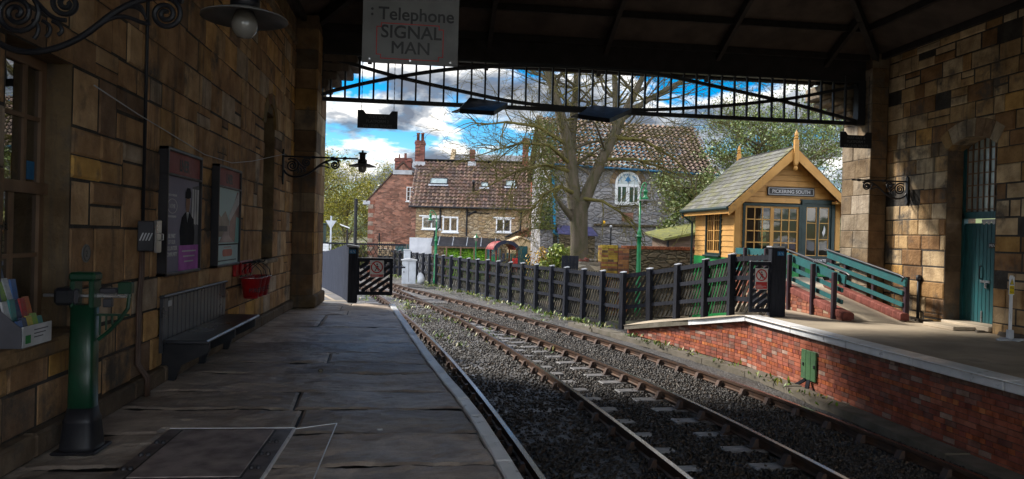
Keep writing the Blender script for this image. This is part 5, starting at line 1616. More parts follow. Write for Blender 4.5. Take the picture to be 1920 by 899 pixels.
handrail(8.60, 8.50, 'teal three-board handrail left of the ramp, beside the gate post', 14.25, 19.6, (14.5, 15.35, 16.4, 17.6, 18.8), 0)
handrail(9.84, 9.90, 'teal three-board handrail right of the ramp, passing the pale pillar', 14.12, 17.1, (14.2, 15.3, 16.4, 17.0), 0)
tl = thing('landing_rail', 'teal rail across the ramp landing behind the pale pillar', 'handrail', (10.3, 17.2, .5))
m_ = MB(); m_.beam((9.85, 17.15, 1.36), (11.4, 17.15, 1.36), .04, .07); m_.beam((9.85, 17.15, 1.05), (11.4, 17.15, 1.05), .04, .07); m_.box(11.3, 11.38, 17.1, 17.18, .0, 1.4); build('rail', m_, M['railteal'], tl)

# ------------------------------------------------------------------ signal cabin
sb = thing('signal_cabin', 'yellow weatherboarded signal cabin with slate roof and finials', 'signal box', (10.25, 21.5, -1))
CX0, CX1, CY0, CY1, CF, CE = 8.72, 11.80, 20.0, 23.0, .62, 2.72
cxm = (CX0 + CX1) / 2; AP = 4.12
gsl = (AP - CE) / (cxm - CX0)


def clap(mb, z0, z1, spans, y, face):
    """one weatherboard; spans are x (front) or y (side) intervals"""
    for a, b in spans:
        if b - a < .02: continue
        if face == 'front': mb.add([(a, y - .03, z0), (b, y - .03, z0), (b, y - .008, z1), (a, y - .008, z1), (a, y + .02, z0), (b, y + .02, z0), (b, y + .02, z1), (a, y + .02, z1)], [(0, 1, 2, 3), (0, 4, 5, 1), (4, 7, 6, 5), (2, 6, 7, 3), (0, 3, 7, 4), (1, 5, 6, 2)])
        else: mb.add([(y - .03, a, z0), (y - .03, b, z0), (y - .008, b, z1), (y - .008, a, z1), (y + .02, a, z0), (y + .02, b, z0), (y + .02, b, z1), (y + .02, a, z1)], [(0, 1, 2, 3), (0, 4, 5, 1), (4, 7, 6, 5), (2, 6, 7, 3), (0, 3, 7, 4), (1, 5, 6, 2)])


M['cabin'] = mat('yellow ochre boarding', (.53, .28, .075), .55, 0, (.44, .225, .055), 2, bump=.15, dirt=((.26, .14, .05), 2.2, .6), streak=((.2, .12, .05), .58, .4))
m_ = MB(); bh = .158
z = 1.09
while z < AP:
    z1 = z + bh - .004
    if z < CE:
        sp_ = [(CX0 + .12, CX1 - .12)]
        cut = []
        if z1 > 1.12 and z < 2.62: cut.append((8.93, 10.66))
        if z < 2.76: cut.append((10.62, 11.66))
        out = []; u_ = CX0 + .12
        for a, b in sorted(cut): out.append((u_, a)); u_ = max(u_, b)
        out.append((u_, CX1 - .12)); sp_ = [s for s in out if s[1] > s[0]]
    else:
        hw2 = (AP - z1) / gsl; sp_ = [(cxm - hw2, cxm + hw2)] if hw2 > 0 else []
    clap(m_, z, z1, sp_, CY0, 'front')
    if z < CE - .05:
        if z1 > 1.17 and z < 2.56: clap(m_, z, z1, [(CY0, 20.88), (22.06, CY1)], CX0, 'side')
        else: clap(m_, z, z1, [(CY0, CY1)], CX0, 'side')
    z += bh
# body shell behind the boards
m_.box(CX0 + .02, CX0 + .1, CY0 + .03, 20.88, -1, CE); m_.box(CX0 + .02, CX0 + .1, 22.06, CY1, -1, CE); m_.box(CX0 + .02, CX0 + .1, 20.88, 22.06, -1, 1.17); m_.box(CX0 + .02, CX0 + .1, 20.88, 22.06, 2.56, CE)
m_.box(CX1 - .1, CX1, CY0 + .03, CY1, -1, CE)
for a, b, c, d in ((CX0 + .1, CX1 - .1, -1, 1.2), (CX0 + .1, CX1 - .1, 2.4, CE)): m_.box(a, b, CY1 - .1, CY1, c, d)
m_.box(CX0 + .1, 9.2, CY1 - .1, CY1, 1.2, 2.4); m_.box(11.2, CX1 - .1, CY1 - .1, CY1, 1.2, 2.4)
m_.box(CX0 + .1, 8.93, CY0 + .02, CY0 + .1, -1, CE); m_.box(8.93, 10.62, CY0 + .02, CY0 + .1, -1, 1.12)
m_.prism([(CX0, CE), (CX1, CE), (cxm, AP - .02)], (0, CY0 + .021, 0), X0, ZU, Y1, .06); m_.prism([(CX0, CE), (CX1, CE), (cxm, AP - .02)], (0, CY1 - .06, 0), X0, ZU, Y1, .06)
build('boarding', m_, M['cabin'], sb)
m_ = MB(); m_.box(CX0 + .1, CX1 - .1, CY0 + .1, CY1 - .1, .55, CF); build('floor', m_, M['darkroom'], sb)
m_ = MB(); m_.box(CX0 + .105, CX0 + .12, CY0 + .12, 20.86, CF, 2.7); m_.box(CX0 + .105, CX0 + .12, 22.08, CY1 - .12, CF, 2.7); m_.box(CX1 - .12, CX1 - .105, CY0 + .12, CY1 - .12, CF, 2.7); m_.box(CX0 + .12, 9.2, CY1 - .12, CY1 - .105, CF, 2.7); m_.box(11.2, CX1 - .12, CY1 - .12, CY1 - .105, CF, 2.7); m_.box(9.2, 11.2, CY1 - .121, CY1 - .105, CF, 1.45); m_.box(9.2, 10.75, CY1 - .122, CY1 - .1, 1.45, 2.7)
build('lining', m_, M['oldred'], sb)
m_ = MB(); m_.box(CX0 + .1, CX1 - .1, CY0 + .1, CY1 - .1, 2.71, 2.74); build('ceiling', m_, M['bronze'], sb)
m_ = MB(); m_.bbox(9.1, 10.4, 20.5, 21.1, 1.2, 1.26, .01); m_.box(9.15, 9.2, 20.55, 20.6, .62, 1.2); m_.box(10.3, 10.35, 20.55, 20.6, .62, 1.2); m_.bbox(9.25, 9.42, 20.6, 20.8, 1.26, 1.42, .02); m_.bbox(10.0, 10.25, 22.4, 22.7, .62, 1.9, .02); m_.bbox(9.6, 9.8, 20.7, 20.9, 1.26, 1.34, .01)
build('desk', m_, M['bronze'], sb)
for x0, x1 in ((CX0 - .035, CX0 + .12), (CX1 - .12, CX1 + .03)):
    m_ = MB(); m_.bbox(x0, x1, CY0 - .045, CY0 + .02, 1.05, CE, .01); build('corner_post', m_, M['cabin'], sb)
m_ = MB(); m_.bbox(CX1 - .25, CX1 + .22, CY0 - .3, CY0 - .04, CE - .05, CE + .03, .01); build('eaves_block', m_, M['cabin'], sb)
m_ = MB(); m_.box(CX0 - .04, CX0 + .02, CY0 - .03, CY1, -1, 1.085); m_.box(CX0 + .02, 10.63, CY0 - .03, CY0 + .02, -1, 1.085); build('green_base', m_, M['brightgreen'], sb)


def sash(parent, face, a0, a1, z0, z1, ny, nz, d, m_frame, bw=.03, edge_=.055):
    """a glazed sash: face 'front' (x range, y=d) or 'side' (y range, x=d)"""
    f_ = MB()

    def bar(p0, p1, q0, q1, dep=.04, out=0.):
        if face == 'front': f_.box(p0, p1, d - out, d + dep, q0, q1)
        else: f_.box(d - out, d + dep, p0, p1, q0, q1)
    bar(a0, a0 + edge_, z0, z1, .05, .004); bar(a1 - edge_, a1, z0, z1, .05, .004); bar(a0 + edge_, a1 - edge_, z0, z0 + edge_ * 1.3); bar(a0 + edge_, a1 - edge_, z1 - edge_, z1)
    for i in range(1, ny): c = a0 + edge_ + (a1 - a0 - 2 * edge_) * i / ny; bar(c - bw / 2, c + bw / 2, z0 + edge_, z1 - edge_, .03, .002)
    for i in range(1, nz): c = z0 + edge_ + (z1 - z0 - 2 * edge_) * i / nz; bar(a0 + edge_, a1 - edge_, c - bw / 2, c + bw / 2, .032, .001)
    fr_ = build('sash', f_, m_frame, parent)
    f_ = MB()
    if face == 'front': f_.poly([(a0 + .01, d + .015, z0 + .01), (a1 - .01, d + .015, z0 + .01), (a1 - .01, d + .015, z1 - .01), (a0 + .01, d + .015, z1 - .01)])
    else: f_.poly([(d + .015, a0 + .01, z0 + .01), (d + .015, a1 - .01, z0 + .01), (d + .015, a1 - .01, z1 - .01), (d + .015, a0 + .01, z1 - .01)])
    build('pane', f_, M['signalglass'], fr_)


m_ = MB()
for x0, x1, z0, z1 in ((8.93, 9.0, 1.1, 2.64), (10.59, 10.665, 1.1, 2.64), (9.0, 10.59, 2.57, 2.64), (9.0, 10.59, 1.1, 1.17)): m_.box(x0, x1, CY0 - .05, CY0 + .08, z0, z1)
wf = build('window_frame', m_, M['cabteal'], sb)
sash(sb, 'front', 9.0, 9.8, 1.17, 2.57, 3, 4, CY0 - .02, M['cabin']); sash(sb, 'front', 9.8, 10.59, 1.17, 2.57, 3, 4, CY0 - .01, M['cabin'])
m_ = MB()
for y0, y1, z0, z1 in ((20.88, 20.95, 1.13, 2.6), (21.99, 22.06, 1.13, 2.6), (20.95, 21.99, 2.53, 2.6), (20.95, 21.99, 1.13, 1.2)): m_.box(CX0 - .055, CX0 + .08, y0, y1, z0, z1)
m_.bbox(CX0 - .12, CX0 - .04, 20.84, 22.1, 1.08, 1.13, .01)
build('window_frame', m_, M['cabteal'], sb)
sash(sb, 'side', 20.95, 21.47, 1.2, 2.53, 3, 4, CX0 - .02, M['cabin'], .022); sash(sb, 'side', 21.47, 21.99, 1.2, 2.53, 3, 4, CX0 - .01, M['cabin'], .022)
m_ = MB()
for x0, x1, z0, z1 in ((10.667, 10.75, CF, 2.76), (11.56, 11.66, CF, 2.76), (10.75, 11.56, 2.68, 2.76), (10.62, 11.66, 2.76, 2.79)): m_.box(x0, x1, CY0 - .055, CY0 + .08, z0, z1)
build('door_frame', m_, M['cabteal'], sb)
dd = MB(); dd.box(10.75, 10.82, CY0 - .02, CY0 + .03, CF, 2.68); dd.box(11.5, 11.56, CY0 - .02, CY0 + .03, CF, 2.68); dd.box(11.13, 11.2, CY0 - .021, CY0 + .031, CF, 2.68); dd.box(10.82, 11.5, CY0 - .019, CY0 + .029, 2.58, 2.68); dd.box(10.82, 11.5, CY0 - .019, CY0 + .029, 1.12, 1.2)
door = build('door', dd, M['cabteal'], sb)
m_ = MB(); m_.box(10.82, 11.13, CY0 - .01, CY0 + .02, CF, 1.12); m_.box(11.2, 11.5, CY0 - .01, CY0 + .02, CF, 1.12); build('lower_panel', m_, M['brightgreen'], door)
for a, b in ((10.82, 11.13), (11.2, 11.5)):
    f_ = MB()
    for c in (a, b - .02): f_.box(c, c + .02, CY0 - .012, CY0 + .02, 1.2, 2.58)
    for c in (1.2, 1.66, 2.12, 2.56): f_.box(a + .02, b - .02, CY0 - .011, CY0 + .02, c, c + .02)
    s_ = build('glazing_bars', f_, M['cabin'], door)
    f_ = MB(); f_.poly([(a, CY0 + .005, 1.2), (b, CY0 + .005, 1.2), (b, CY0 + .005, 2.58), (a, CY0 + .005, 2.58)]); build('pane', f_, M['signalglass'], door)
f_ = MB(); f_.prism([(0, 0), (.05, .1), (.06, .22), (.02, .32), (.0, .2), (-.04, .12)], (11.34, CY0 - .02, 1.75), X0, ZU, Y1, .008); build('white_sticker', f_, M['pale'], door)
m_ = MB(); m_.bbox(10.6, 11.7, CY0 - .1, CY0 - .06, 1.0, 1.14, .006); pv = build('private_board', m_, M['ink'], sb)
text('lettering', 'PRIVATE', .105, (11.2, CY0 - .104, 1.04), X0, ZU, M['pale'], pv, bold=.002)
m_ = MB(); m_.bbox(9.62, 11.02, CY0 - .07, CY0 - .035, 2.87, 3.12, .006); nb_ = build('name_board', m_, M['ink'], sb)
m_ = MB()
for a, b, c, d in ((9.65, 10.99, 2.9, 2.912), (9.65, 10.99, 3.078, 3.09), (9.65, 9.662, 2.9, 3.09), (10.978, 10.99, 2.9, 3.09)): m_.box(a, b, CY0 - .0745, CY0 - .07, c, d)
build('white_border', m_, M['pale'], nb_)
text('lettering', 'PICKERING SOUTH', .135, (10.32, CY0 - .074, 2.948), X0, ZU, M['pale'], nb_, sx=.98, bold=.0025)
# roof of the cabin
rng = random.Random(31)
OV = .34; y0r, y1r = CY0 - .36, CY1 + .36
for sg in (-1, 1):
    m_ = MB()
    eU = V3(cxm + sg * (cxm - CX0 + OV), y0r, CE - OV * gsl + .06) if True else 0
    Sv = unit((-sg, 0, gsl)); Ns = unit((sg * gsl, 0, 1)); Ls = (cxm - CX0 + OV) * math.sqrt(1 + gsl * gsl)
    Uv = V3(0, 1, 0)
    o_ = eU + Ns * .05
    n = 13; hh = Ls / n
    for i in range(n):
        a = o_ + Sv * hh * i; y = 0.
        off = (i % 2) * .15
        edges_ = [0.] + list(np.arange(.3 - off if off else .3, y1r - y0r - .05, .3)) + [y1r - y0r]
        for e0, e1 in zip(edges_[:-1], edges_[1:]):
            k = rng.uniform(.75, 1.2); c = (.15 * k, .145 * k, .13 * k) if rng.random() < .7 else (.15 * k, .145 * k, .085 * k)
            g = .004
            p = [a + Uv * (e0 + g) + Ns * .018, a + Uv * (e1 - g) + Ns * .018, a + Uv * (e1 - g) + Sv * (hh * 1.02) + Ns * .004, a + Uv * (e0 + g) + Sv * (hh * 1.02) + Ns * .004]
            m_.add(p + [q - Ns * .014 for q in p], [(0, 1, 2, 3), (4, 5, 6, 7), (0, 1, 5, 4), (1, 2, 6, 5), (3, 0, 4, 7)], c)
    q = [eU + Ns * .035, eU + Uv * (y1r - y0r) + Ns * .035]; q += [q[1] + Sv * Ls, q[0] + Sv * Ls]; m_.poly(q, (.05, .05, .05))
    build('roof_slope', m_, M['slate'], sb)
    m_ = MB(); q = [eU, eU + Uv * (y1r - y0r)]; q += [q[1] + Sv * Ls, q[0] + Sv * Ls]; m_.poly(q); build('soffit', m_, M['cabin'], sb)
    for yy in (y0r - .02, y1r - .02):
        m_ = MB(); a = eU + V3(0, yy - y0r, -.03); m_.beam(a, a + Sv * Ls, .045, .22, (0, 1, 0)) if False else m_.add([V3(p[0], yy + dy, p[2]) for dy in (0, .045) for p in (eU + Ns * .03, eU + Sv * Ls + Ns * .03 , eU + Sv * (Ls) - ZU * .27, eU - ZU * .2)], [(0, 1, 2, 3), (7, 6, 5, 4), (0, 4, 5, 1), (2, 6, 7, 3), (0, 3, 7, 4), (1, 5, 6, 2)])
        build('barge_board', m_, M['cabin'], sb)
    m_ = MB(); m_.box(eU[0] - .02 if sg > 0 else eU[0] - .0, eU[0] + .02 if sg > 0 else eU[0] + .035, y0r + .05, y1r - .05, eU[2] - .15, eU[2] - .01); build('fascia', m_, M['cabin'], sb)
    m_ = MB(); m_.tube([(eU[0] + sg * .04, y0r - .01, eU[2] + .0), (eU[0] + sg * .04, y1r, eU[2] + .0)], .055, 8); gt = build('gutter', m_, M['cabteal'], sb)
    if sg < 0:
        m_ = MB(); xg = eU[0] - .04; m_.tube([(xg, y1r - .15, eU[2] - .03), (xg, y1r - .15, eU[2] - .12), (CX0 - .09, y1r - .28, eU[2] - .36), (CX0 - .09, y1r - .28, -1)], .035, 8); build('downpipe', m_, M['cabteal'], sb)
m_ = MB(); m_.tube([(cxm, y0r, AP + .1), (cxm, y1r, AP + .1)], .045, 8); build('ridge', m_, M['slate'], sb)
for yy in (y0r - .035, y1r):
    m_ = MB(); m_.bbox(cxm - .06, cxm + .06, yy - .05, yy + .05, AP - .38, AP + .3, .008)
    m_.lathe([(.03, AP + .3), (.06, AP + .33), (.065, AP + .36), (.035, AP + .38), (.055, AP + .42), (.045, AP + .47), (.0, AP + .58)], cxm, yy, 12)
    m_.lathe([(.0, AP - .56), (.04, AP - .55), (.06, AP - .5), (.05, AP - .45), (.03, AP - .43), (.05, AP - .41), (.05, AP - .38)], cxm, yy, 12)
    build('finial', m_, M['cabin'], sb)

# ------------------------------------------------------------------ lamp posts
def swan_lamp(name, label, x, y, zb, ztop, lx, lz):
    r = thing(name, label, 'lamp post', (x, y, zb), 0, 'green swan neck lamp posts')
    zc = zb + (ztop - zb) * .6
    m_ = MB(); m_.lathe([(.11, zb), (.11, zb + .25), (.085, zb + .3), (.07, zc - .3), (.07, zc - .05), (.1, zc - .04), (.1, zc), (.06, zc + .02), (.075, zc + .06), (.055, zc + .18), (.035, zc + .22), (.03, ztop - .45)], x, y, 14); build('post', m_, M['lampgreen'], r, True)
    m_ = MB(); a = bez((x, y, ztop - .5), (x, y, ztop + .12), (lx + (lx - x) * .5, y, ztop + .12), (lx, y, lz + .3), n=18); m_.tube(a, .02, 8); m_.tube(bez((x, y, ztop - .25), ((x + lx) / 2, y, ztop - .1), (lx, y, lz + .35)), .012, 6); build('swan_neck', m_, M['lampgreen'], r, True)
    m_ = MB(); m_.lathe([(.02, lz + .34), (.07, lz + .3), (.075, lz + .24), (.055, lz + .23), (.055, lz + .1), (.1, lz + .08), (.105, lz + .02), (.08, lz)], lx, y, 14); build('lamp_head', m_, M['lampgreen'], r, True)
    m_ = MB(); m_.lathe([(.07, lz + .01), (.27, lz - .035), (.27, lz - .045), (.07, lz - .01)], lx, y, 22); build('shade', m_, M['enamel'], r, True)
    m_ = MB(); m_.lathe([(.07, lz - .01), (.085, lz - .06), (.06, lz - .14), (0, lz - .16)], lx, y, 14); build('globe', m_, M['globe'], r, True)


swan_lamp('lamp_post', 'tall green swan neck lamp post in front of the barn', 7.17, 24, -1, 3.42, 7.34, 2.86)
swan_lamp('lamp_post', 'green swan neck lamp post in front of the stone house', .77, 38, -1, 2.72, .46, 2.22)
r = thing('lamp_post', 'short green post lantern by the lean-to, left of the play train', 'lamp post', (2.95, 40, -1))
m_ = MB(); m_.lathe([(.08, -1), (.06, -.6), (.03, .6), (.03, 1.15), (.05, 1.2)], 2.95, 40, 10); build('post', m_, M['lampgreen'], r, True)
m_ = MB(); m_.lathe([(.06, 1.2), (.11, 1.4)], 2.95, 40, 6); build('lantern', m_, M['globe'], r)
m_ = MB(); m_.lathe([(.14, 1.4), (.06, 1.5), (.03, 1.52), (.02, 1.62), (0, 1.63)], 2.95, 40, 6); build('lantern_roof', m_, M['lampgreen'], r)
# ------------------------------------------------------------------ houses behind the fence
M['rubbletan'] = rubble_mat('tan rubble stone', [(.34, .23, .13), (.47, .35, .21), (.54, .43, .29), (.4, .28, .15), (.6, .5, .36)], (.2, .155, .11), (2.9, 2.9, 6.), .9)
M['rubblegrey'] = rubble_mat('grey rubble stone', [(.2, .2, .225), (.3, .295, .315), (.36, .35, .36), (.25, .225, .22), (.42, .4, .39)], (.2, .19, .19), (3.1, 3.1, 6.6), .9)
M['rubbledark'] = rubble_mat('dark rubble wall', [(.1, .08, .05), (.17, .13, .08), (.13, .1, .06), (.2, .16, .09)], (.04, .035, .02), (3.0, 3.0, 8.), .9)
M['oldbrick'] = brick_mat('old red brick', (.33, .13, .085), (.19, .085, .065), (.2, .16, .13), .23, .075, 'xz', stain=(.2, .12, .09))
M['chimbrick'] = brick_mat('chimney brick', (.26, .075, .05), (.18, .06, .05), (.12, .09, .08), .23, .075, 'xz', stain=(.1, .05, .04))
M['lichenbrick'] = brick_mat('lichened brick', (.26, .16, .03), (.19, .075, .03), (.13, .1, .06), .23, .075, 'xz', stain=(.28, .19, .03))
M['oldwhite'] = mat('flaking whitewash', (.62, .64, .7), .8, 0, (.48, .5, .56), 2, bump=.6, bscale=9, bdist=.03, dirt=((.2, .18, .17), 4, .66))
M['lead'] = mat('lead flashing', (.4, .42, .46), .6)
M['ivy'] = M['leaf']
TILE = [(.16, .1, .083), (.19, .115, .09), (.135, .092, .08), (.18, .125, .1), (.12, .085, .076), (.21, .135, .1)]
TILEB = [(.2, .145, .12), (.25, .18, .145), (.17, .13, .11), (.27, .19, .145), (.15, .125, .09)]
TILER = [(.33, .075, .04), (.28, .06, .035), (.36, .1, .06)]


def pantile(mb, O, U, S, w, L, cols, rng, tw=.26, th=.33, amp=.03, sag=0.):
    O, U, S = np.array(O, float), unit(U), unit(S)
    Nn = np.cross(U, S)
    if Nn[2] < 0: Nn = -Nn
    nu, nv = max(1, round(w / tw)), max(1, round(L / th)); k = 6
    for j in range(nv):
        base = len(mb.v)
        for row, hv in ((0, .075), (1, .0)):
            for i in range(nu * k + 1):
                s = i / k; ph = s % 1.
                wv = amp * math.sin(2 * math.pi * ph) + (amp * .3 if ph < .5 else 0)
                uu = w * i / (nu * k)
                mb.v.append(tuple(O + U * uu + S * (L * (j + row) / nv + (0 if row == 0 else .03)) + Nn * (wv + hv) - ZU * sag * uu / w))
        n = nu * k + 1
        for i in range(nu * k):
            if i % k == 0:
                c = cols[rng.randrange(len(cols))]; kk = rng.uniform(.75, 1.25); c = tuple(q * kk for q in c)
            mb.f.append((base + i, base + i + 1, base + n + i + 1, base + n + i)); mb.c.append(c)


def win2(par, x0, x1, z0, z1, y, fm, gm, nx=2, fw_=.07, sill=True, lintel=False, dep=.08, nz=1, name='window'):
    f_ = MB()
    f_.box(x0, x0 + fw_, y - .02, y + dep, z0, z1); f_.box(x1 - fw_, x1, y - .02, y + dep, z0, z1); f_.box(x0 + fw_, x1 - fw_, y - .021, y + dep - .001, z0, z0 + fw_); f_.box(x0 + fw_, x1 - fw_, y - .021, y + dep - .001, z1 - fw_, z1)
    for i in range(1, nx): c = x0 + (x1 - x0) * i / nx; f_.box(c - fw_ * .5, c + fw_ * .5, y - .015, y + dep - .002, z0 + fw_, z1 - fw_)
    for i in range(1, nz): c = z0 + (z1 - z0) * i / nz; f_.box(x0 + fw_, x1 - fw_, y - .012, y + dep - .004, c - fw_ * .25, c + fw_ * .25)
    w_ = build(name, f_, fm, par, local=True)
    f_ = MB(); f_.box(x0 + .01, x1 - .01, y + .0, y + .006, z0 + .01, z1 - .01); build('pane', f_, gm, w_, local=True)
    if sill: f_ = MB(); f_.bbox(x0 - .06, x1 + .06, y - .09, y + .02, z0 - .08, z0 - .002, .01); build('sill', f_, fm, w_, local=True)
    if lintel: f_ = MB(); f_.bbox(x0 - .2, x1 + .2, y - .05, y + .02, z1 + .002, z1 + .09, .01); build('lintel', f_, fm, w_, local=True)
    return w_


def chimney(par, u0, u1, v0, v1, z0, z1, pots=0):
    f_ = MB(); f_.box(u0, u1, v0, v1, z0, z1 - .25); f_.box(u0 - .04, u1 + .04, v0 - .04, v1 + .04, z1 - .25, z1 - .1); f_.box(u0 - .01, u1 + .01, v0 - .01, v1 + .01, z1 - .1, z1)
    c = build('chimney', f_, M['chimbrick'], par, local=True)
    for k in range(pots):
        x = u0 + (u1 - u0) * (k + .5) / pots
        f_ = MB(); f_.lathe([(.1, z1), (.095, z1 + .45), (.12, z1 + .46), (.12, z1 + .52), (.08, z1 + .52)], x, (v0 + v1) / 2, 10); build('chimney_pot', f_, M['chimbrick'], c, True, local=True)
    f_ = MB(); f_.box(u0 - .1, u1 + .1, v0 - .12, v1 + .1, z0, z0 + .28); build('flashing', f_, M['lead'], c, local=True)


rng = random.Random(17)
AZ = math.radians(-7)
hs_ = thing('stone_house', 'tan stone cottage with brown pantile roof and rooflights', 'house', (-.453, 46, 0), AZ)
f_ = MB(); f_.box(-.15, 7.3, 0, 6, -1.2, 3.3); f_.prism([(0, 3.3), (6, 3.3), (3, 6.2)], (-.15, 0, 0), Y1, ZU, X0, 7.45); build('wall', f_, M['rubbletan'], hs_, local=True)
f_ = MB(); f_.box(-.17, .12, -.012, 0, 1.3, 3.3); build('brick_quoin', f_, M['oldbrick'], hs_, local=True)
f_ = MB(); f_.box(-.23, 1.23, -.015, 0, -1.2, 1.29); build('whitewash', f_, M['oldwhite'], hs_, local=True)
f_ = MB(); pantile(f_, (-.3, -.28, 3.16), (1, 0, 0), (0, 3.28, 3.12), 7.65, 4.53, TILE, rng); pantile(f_, (-.3, 6.28, 3.16), (1, 0, 0), (0, -3.28, 3.12), 7.65, 4.53, TILE, rng)
rf_ = build('roof', f_, M['pantile'], hs_, True, local=True)
f_ = MB(); f_.tube([(-.3, 3, 6.3), (7.35, 3, 6.3)], .11, 8); build('ridge', f_, M['pantile'], rf_, local=True)
sl2_ = unit((0, 3.28, 3.12))
for nm, u0, u1, s0, s1, gm in (('rooflight', .78, 1.9, 2.02, 2.6, 'skylight'), ('rooflight', 3.98, 4.46, 1.85, 2.3, 'skylight'), ('rooflight', 5.53, 6.18, 1.98, 2.55, 'skylight')):
    b0 = V3(0, -.28, 3.16); nn_ = V3(0, -sl2_[2], sl2_[1])
    q = lambda u_, s_, h: b0 + V3(u_, 0, 0) + sl2_ * s_ + nn_ * (h + .06)
    f_ = MB()
    for a, b, c, d in ((u0, u0 + .05, s0, s1), (u1 - .05, u1, s0, s1), (u0, u1, s0, s0 + .05), (u0, u1, s1 - .05, s1)):
        f_.add([q(a, c, .02), q(b, c, .02), q(b, d, .02), q(a, d, .02), q(a, c, .13), q(b, c, .13), q(b, d, .13), q(a, d, .13)], [(4, 5, 6, 7), (0, 1, 5, 4), (1, 2, 6, 5), (2, 3, 7, 6), (3, 0, 4, 7)])
    w_ = build('rooflight', f_, M['iron'], rf_, local=True)
    f_ = MB(); f_.add([q(u0 + .02, s0 + .02, .11), q(u1 - .02, s0 + .02, .11), q(u1 - .02, s1 - .02, .11), q(u0 + .02, s1 - .02, .11), q(u0 - .06, s0 - .14, .075), q(u1 + .06, s0 - .14, .075), q(u1 + .06, s0 + .0, .085), q(u0 - .06, s0 + .0, .085)], [(0, 1, 2, 3)])
    build('rooflight_pane', f_, M['skylight'], rf_, local=True)
    f_ = MB(); f_.add([q(u0 - .06, s0 - .14, .075), q(u1 + .06, s0 - .14, .075), q(u1 + .06, s0 + .0, .085), q(u0 - .06, s0 + .0, .085)], [(0, 1, 2, 3)]); build('flashing', f_, M['lead'], rf_, local=True)
f_ = MB(); f_.lathe([(.07, 4.2), (.06, 4.75), (.09, 4.76), (.09, 4.9), (.03, 4.95)], 3.55, .85, 10); build('vent_pipe', f_, M['iron'], rf_, True, local=True)
chimney(hs_, -.39, .19, 2.7, 3.3, 5.9, 7.56, 2); chimney(hs_, 3.15, 3.47, 2.75, 3.2, 6.0, 7.08); chimney(hs_, 6.56, 6.95, 2.7, 3.3, 5.6, 7.9)
win2(hs_, .52, 1.65, 1.84, 2.58, 0, M['white'], M['skylight'], 2, lintel=True)
win2(hs_, 1.75, 2.72, 1.68, 2.63, 0, M['white'], M['mirrorglass'], 2, .1, lintel=False)
win2(hs_, 5.02, 5.95, 1.76, 2.58, 0, M['white'], M['mirrorglass'], 2, .08, lintel=True)
f_ = MB(); f_.tube([(-.3, -.32, 3.17), (7.3, -.32, 3.17)], .06, 8); build('gutter', f_, M['iron'], hs_, local=True)
for pts in ([(1.62, -.3, 3.15), (1.62, -.08, 2.95), (1.62, -.08, 1.95), (1.3, -.08, 1.7), (1.3, -.08, 1.2)], [(3.24, -.3, 3.15), (3.24, -.08, 2.95), (3.24, -.08, 1.45)], [(6.55, -.3, 3.15), (6.55, -.08, 2.95), (6.5, -.08, 1.9), (5.6, -.15, 1.45)], [(3.3, -.08, 2.75), (3.8, -.08, 3.0)]):
    f_ = MB(); f_.tube(pts, .055, 8); build('downpipe', f_, M['iron'], hs_, local=True)
f_ = MB(); f_.tube([(3.3, -.06, 2.9), (4.6, -.06, 2.88)], .03, 6); build('cable', f_, M['iron'], hs_, local=True)
# lean-to
lt = thing('glazed_lean_to', 'low lean-to with grey sloping roof along the stone cottage', 'lean-to', (-.453, 46, 0), AZ)
f_ = MB(); f_.add([(1.2, -.02, 1.4), (5.3, -.02, 1.36), (5.3, -1.15, .86), (1.2, -1.15, .86), (1.2, -.02, 1.36), (5.3, -.02, 1.32), (5.3, -1.15, .82), (1.2, -1.15, .82)], [(0, 1, 2, 3), (7, 6, 5, 4), (0, 3, 7, 4), (1, 2, 6, 5), (2, 3, 7, 6)])
build('roof', f_, M['dkgrey'], lt, local=True)
for k in range(5):
    f_ = MB(); u_ = 1.6 + k * .85; f_.add([(u_, -.03, 1.41), (u_ + .05, -.03, 1.41), (u_ + .05, -1.16, .875), (u_, -1.16, .875)], [(0, 1, 2, 3)]); build('roof_strip', f_, M['lead'], lt, local=True)
for u_ in (1.25, 2.1, 2.95, 3.75, 4.45, 5.22):
    f_ = MB(); f_.box(u_, u_ + .08, -1.14, -1.06, -1.2, .83); build('post', f_, M['bronze'], lt, local=True)
f_ = MB(); f_.box(1.3, 5.3, -1.12, -1.07, .74, .825); build('head_rail', f_, M['bronze'], lt, local=True)
f_ = MB(); f_.box(4.58, 5.36, -1.13, -1.09, -1.1, .76); dr_ = build('door', f_, M['teal'], lt, local=True)
f_ = MB(); f_.box(4.66, 4.95, -1.14, -1.13, -.6, .3); f_.box(5.0, 5.28, -1.14, -1.13, -.6, .3); build('door_panel', f_, M['brightgreen'], dr_, local=True)
f_ = MB()
for k in range(5): a = math.pi * (k + .5) / 5; f_.beam((4.97 + .06 * math.cos(a), -1.14, .4 + .06 * math.sin(a)), (4.97 + .27 * math.cos(a), -1.14, .4 + .27 * math.sin(a)), .01, .05, (0, 1, 0))
build('fanlight_rays', f_, M['cream'], dr_, local=True)
gb = thing('planting_bed', 'bright green planting bed seen through the lean-to', 'planting', (-.453, 46, -1), AZ)
f_ = MB(); rg = random.Random(2)
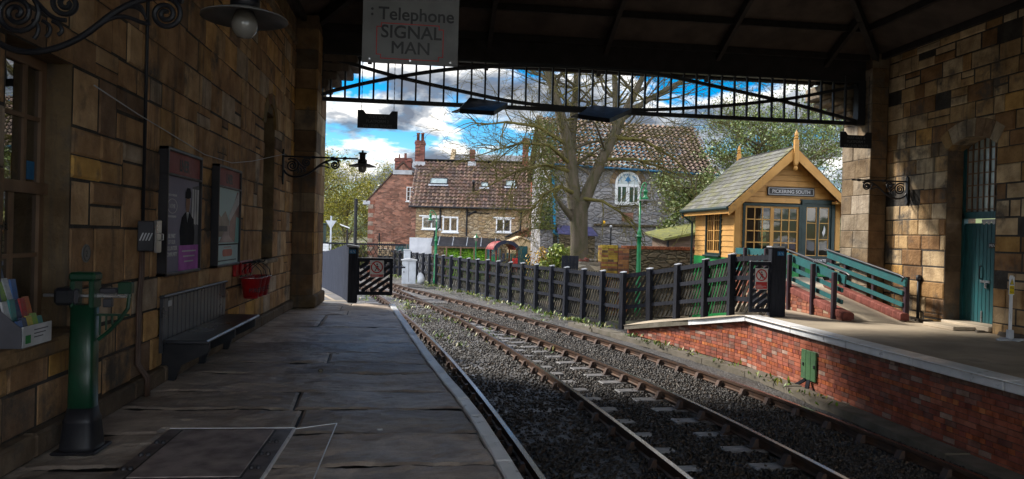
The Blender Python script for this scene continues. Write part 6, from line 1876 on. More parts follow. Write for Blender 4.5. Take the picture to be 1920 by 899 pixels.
for k in range(2600):
    u_ = rg.uniform(2.0, 4.55); hh = rg.random(); v_ = -1.02 + .3 * hh + rg.uniform(-.1, .1); z_ = -1.1 + 1.7 * hh + rg.uniform(-.15, .15); s_ = .06
    c = (.22, .46, .02) if rg.random() < .65 else (.1, .26, .02)
    a = rg.random() * 6.28; d = V3(math.cos(a), math.sin(a) * .4, rg.uniform(-.3, .9)) * s_; e = V3(-math.sin(a), .4, math.cos(a)) * s_ * .6
    p = V3(u_, v_, z_ + 1); f_.add([p - d, p + e, p + d, p - e], [(0, 1, 2, 3)], c)
f_.poly([(2.0, -.6, 1.7), (4.6, -.6, 1.7), (4.6, -1.0, -.1), (2.0, -1.0, -.1)], (.12, .3, .02))
build('foliage', f_, M['leaf'], gb, local=True)

# red roofed neighbour
rc_ = thing('red_roof_cottage', 'cottage with bright red tiles and white dormer, right of the stone one', 'house', (-.453, 46, 0), AZ)
f_ = MB(); f_.box(7.32, 10.2, .15, 6, -1.2, 4.0); build('wall', f_, M['rubbletan'], rc_, local=True)
f_ = MB(); pantile(f_, (7.1, -.1, 3.9), (1, 0, 0), (0, 3.1, 3.0), 3.2, 4.1, TILER, rng); pantile(f_, (7.1, 6.1, 3.9), (1, 0, 0), (0, -3.1, 3.0), 3.2, 4.1, TILER, rng); build('roof', f_, M['pantile'], rc_, True, local=True)
f_ = MB(); f_.box(7.28, 8.0, .25, 1.8, 4.2, 5.1); f_.box(7.2, 8.1, .15, 2.2, 5.1, 5.2); build('dormer', f_, M['white'], rc_, local=True)
win2(rc_, 7.33, 7.95, 4.38, 5.05, .24, M['white'], M['mirrorglass'], 2, .06, sill=False)

# brick gable house
bh_ = thing('brick_house', 'old red brick house with gable end and squat chimney', 'house', (-3.46, 50, 0), AZ)
f_ = MB(); f_.prism([(0, -1.2), (4.4, -1.2), (4.4, 3.68), (2.2, 6.1), (0, 3.68)], (0, 0, 0), X0, ZU, Y1, 8); build('wall', f_, M['oldbrick'], bh_, local=True)
f_ = MB()
for k in range(17):
    z_ = -1.1 + k * .28; f_.bbox(-.03, .3 if k % 2 else .42, -.02, .3, z_, z_ + .27, .01, (.3, .24, .2) if k % 2 else (.24, .1, .07))
build('quoins', f_, M['brickface'], bh_, local=True)
f_ = MB()
for sg, x_ in ((1, -.15), (-1, 4.55)):
    a, b = V3(x_, -.06, 3.53), V3(2.2, -.06, 6.12 + .05)
    f_.add([a, b, b + V3(0, 8.2, 0), a + V3(0, 8.2, 0), a + ZU * .12, b + ZU * .12, b + V3(0, 8.2, .12), a + V3(0, 8.2, .12)], [(0, 1, 2, 3), (4, 5, 6, 7), (0, 1, 5, 4), (2, 3, 7, 6), (0, 3, 7, 4)], (.08, .055, .045))
build('roof', f_, M['pantile'], bh_, local=True)
f_ = MB(); f_.bbox(-.38, .1, -.04, .3, 3.35, 3.62, .03); f_.tube([(-.3, -.05, 3.55), (-.3, 8, 3.55)], .07, 8); build('eaves_stone', f_, M['lead'], bh_, local=True)
chimney(bh_, 1.65, 2.72, .02, .6, 5.4, 6.5, 0)
f_ = MB(); f_.lathe([(.09, 6.5), (.08, 6.82), (.1, 6.83)], 2.3, .3, 10); f_.lathe([(.05, 6.5), (.04, 6.75)], 1.9, .3, 8); build('chimney_pot', f_, M['chimbrick'], bh_, local=True)
win2(bh_, 2.47, 2.95, 3.66, 4.6, 0, M['white'], M['mirrorglass'], 2, .05, nz=3)
f_ = MB(); f_.box(1.7, 2.95, -.5, -.46, -1, 1.75); f_.box(1.62, 1.72, -.55, -.42, -1, 1.8); build('gate_panel', f_, M['oldbrick'], bh_, local=True)
f_ = MB(); f_.tube([(.75, -.03, -1), (.75, -.03, 1.5)], .05, 6); build('drain_pipe', f_, M['iron'], bh_, local=True)

# slate house behind
sh_ = thing('slate_roof_house', 'long grey slate roof rising behind the stone cottage', 'house', (2.07, 62, 0), AZ)
f_ = MB(); f_.box(0, 12, 0, 8, -1.2, 6.4); build('wall', f_, M['rubbletan'], sh_, local=True)
f_ = MB(); f_.prism([(-.2, 6.3), (4, 8.62), (8.2, 6.3)], (.3, 0, 0), Y1, ZU, X0, 12); build('roof', f_, mat('grey slate sheet', (.15, .15, .16), .7, 0, (.11, .11, .12), 3, stretch=(1, 1, 4)), sh_, local=True)
f_ = MB(); f_.prism([(-.3, 6.4), (4, 9.05), (8.3, 6.4), (8.3, 6.1), (-.3, 6.1)], (-.05, 0, 0), Y1, ZU, X0, .36); build('gable_parapet', f_, M['rubbletan'], sh_, local=True)

# grey stone barn
ba = thing('stone_barn', 'big grey stone barn with arched white window and brown pantile roof', 'barn', (5.84, 34, 0), math.radians(-2))
f_ = MB(); f_.add([(0, 0, -1.2), (7.8, 0, -1.2), (7.8, 7.2, -1.2), (0, 7.2, -1.2), (0, 0, 5.0), (7.8, 0, 4.7), (7.8, 7.2, 4.7), (0, 7.2, 5.0)], [(0, 1, 5, 4), (1, 2, 6, 5), (2, 3, 7, 6), (3, 0, 4, 7)])
f_.poly([(0, 0, 5.0), (0, 7.2, 5.0), (0, 3.6, 7.55)]); f_.poly([(7.8, 0, 4.7), (7.8, 7.2, 4.7), (7.8, 3.6, 7.5)])
build('wall', f_, M['rubblegrey'], ba, local=True)
f_ = MB(); S_ = (0, 3.85, 2.75)
pantile(f_, (-.05, -.25, 4.88), (1, 0, 0), S_, 8.05, 4.72, TILEB, rng, .25, .3, .04, .25); pantile(f_, (-.05, 7.45, 4.88), (1, 0, 0), (0, -3.85, 2.75), 8.05, 4.72, TILEB, rng, .25, .3, .04, .25)
bro = build('roof', f_, M['pantile'], ba, True, local=True)
f_ = MB(); f_.prism([(-.3, 4.8), (3.6, 7.72), (7.5, 4.8), (7.5, 4.6), (3.6, 7.45), (-.3, 4.6)], (-.28, 0, 0), Y1, ZU, X0, .3); build('verge', f_, M['rubbledark'], bro, local=True)
f_ = MB(); f_.box(-.42, .18, -.28, .0, -1.2, 2.4); f_.prism([(-.28, 2.4), (0, 2.4), (0, 3.0)], (-.42, 0, 0), Y1, ZU, X0, .6); build('buttress', f_, M['rubblegrey'], ba, local=True)
f_ = MB(); f_.tube([(-.1, -.3, 4.88), (8.0, -.3, 4.62)], .05, 8); build('gutter', f_, mat('blue gutter', (.015, .12, .24), .5), ba, local=True)
f_ = MB(); f_.tube([(.1, -.28, 4.85), (.1, -.12, 4.6), (.2, -.33, 2.6), (.22, -.33, 1.75), (.45, -.33, 1.62), (.47, -.33, .9)], .065, 8); build('downpipe', f_, M['bluepipe'], ba, local=True)
f_ = MB()
f_.add([(.35, -.02, 2.1), (2.0, -.02, 2.05), (2.12, -.95, 1.68), (.3, -.95, 1.74), (.35, -.02, 2.04), (2.0, -.02, 1.99), (2.12, -.95, 1.62), (.3, -.95, 1.68)], [(0, 1, 2, 3), (7, 6, 5, 4), (0, 3, 7, 4), (1, 2, 6, 5), (2, 3, 7, 6)]); build('porch_roof', f_, M['ridgeblue'], ba, local=True)
f_ = MB(); f_.box(.4, 2.0, -.9, -.04, -1.2, 1.66); build('porch_wall', f_, M['rubbledark'], ba, local=True)
f_ = MB(); f_.bbox(2.1, 7.8, -.08, .02, 2.1, 2.22, .02); build('string_course', f_, M['rubbledark'], ba, local=True)
# arched window
wx0, wx1, wz0, wsp = 3.06, 4.26, 3.12, 4.1
wc, wr = (wx0 + wx1) / 2, (wx1 - wx0) / 2
f_ = MB()
for a, b, c, d in ((wx0, wx0 + .13, wz0, wsp), (wx1 - .13, wx1, wz0, wsp), (wx0 + .13, wx1 - .13, wz0, wz0 + .14), (wx0 + .13, wx1 - .13, wsp - .14, wsp - .02), (wc - .08, wc + .08, wz0 + .14, wsp - .14)): f_.box(a, b, -.05, .05, c, d)
for c in (wc - .29, wc + .29): f_.box(c - .025, c + .025, -.045, .04, wz0 + .14, wsp - .14)
f_.ring((wc, -.05, wsp - .02), X0, ZU, Y1, wr - .1, wr, .1, 20, 0, math.pi)
aw = build('window', f_, M['white'], ba, local=True)
f_ = MB(); f_.box(wx0 + .02, wx1 - .02, -.02, -.012, wz0 + .02, wsp - .05); build('pane', f_, mat('green blinds behind glass', (.06, .11, .08), .1, 0, (.02, .03, .025), 3, stretch=(5, 1, .3), bump=0), aw, local=True)
f_ = MB(); f_.prism([(wr * .95 * math.cos(a), wr * .95 * math.sin(a)) for a in np.linspace(0, math.pi, 18)], (wc, -.03, wsp - .02), X0, ZU, Y1, .01); fp_ = build('fanlight', f_, mat('fanlight sign', (.5, .56, .58), .3), aw, local=True)
f_ = MB(); f_.prism([(-.03, -.0), (.03, 0), (.03, .06), (.16, .07), (.1, .15), (.12, .17), (.05, .24), (0, .32), (-.05, .24), (-.12, .17), (-.1, .15), (-.16, .07), (-.03, .06)], (wc, -.036, wsp + .06), X0, ZU, Y1, .004); build('tree_emblem', f_, M['blue'], fp_, local=True)
mt_ = Matrix.Rotation(math.radians(-2), 4, 'Z')
for i, ch_ in enumerate('THE POOL HALL'):
    if ch_ == ' ': continue
    a = math.radians(160 - i * 140 / 12)
    u_ = mt_ @ Vector((math.sin(a), 0, -math.cos(a))); v_ = mt_ @ Vector((math.cos(a), 0, math.sin(a)))
    O_ = Matrix.Translation((5.84, 34, 0)) @ mt_ @ Vector((wc + wr * .66 * math.cos(a), -.036, wsp + wr * .66 * math.sin(a)))
    text('lettering', ch_, .13, tuple(O_), tuple(u_), tuple(v_), M['blue'], fp_, bold=.004)
f_ = MB()
for k in range(9):
    a0, a1 = math.pi * k / 9 + .02, math.pi * (k + 1) / 9 - .02; kk = rng.uniform(.75, 1.2)
    f_.prism([(r_ * math.cos(a), r_ * math.sin(a)) for r_, a in ((wr + .02, a0), (wr + .27, a0), (wr + .27, a1), (wr + .02, a1))], (wc, -.03, wsp - .02), X0, ZU, Y1, .06, (.3 * kk, .21 * kk, .13 * kk))
build('arch_stones', f_, M['stone'], ba, local=True)
f_ = MB(); f_.box(3.42, 3.95, -.03, .02, 2.36, 2.77); build('brick_infill', f_, M['oldbrick'], ba, local=True)
f_ = MB()
for dx, r_ in ((0, .06),):
    f_.lathe([(0, 2.2), (.05, 2.22), (.075, 2.28), (.05, 2.34), (0, 2.36)], 2.52, -.3, 12)
build('amber_lamp', f_, mat('amber lamp', (.9, .5, .02), .4, bump=0), ba, True, local=True)
f_ = MB(); f_.tube([(2.52, -.3, 2.34), (2.52, -.02, 2.4)], .02, 6); build('lamp_arm', f_, M['iron'], ba, local=True)

pp = thing('service_post', 'thin black post with pale top in front of the barn wall', 'post', (7.75, 30, -1))
f_ = MB(); f_.tube([(7.75, 30, -1), (7.75, 30, 2.0)], .035, 8); build('shaft', f_, M['iron'], pp)
f_ = MB(); f_.lathe([(.05, 2.0), (.06, 2.06), (0, 2.1)], 7.75, 30, 8); build('cap', f_, M['lead'], pp)

# ------------------------------------------------------------------ garden walls and sheds
gw = thing('garden_wall', 'rubble garden wall with red brick coping, behind the green lamp post', 'garden wall', (8.3, 25, -1))
f_ = MB(); f_.box(6.95, 10.2, 25.0, 25.4, -1.1, 1.2); build('stonework', f_, M['rubbledark'], gw)
f_ = MB(); x = 6.95
while x < 10.2: k = rng.uniform(.7, 1.2); f_.bbox(x, x + .105, 24.97, 25.43, 1.2, 1.31 + rng.uniform(-.01, .01), .012, (.24 * k, .08 * k, .035 * k)); x += .113
build('coping', f_, M['brickface'], gw)
f_ = MB(); f_.box(6.73, 6.95, 24.915, 25.45, -1.1, 1.24, (.12, .06, .04))
ashlar(f_, (6.72, 24.9, -1.1), X0, ZU, (0, -1, 0), .38, [.077] * 30, (.11, .23), [(2, (.22, .08, .045)), (1, (.28, .13, .05)), (1, (.13, .06, .04)), (.6, (.3, .2, .05))], rng, gap=.01, jit=.003, ch=.004, split=0, mortar=(.14, .11, .08)); build('brick_end', f_, M['brickface'], gw)
bp_ = thing('brick_pier', 'yellow lichened brick pier at the end of the garden wall', 'pier', (6.43, 25, -1))
f_ = MB(); f_.box(6.16, 6.71, 24.965, 25.5, -1.1, 1.3, (.15, .11, .06))
LPB = [(3, (.34, .22, .035)), (2, (.27, .17, .035)), (2, (.24, .095, .045)), (1, (.38, .27, .06)), (1, (.1, .06, .035))]
ashlar(f_, (6.15, 24.95, -1.1), X0, ZU, (0, -1, 0), .57, [.077] * 30, (.2, .23), LPB, rng, gap=.01, jit=.003, ch=.004, split=0, mortar=(.16, .13, .09))
ashlar(f_, (6.15, 25.5, -1.1), (0, -1, 0), ZU, XN, .55, [.077] * 31, (.2, .23), LPB, rng, gap=.01, jit=.003, ch=.004, split=0, mortar=(.16, .13, .09))
build('brickwork', f_, M['brickface'], bp_)
f_ = MB(); x = 6.15
while x < 6.72: f_.bbox(x, x + .105, 24.93, 25.2, 1.2, 1.32, .01, (.34, .24, .035)); x += .114
build('soldier_course', f_, M['brickface'], bp_)
lw_ = thing('low_wall', 'low buff block wall between the tree and the brick pier', 'garden wall', (5.7, 25.2, -1))
f_ = MB(); f_.box(5.28, 6.15, 25.1, 25.35, -1.1, .72); build('blocks', f_, brick_mat('buff block', (.33, .25, .14), (.27, .2, .11), (.2, .17, .12), .45, .2, 'xz'), lw_)
for k, (x, lab) in enumerate(((5.5, 'red broken brick lying flat on the low wall, nearest the tree'), (5.66, 'red broken brick tilted on the low wall beside another'), (5.84, 'pale rubble stone on the low wall, nearest the brick pier'), (5.99, 'small buff stone on the low wall against the brick pier'))):
    f_ = MB(); f_.bbox(x - .08, x + .08, 25.14, 25.3, .72, .82 + .04 * (k == 1), .03); o_ = solo('loose_brick', f_, M['chimbrick'] if k < 2 else M['kerb'], lab, 'brick', 'loose bricks on the low wall'); o_.rotation_euler = (.1 * k, .25 if k == 1 else .05, .3 * k)
pb2 = thing('panel', 'dark board panel standing behind the fence before the tree', 'panel', (5.0, 24.7, -1))
f_ = MB()
for k in range(5): f_.bbox(4.72 + k * .116, 4.83 + k * .116, 24.7, 24.73, -1, .93, .005)
build('boards', f_, M['blackwood'], pb2)
f_ = MB(); f_.box(4.72, 5.3, 24.73, 24.77, .6, .68); build('batten', f_, M['blackwood'], pb2)
ms = thing('mossy_shed', 'low brown shed with mossy green roof behind the garden wall', 'shed', (9.8, 27, -1))
f_ = MB()
for k in range(16): f_.add([(9.2, 26.98, -1 + k * .17), (11.5, 26.98, -1 + k * .17), (11.5, 27.0, -.83 + k * .17), (9.2, 27.0, -.83 + k * .17), (9.2, 27.03, -1 + k * .17), (11.5, 27.03, -1 + k * .17)], [(0, 1, 2, 3), (0, 4, 5, 1)])
f_.box(9.2, 11.5, 27.04, 29, -1, 1.7); build('cladding', f_, mat('brown shed board', (.13, .085, .06), .8, 0, None, 4, stretch=(.5, 3, 8)), ms)
f_ = MB(); f_.add([(8.93, 26.7, 1.52), (11.6, 26.7, 2.08), (11.6, 29.2, 2.3), (8.93, 29.2, 1.75), (8.93, 26.7, 1.6), (11.6, 26.7, 2.17), (11.6, 29.2, 2.4), (8.93, 29.2, 1.84)], [(0, 1, 2, 3), (4, 5, 6, 7), (0, 1, 5, 4), (0, 3, 7, 4), (1, 2, 6, 5)]); build('roof', f_, mat('moss roof', (.17, .17, .035), .9, 0, (.1, .11, .05), 6, bump=.8), ms)
f_ = MB(); f_.box(9.14, 9.2, 26.95, 27.05, -1, 1.5); build('corner_post', f_, M['iron'], ms)
gs = thing('garden_shed', 'garden shed with cream gable and dark green lower boards', 'shed', (5.8, 42, -1))
f_ = MB(); f_.prism([(5.08, .55), (6.46, .55), (6.46, 1.08), (5.62, 1.42), (5.08, 1.2)], (0, 42, 0), X0, ZU, Y1, 2); build('upper_boards', f_, M['cream'], gs)
f_ = MB(); f_.box(5.08, 6.46, 41.99, 44, -1.1, .55); f_.bbox(5.45, 6.02, 41.95, 41.99, -1, .98, .01); build('lower_boards', f_, M['teal'], gs)
f_ = MB(); f_.prism([(4.98, 1.18), (5.62, 1.47), (6.56, 1.08), (6.56, 1.14), (5.62, 1.54), (4.98, 1.26)], (0, 41.85, 0), X0, ZU, Y1, 2.3); build('roof', f_, M['cream'], gs)
os_ = thing('outhouse', 'small outhouse with red tiled sloping roof beside the barn corner', 'outhouse', (6.3, 43.6, -1))
f_ = MB(); f_.box(6.0, 7.3, 43.5, 45.4, -1.1, 1.5); build('wall', f_, M['oldwhite'], os_)
f_ = MB(); pantile(f_, (5.7, 43.3, 1.25), (1.7, 0, .85), (0, 1, .2), 1.9, 2.2, TILER, rng); build('roof', f_, M['pantile'], os_)
f_ = MB(); f_.box(6.5, 6.6, 43.4, 43.5, -1, 1.5); build('post', f_, M['iron'], os_)
# play train
pt = thing('play_train', 'wooden play train with red and navy arched canopy', 'play structure', (4.55, 40, -1))
f_ = MB(); arc = [(math.cos(a) * .66, math.sin(a) * .46) for a in np.linspace(0, math.pi, 16)]; inn = [(math.cos(a) * .56, math.sin(a) * .34) for a in np.linspace(math.pi, 0, 16)]
f_.prism([(x_ * 1.06, z_ * 1.08) for x_, z_ in arc] + [(x_ * .92, z_ * .9) for x_, z_ in inn], (4.6, 39.85, .8), X0, ZU, Y1, .14); build('front_arch', f_, mat('navy paint', (.015, .02, .045), .4), pt)
f_ = MB(); f_.prism(arc + inn, (4.54, 40.0, .78), X0, ZU, unit((-.24, 1, 0)), 1.2); build('canopy', f_, mat('dull red canvas', (.25, .02, .025), .6), pt)
for x, y in ((4.0, 39.95), (5.12, 39.95), (3.8, 41.1), (4.85, 41.1)): f_ = MB(); f_.bbox(x, x + .1, y, y + .1, -1, .9, .01); build('canopy_post', f_, mat('oxblood paint', (.13, .02, .02), .5) if 'oxblood paint' not in bpy.data.materials else bpy.data.materials['oxblood paint'], pt)
f_ = MB(); f_.tube([(4.45, 39.7, -.1), (4.5, 41, -.1)], .36, 14); build('boiler', f_, bpy.data.materials['navy paint'], pt)
f_ = MB(); f_.tube([(4.42, 39.66, .2), (4.42, 39.66, .6)], .07, 8); build('funnel', f_, bpy.data.materials['navy paint'], pt)
f_ = MB(); f_.bbox(4.9, 5.2, 39.7, 39.9, -.4, .35, .03); build('red_box', f_, M['redpaint'], pt)
# trackside cabinet
cb_ = thing('trackside_cabinet', 'pale grey metal equipment cabinet beside the fence', 'cabinet', (-.5, 37.3, -1))
f_ = MB(); f_.bbox(-.88, -.2, 37, 37.5, -.95, .2, .015); cs_ = build('casing', f_, M['grey'], cb_)
f_ = MB(); f_.prism([(-.93, .2), (-.15, .2), (-.15, .23), (-.54, .31), (-.93, .23)], (0, 36.95, 0), X0, ZU, Y1, .6); build('lid', f_, M['paper'], cb_)
f_ = MB(); f_.box(-.56, -.545, 36.99, 37.0, -.85, .15); build('door_seam', f_, M['dkgrey'], cs_)
f_ = MB(); f_.box(-.8, -.76, 36.98, 37, -.4, -.32); build('lock', f_, M['dkgrey'], cs_)
cb2 = thing('trackside_cabinet', 'narrow pale grey box standing just behind the larger cabinet', 'cabinet', (-.6, 38.5, -1))
f_ = MB(); f_.bbox(-.84, -.5, 38.4, 38.7, -.9, .68, .015); build('casing', f_, M['grey'], cb2)
f_ = MB(); f_.bbox(-.87, -.47, 38.37, 38.73, .68, .72, .01); build('lid', f_, M['paper'], cb2)
f_ = MB(); rg = random.Random(9)
for k in range(5): f_.lathe([(0, -.95), (.13, -.9), (.16, -.75 + .05 * k), (.08, -.6 + .05 * k), (0, -.56 + .05 * k)], .02 + .05 * (k % 2), 36.8 + .03 * k, 9)
solo('rubbish_sack', f_, M['paper'], 'crumpled white sack leaning against the grey cabinet', 'sack', None, True)

# far left: kiosk, signs, pole
tk = thing('kiosk', 'dark teal kiosk with window at the edge of the stone pillar', 'kiosk', (-6.3, 45, -1))
f_ = MB(); f_.bbox(-7.4, -5.72, 45, 46.5, -.6, 1.95, .03); f_.bbox(-7.5, -5.66, 44.9, 46.6, 1.95, 2.02, .02); build('body', f_, M['teal'], tk)
f_ = MB(); f_.box(-6.6, -6.0, 44.98, 44.995, .95, 1.7); build('window', f_, M['skylight'], tk)
f_ = MB(); f_.bbox(-6.4, -6.18, 44.6, 44.8, -.6, 1.05, .05); build('red_figurehead', f_, M['redpaint'], tk)
rs_ = thing('road_sign', 'back of a grey give way sign on a post', 'road sign', (-4.69, 40, -1))
f_ = MB(); f_.prism([(-.28, .0), (.28, 0), (0, -.46)], (-4.69, 40, 2.1), X0, ZU, Y1, .02); build('plate', f_, M['grey'], rs_)
f_ = MB(); f_.tube([(-4.69, 40.05, -1), (-4.69, 40.05, 2.35)], .045, 8); build('post', f_, M['grey'], rs_)
sg_ = thing('street_light', 'low street light with flat white head beyond the road sign', 'street lamp', (-4.3, 45, -1))
f_ = MB(); f_.tube([(-4.3, 45, -1), (-4.3, 45, 1.75)], .04, 8); build('post', f_, M['iron'], sg_)
f_ = MB(); f_.add([(-4.75, 44.9, 1.93), (-4.2, 44.9, 1.73), (-4.2, 45.2, 1.73), (-4.75, 45.2, 1.93), (-4.75, 44.9, 1.99), (-4.2, 44.9, 1.79), (-4.2, 45.2, 1.79), (-4.75, 45.2, 1.99)], [(0, 1, 2, 3), (4, 5, 6, 7), (0, 1, 5, 4), (1, 2, 6, 5), (2, 3, 7, 6), (3, 0, 4, 7)]); build('head', f_, M['white'], sg_)
ps_ = thing('utility_pole', 'slim black pole standing behind the left gate post', 'pole', (-2.57, 30, -1))
f_ = MB(); f_.tube([(-2.57, 30, -1), (-2.57, 30, 2.8)], [.075, .065], 10); build('pole', f_, M['iron'], ps_)
f_ = MB(); f_.lathe([(.08, 2.8), (.085, 2.83), (0, 2.86)], -2.57, 30, 10); build('cap', f_, M['iron'], ps_)
p2_ = thing('white_post', 'short white post beside the give way sign', 'post', (-5.3, 41, -1))
f_ = MB(); f_.tube([(-5.3, 41, -1), (-5.3, 41, 1.5)], .05, 8); build('shaft', f_, M['white'], p2_)
tg = thing('garden_trellis', 'buff trellis panel and dark green fence before the brick house', 'fence', (-1.5, 47, -1))
f_ = MB()
for k in range(9): f_.beam((-2.6 + k * .12, 47, .1), (-2.6 + k * .12, 47, .95), .02, .035, (0, 1, 0))
for k in range(7): f_.beam((-2.6, 47.02, .15 + k * .13), (-1.62, 47.02, .15 + k * .13), .02, .035, (0, 1, 0))
build('trellis', f_, M['cream'], tg)
f_ = MB()
for k in range(16): f_.box(-1.55 + k * .1, -1.48 + k * .1, 47, 47.03, -1, .85)
f_.box(-1.55, .2, 47.03, 47.06, -.2, .6)
build('pickets', f_, M['teal'], tg)
# ------------------------------------------------------------------ trees and bushes
def rot_about(v, ax, a):
    ax = unit(ax); return v * math.cos(a) + fcross(ax, v) * math.sin(a) + ax * (ax @ v) * (1 - math.cos(a))


def perp(d, rng):
    r = V3(rng.gauss(0, 1), rng.gauss(0, 1), rng.gauss(0, 1)); return unit(fcross(d, r))


class Tree:
    def __init__(s, seed): s.r = random.Random(seed); s.big = MB(); s.tw = MB(); s.tips = []; s.n = 0

    def limb(s, pts, rad, mb=None, n=None):
        (mb or s.big).tube(pts, rad, n or (10 if rad[0] > .12 else 6), cap=False)

    def grow(s, p, d, L, r, depth, bend=.25, up_=.06, kids=(3, 5), spread=(.45, .95), shrink=(.5, .75), rmin=.006, seg=4):
        rng = s.r; pts = [np.array(p)]; d = unit(d)
        for i in range(seg):
            d = unit(rot_about(d, perp(d, rng), rng.gauss(0, bend)) + ZU * up_)
            pts.append(pts[-1] + d * L / seg)
        rr = [max(rmin, r * (1 - .6 * i / seg)) for i in range(seg + 1)]
        s.limb(pts, rr, s.big if r > .05 else s.tw, 8 if r > .08 else (5 if r > .025 else 3))
        s.n += 1
        if depth == 0:
            s.tips.append((pts[-1], d)); s.tips.append((pts[len(pts) // 2], d)); return
        for k in range(rng.randint(*kids)):
            f = rng.uniform(.3, 1.) if k else 1.
            i = min(seg - 1, int(f * seg)); q = pts[i] + (pts[i + 1] - pts[i]) * (f * seg - i if i < seg else 1)
            dd = unit(pts[i + 1] - pts[i])
            nd = rot_about(dd, perp(dd, rng), rng.uniform(*spread) * (1 if k else .4))
            s.grow(q, nd, L * rng.uniform(*shrink), max(rmin, rr[i] * rng.uniform(.5, .75)), depth - 1, bend, up_, kids, spread, shrink, rmin, max(3, seg - (1 if depth < 3 else 0)))


def leaves(mb, pts, rng, per, size, spread, cols, flat_=.6):
    for p, d in pts:
        for k in range(per):
            c = cols[rng.randrange(len(cols))]; kk = rng.uniform(.6, 1.3)
            q = p + V3(rng.gauss(0, spread), rng.gauss(0, spread), rng.gauss(0, spread * .8))
            a = unit((rng.gauss(0, 1), rng.gauss(0, 1), rng.gauss(0, .7))); b = perp(a, rng)
            s_ = size * rng.uniform(.6, 1.3)
            mb.add([q - a * s_, q + b * s_ * flat_, q + a * s_, q - b * s_ * flat_], [(0, 1, 2, 3)], tuple(min(1, x * kk) for x in c))


# big bare tree in front of the barn
T = Tree(5)
B0 = V3(5.92, 27.5, -1.1)
trunk = [B0, V3(5.93, 27.5, .2), V3(5.9, 27.5, 1.4), V3(5.86, 27.5, 2.2), V3(5.84, 27.5, 2.9)]
T.limb(trunk, [.5, .37, .33, .34, .36], n=16)
T.limb([V3(5.7, 27.5, 2.2), V3(5.2, 27.2, 2.65), V3(4.9, 27.1, 3.0)], [.16, .1, .05]); T.grow(V3(4.9, 27.1, 3.0), (-.5, -.2, .6), 1.6, .05, 3)
LB = [V3(5.74, 27.5, 2.6), V3(5.6, 27.6, 3.6), V3(5.5, 27.6, 4.6), V3(5.25, 27.6, 5.6), V3(4.9, 27.5, 6.6), V3(4.5, 27.4, 7.8), V3(4.2, 27.3, 9.3)]
T.limb(LB, [.3, .25, .23, .2, .17, .13, .07], n=10)
LB2 = [V3(5.5, 27.6, 4.4), V3(5.62, 28., 5.6), V3(5.75, 28.2, 6.8), V3(5.85, 28.3, 8.4), V3(6.0, 28.4, 10)]
T.limb(LB2, [.19, .17, .15, .12, .06], n=8)
RB = [V3(5.95, 27.5, 2.7), V3(6.25, 27.4, 3.5), V3(6.6, 27.3, 4.4), V3(7.0, 27.2, 5.3), V3(7.35, 27.2, 6.1), V3(7.9, 27.2, 7.2), V3(8.5, 27.1, 8.6)]
T.limb(RB, [.27, .22, .2, .19, .16, .12, .06], n=10)
RB2 = [V3(7.1, 27.2, 5.5), V3(7.2, 27.6, 6.6), V3(7.15, 27.8, 7.9), V3(7.0, 28, 9.3)]
T.limb(RB2, [.15, .13, .1, .05], n=8)
RB3 = [V3(7.3, 27.2, 6.0), V3(8.2, 26.9, 6.7), V3(9.2, 26.7, 7.3), V3(10.3, 26.6, 7.9)]
T.limb(RB3, [.13, .1, .08, .04], n=8)
rr_ = T.r
for limb, n_, L_ in ((LB, 14, 2.6), (LB2, 10, 2.4), (RB, 13, 2.6), (RB2, 7, 2.1), (RB3, 7, 2.0)):
    for k in range(n_):
        f = rr_.uniform(.22, 1) * (len(limb) - 1.001); i = int(f); q = limb[i] + (limb[i + 1] - limb[i]) * (f - i)
        dd = unit(limb[i + 1] - limb[i]); side = rr_.choice((-1, 1))
        nd = unit(dd * rr_.uniform(.1, .6) + V3(side * rr_.uniform(.4, 1.1), rr_.uniform(-.7, .7), rr_.uniform(-.25, .5)))
        T.grow(q, nd, L_ * rr_.uniform(.7, 1.25), .055 * rr_.uniform(.6, 1.3), 4 if k % 4 == 0 else 3, .22, .02, (3, 4), (.4, .95), (.5, .74), .0065, 5)
# long sagging boughs seen against roof and wall
for pts in ([V3(5.6, 27.6, 4.2), V3(4.6, 27.0, 4.9), V3(3.5, 26.7, 4.9), V3(2.6, 26.5, 4.6)], [V3(5.55, 27.5, 4.0), V3(4.5, 27.2, 4.2), V3(3.4, 27, 3.9), V3(2.5, 26.9, 3.4)], [V3(5.4, 27.6, 5.0), V3(4.2, 27.3, 5.6), V3(3.0, 27.1, 5.7), V3(1.9, 27, 5.5)],
            [V3(6.7, 27.3, 4.5), V3(7.8, 26.9, 4.5), V3(8.8, 26.7, 4.2), V3(9.7, 26.5, 3.8)], [V3(7.0, 27.2, 5.3), V3(8.1, 26.8, 5.2), V3(9.1, 26.6, 4.6), V3(9.9, 26.5, 3.9)], [V3(6.0, 27.3, 3.0), V3(6.6, 26.8, 2.9), V3(7.2, 26.5, 2.5), V3(7.7, 26.4, 1.9)], [V3(5.6, 27.4, 3.2), V3(5.0, 26.9, 3.4), V3(4.4, 26.6, 3.1), V3(3.9, 26.5, 2.5)]):
    T.limb(pts, [.085, .06, .045, .02], T.tw, 6)
    for k in range(15 if pts[-1][0] < 5 else 8):
        f = rr_.uniform(.15, 1) * 2.999; i = int(f); q = pts[i] + (pts[i + 1] - pts[i]) * (f - i)
        nd = unit(unit(pts[i + 1] - pts[i]) * .5 + V3(rr_.uniform(-.4, .4), rr_.uniform(-.6, .6), rr_.uniform(-.8, .75)))
        T.grow(q, nd, rr_.uniform(.8, 1.7), .026, 3, .25, -.01, (2, 4), (.4, .95), (.5, .75), .006, 4)
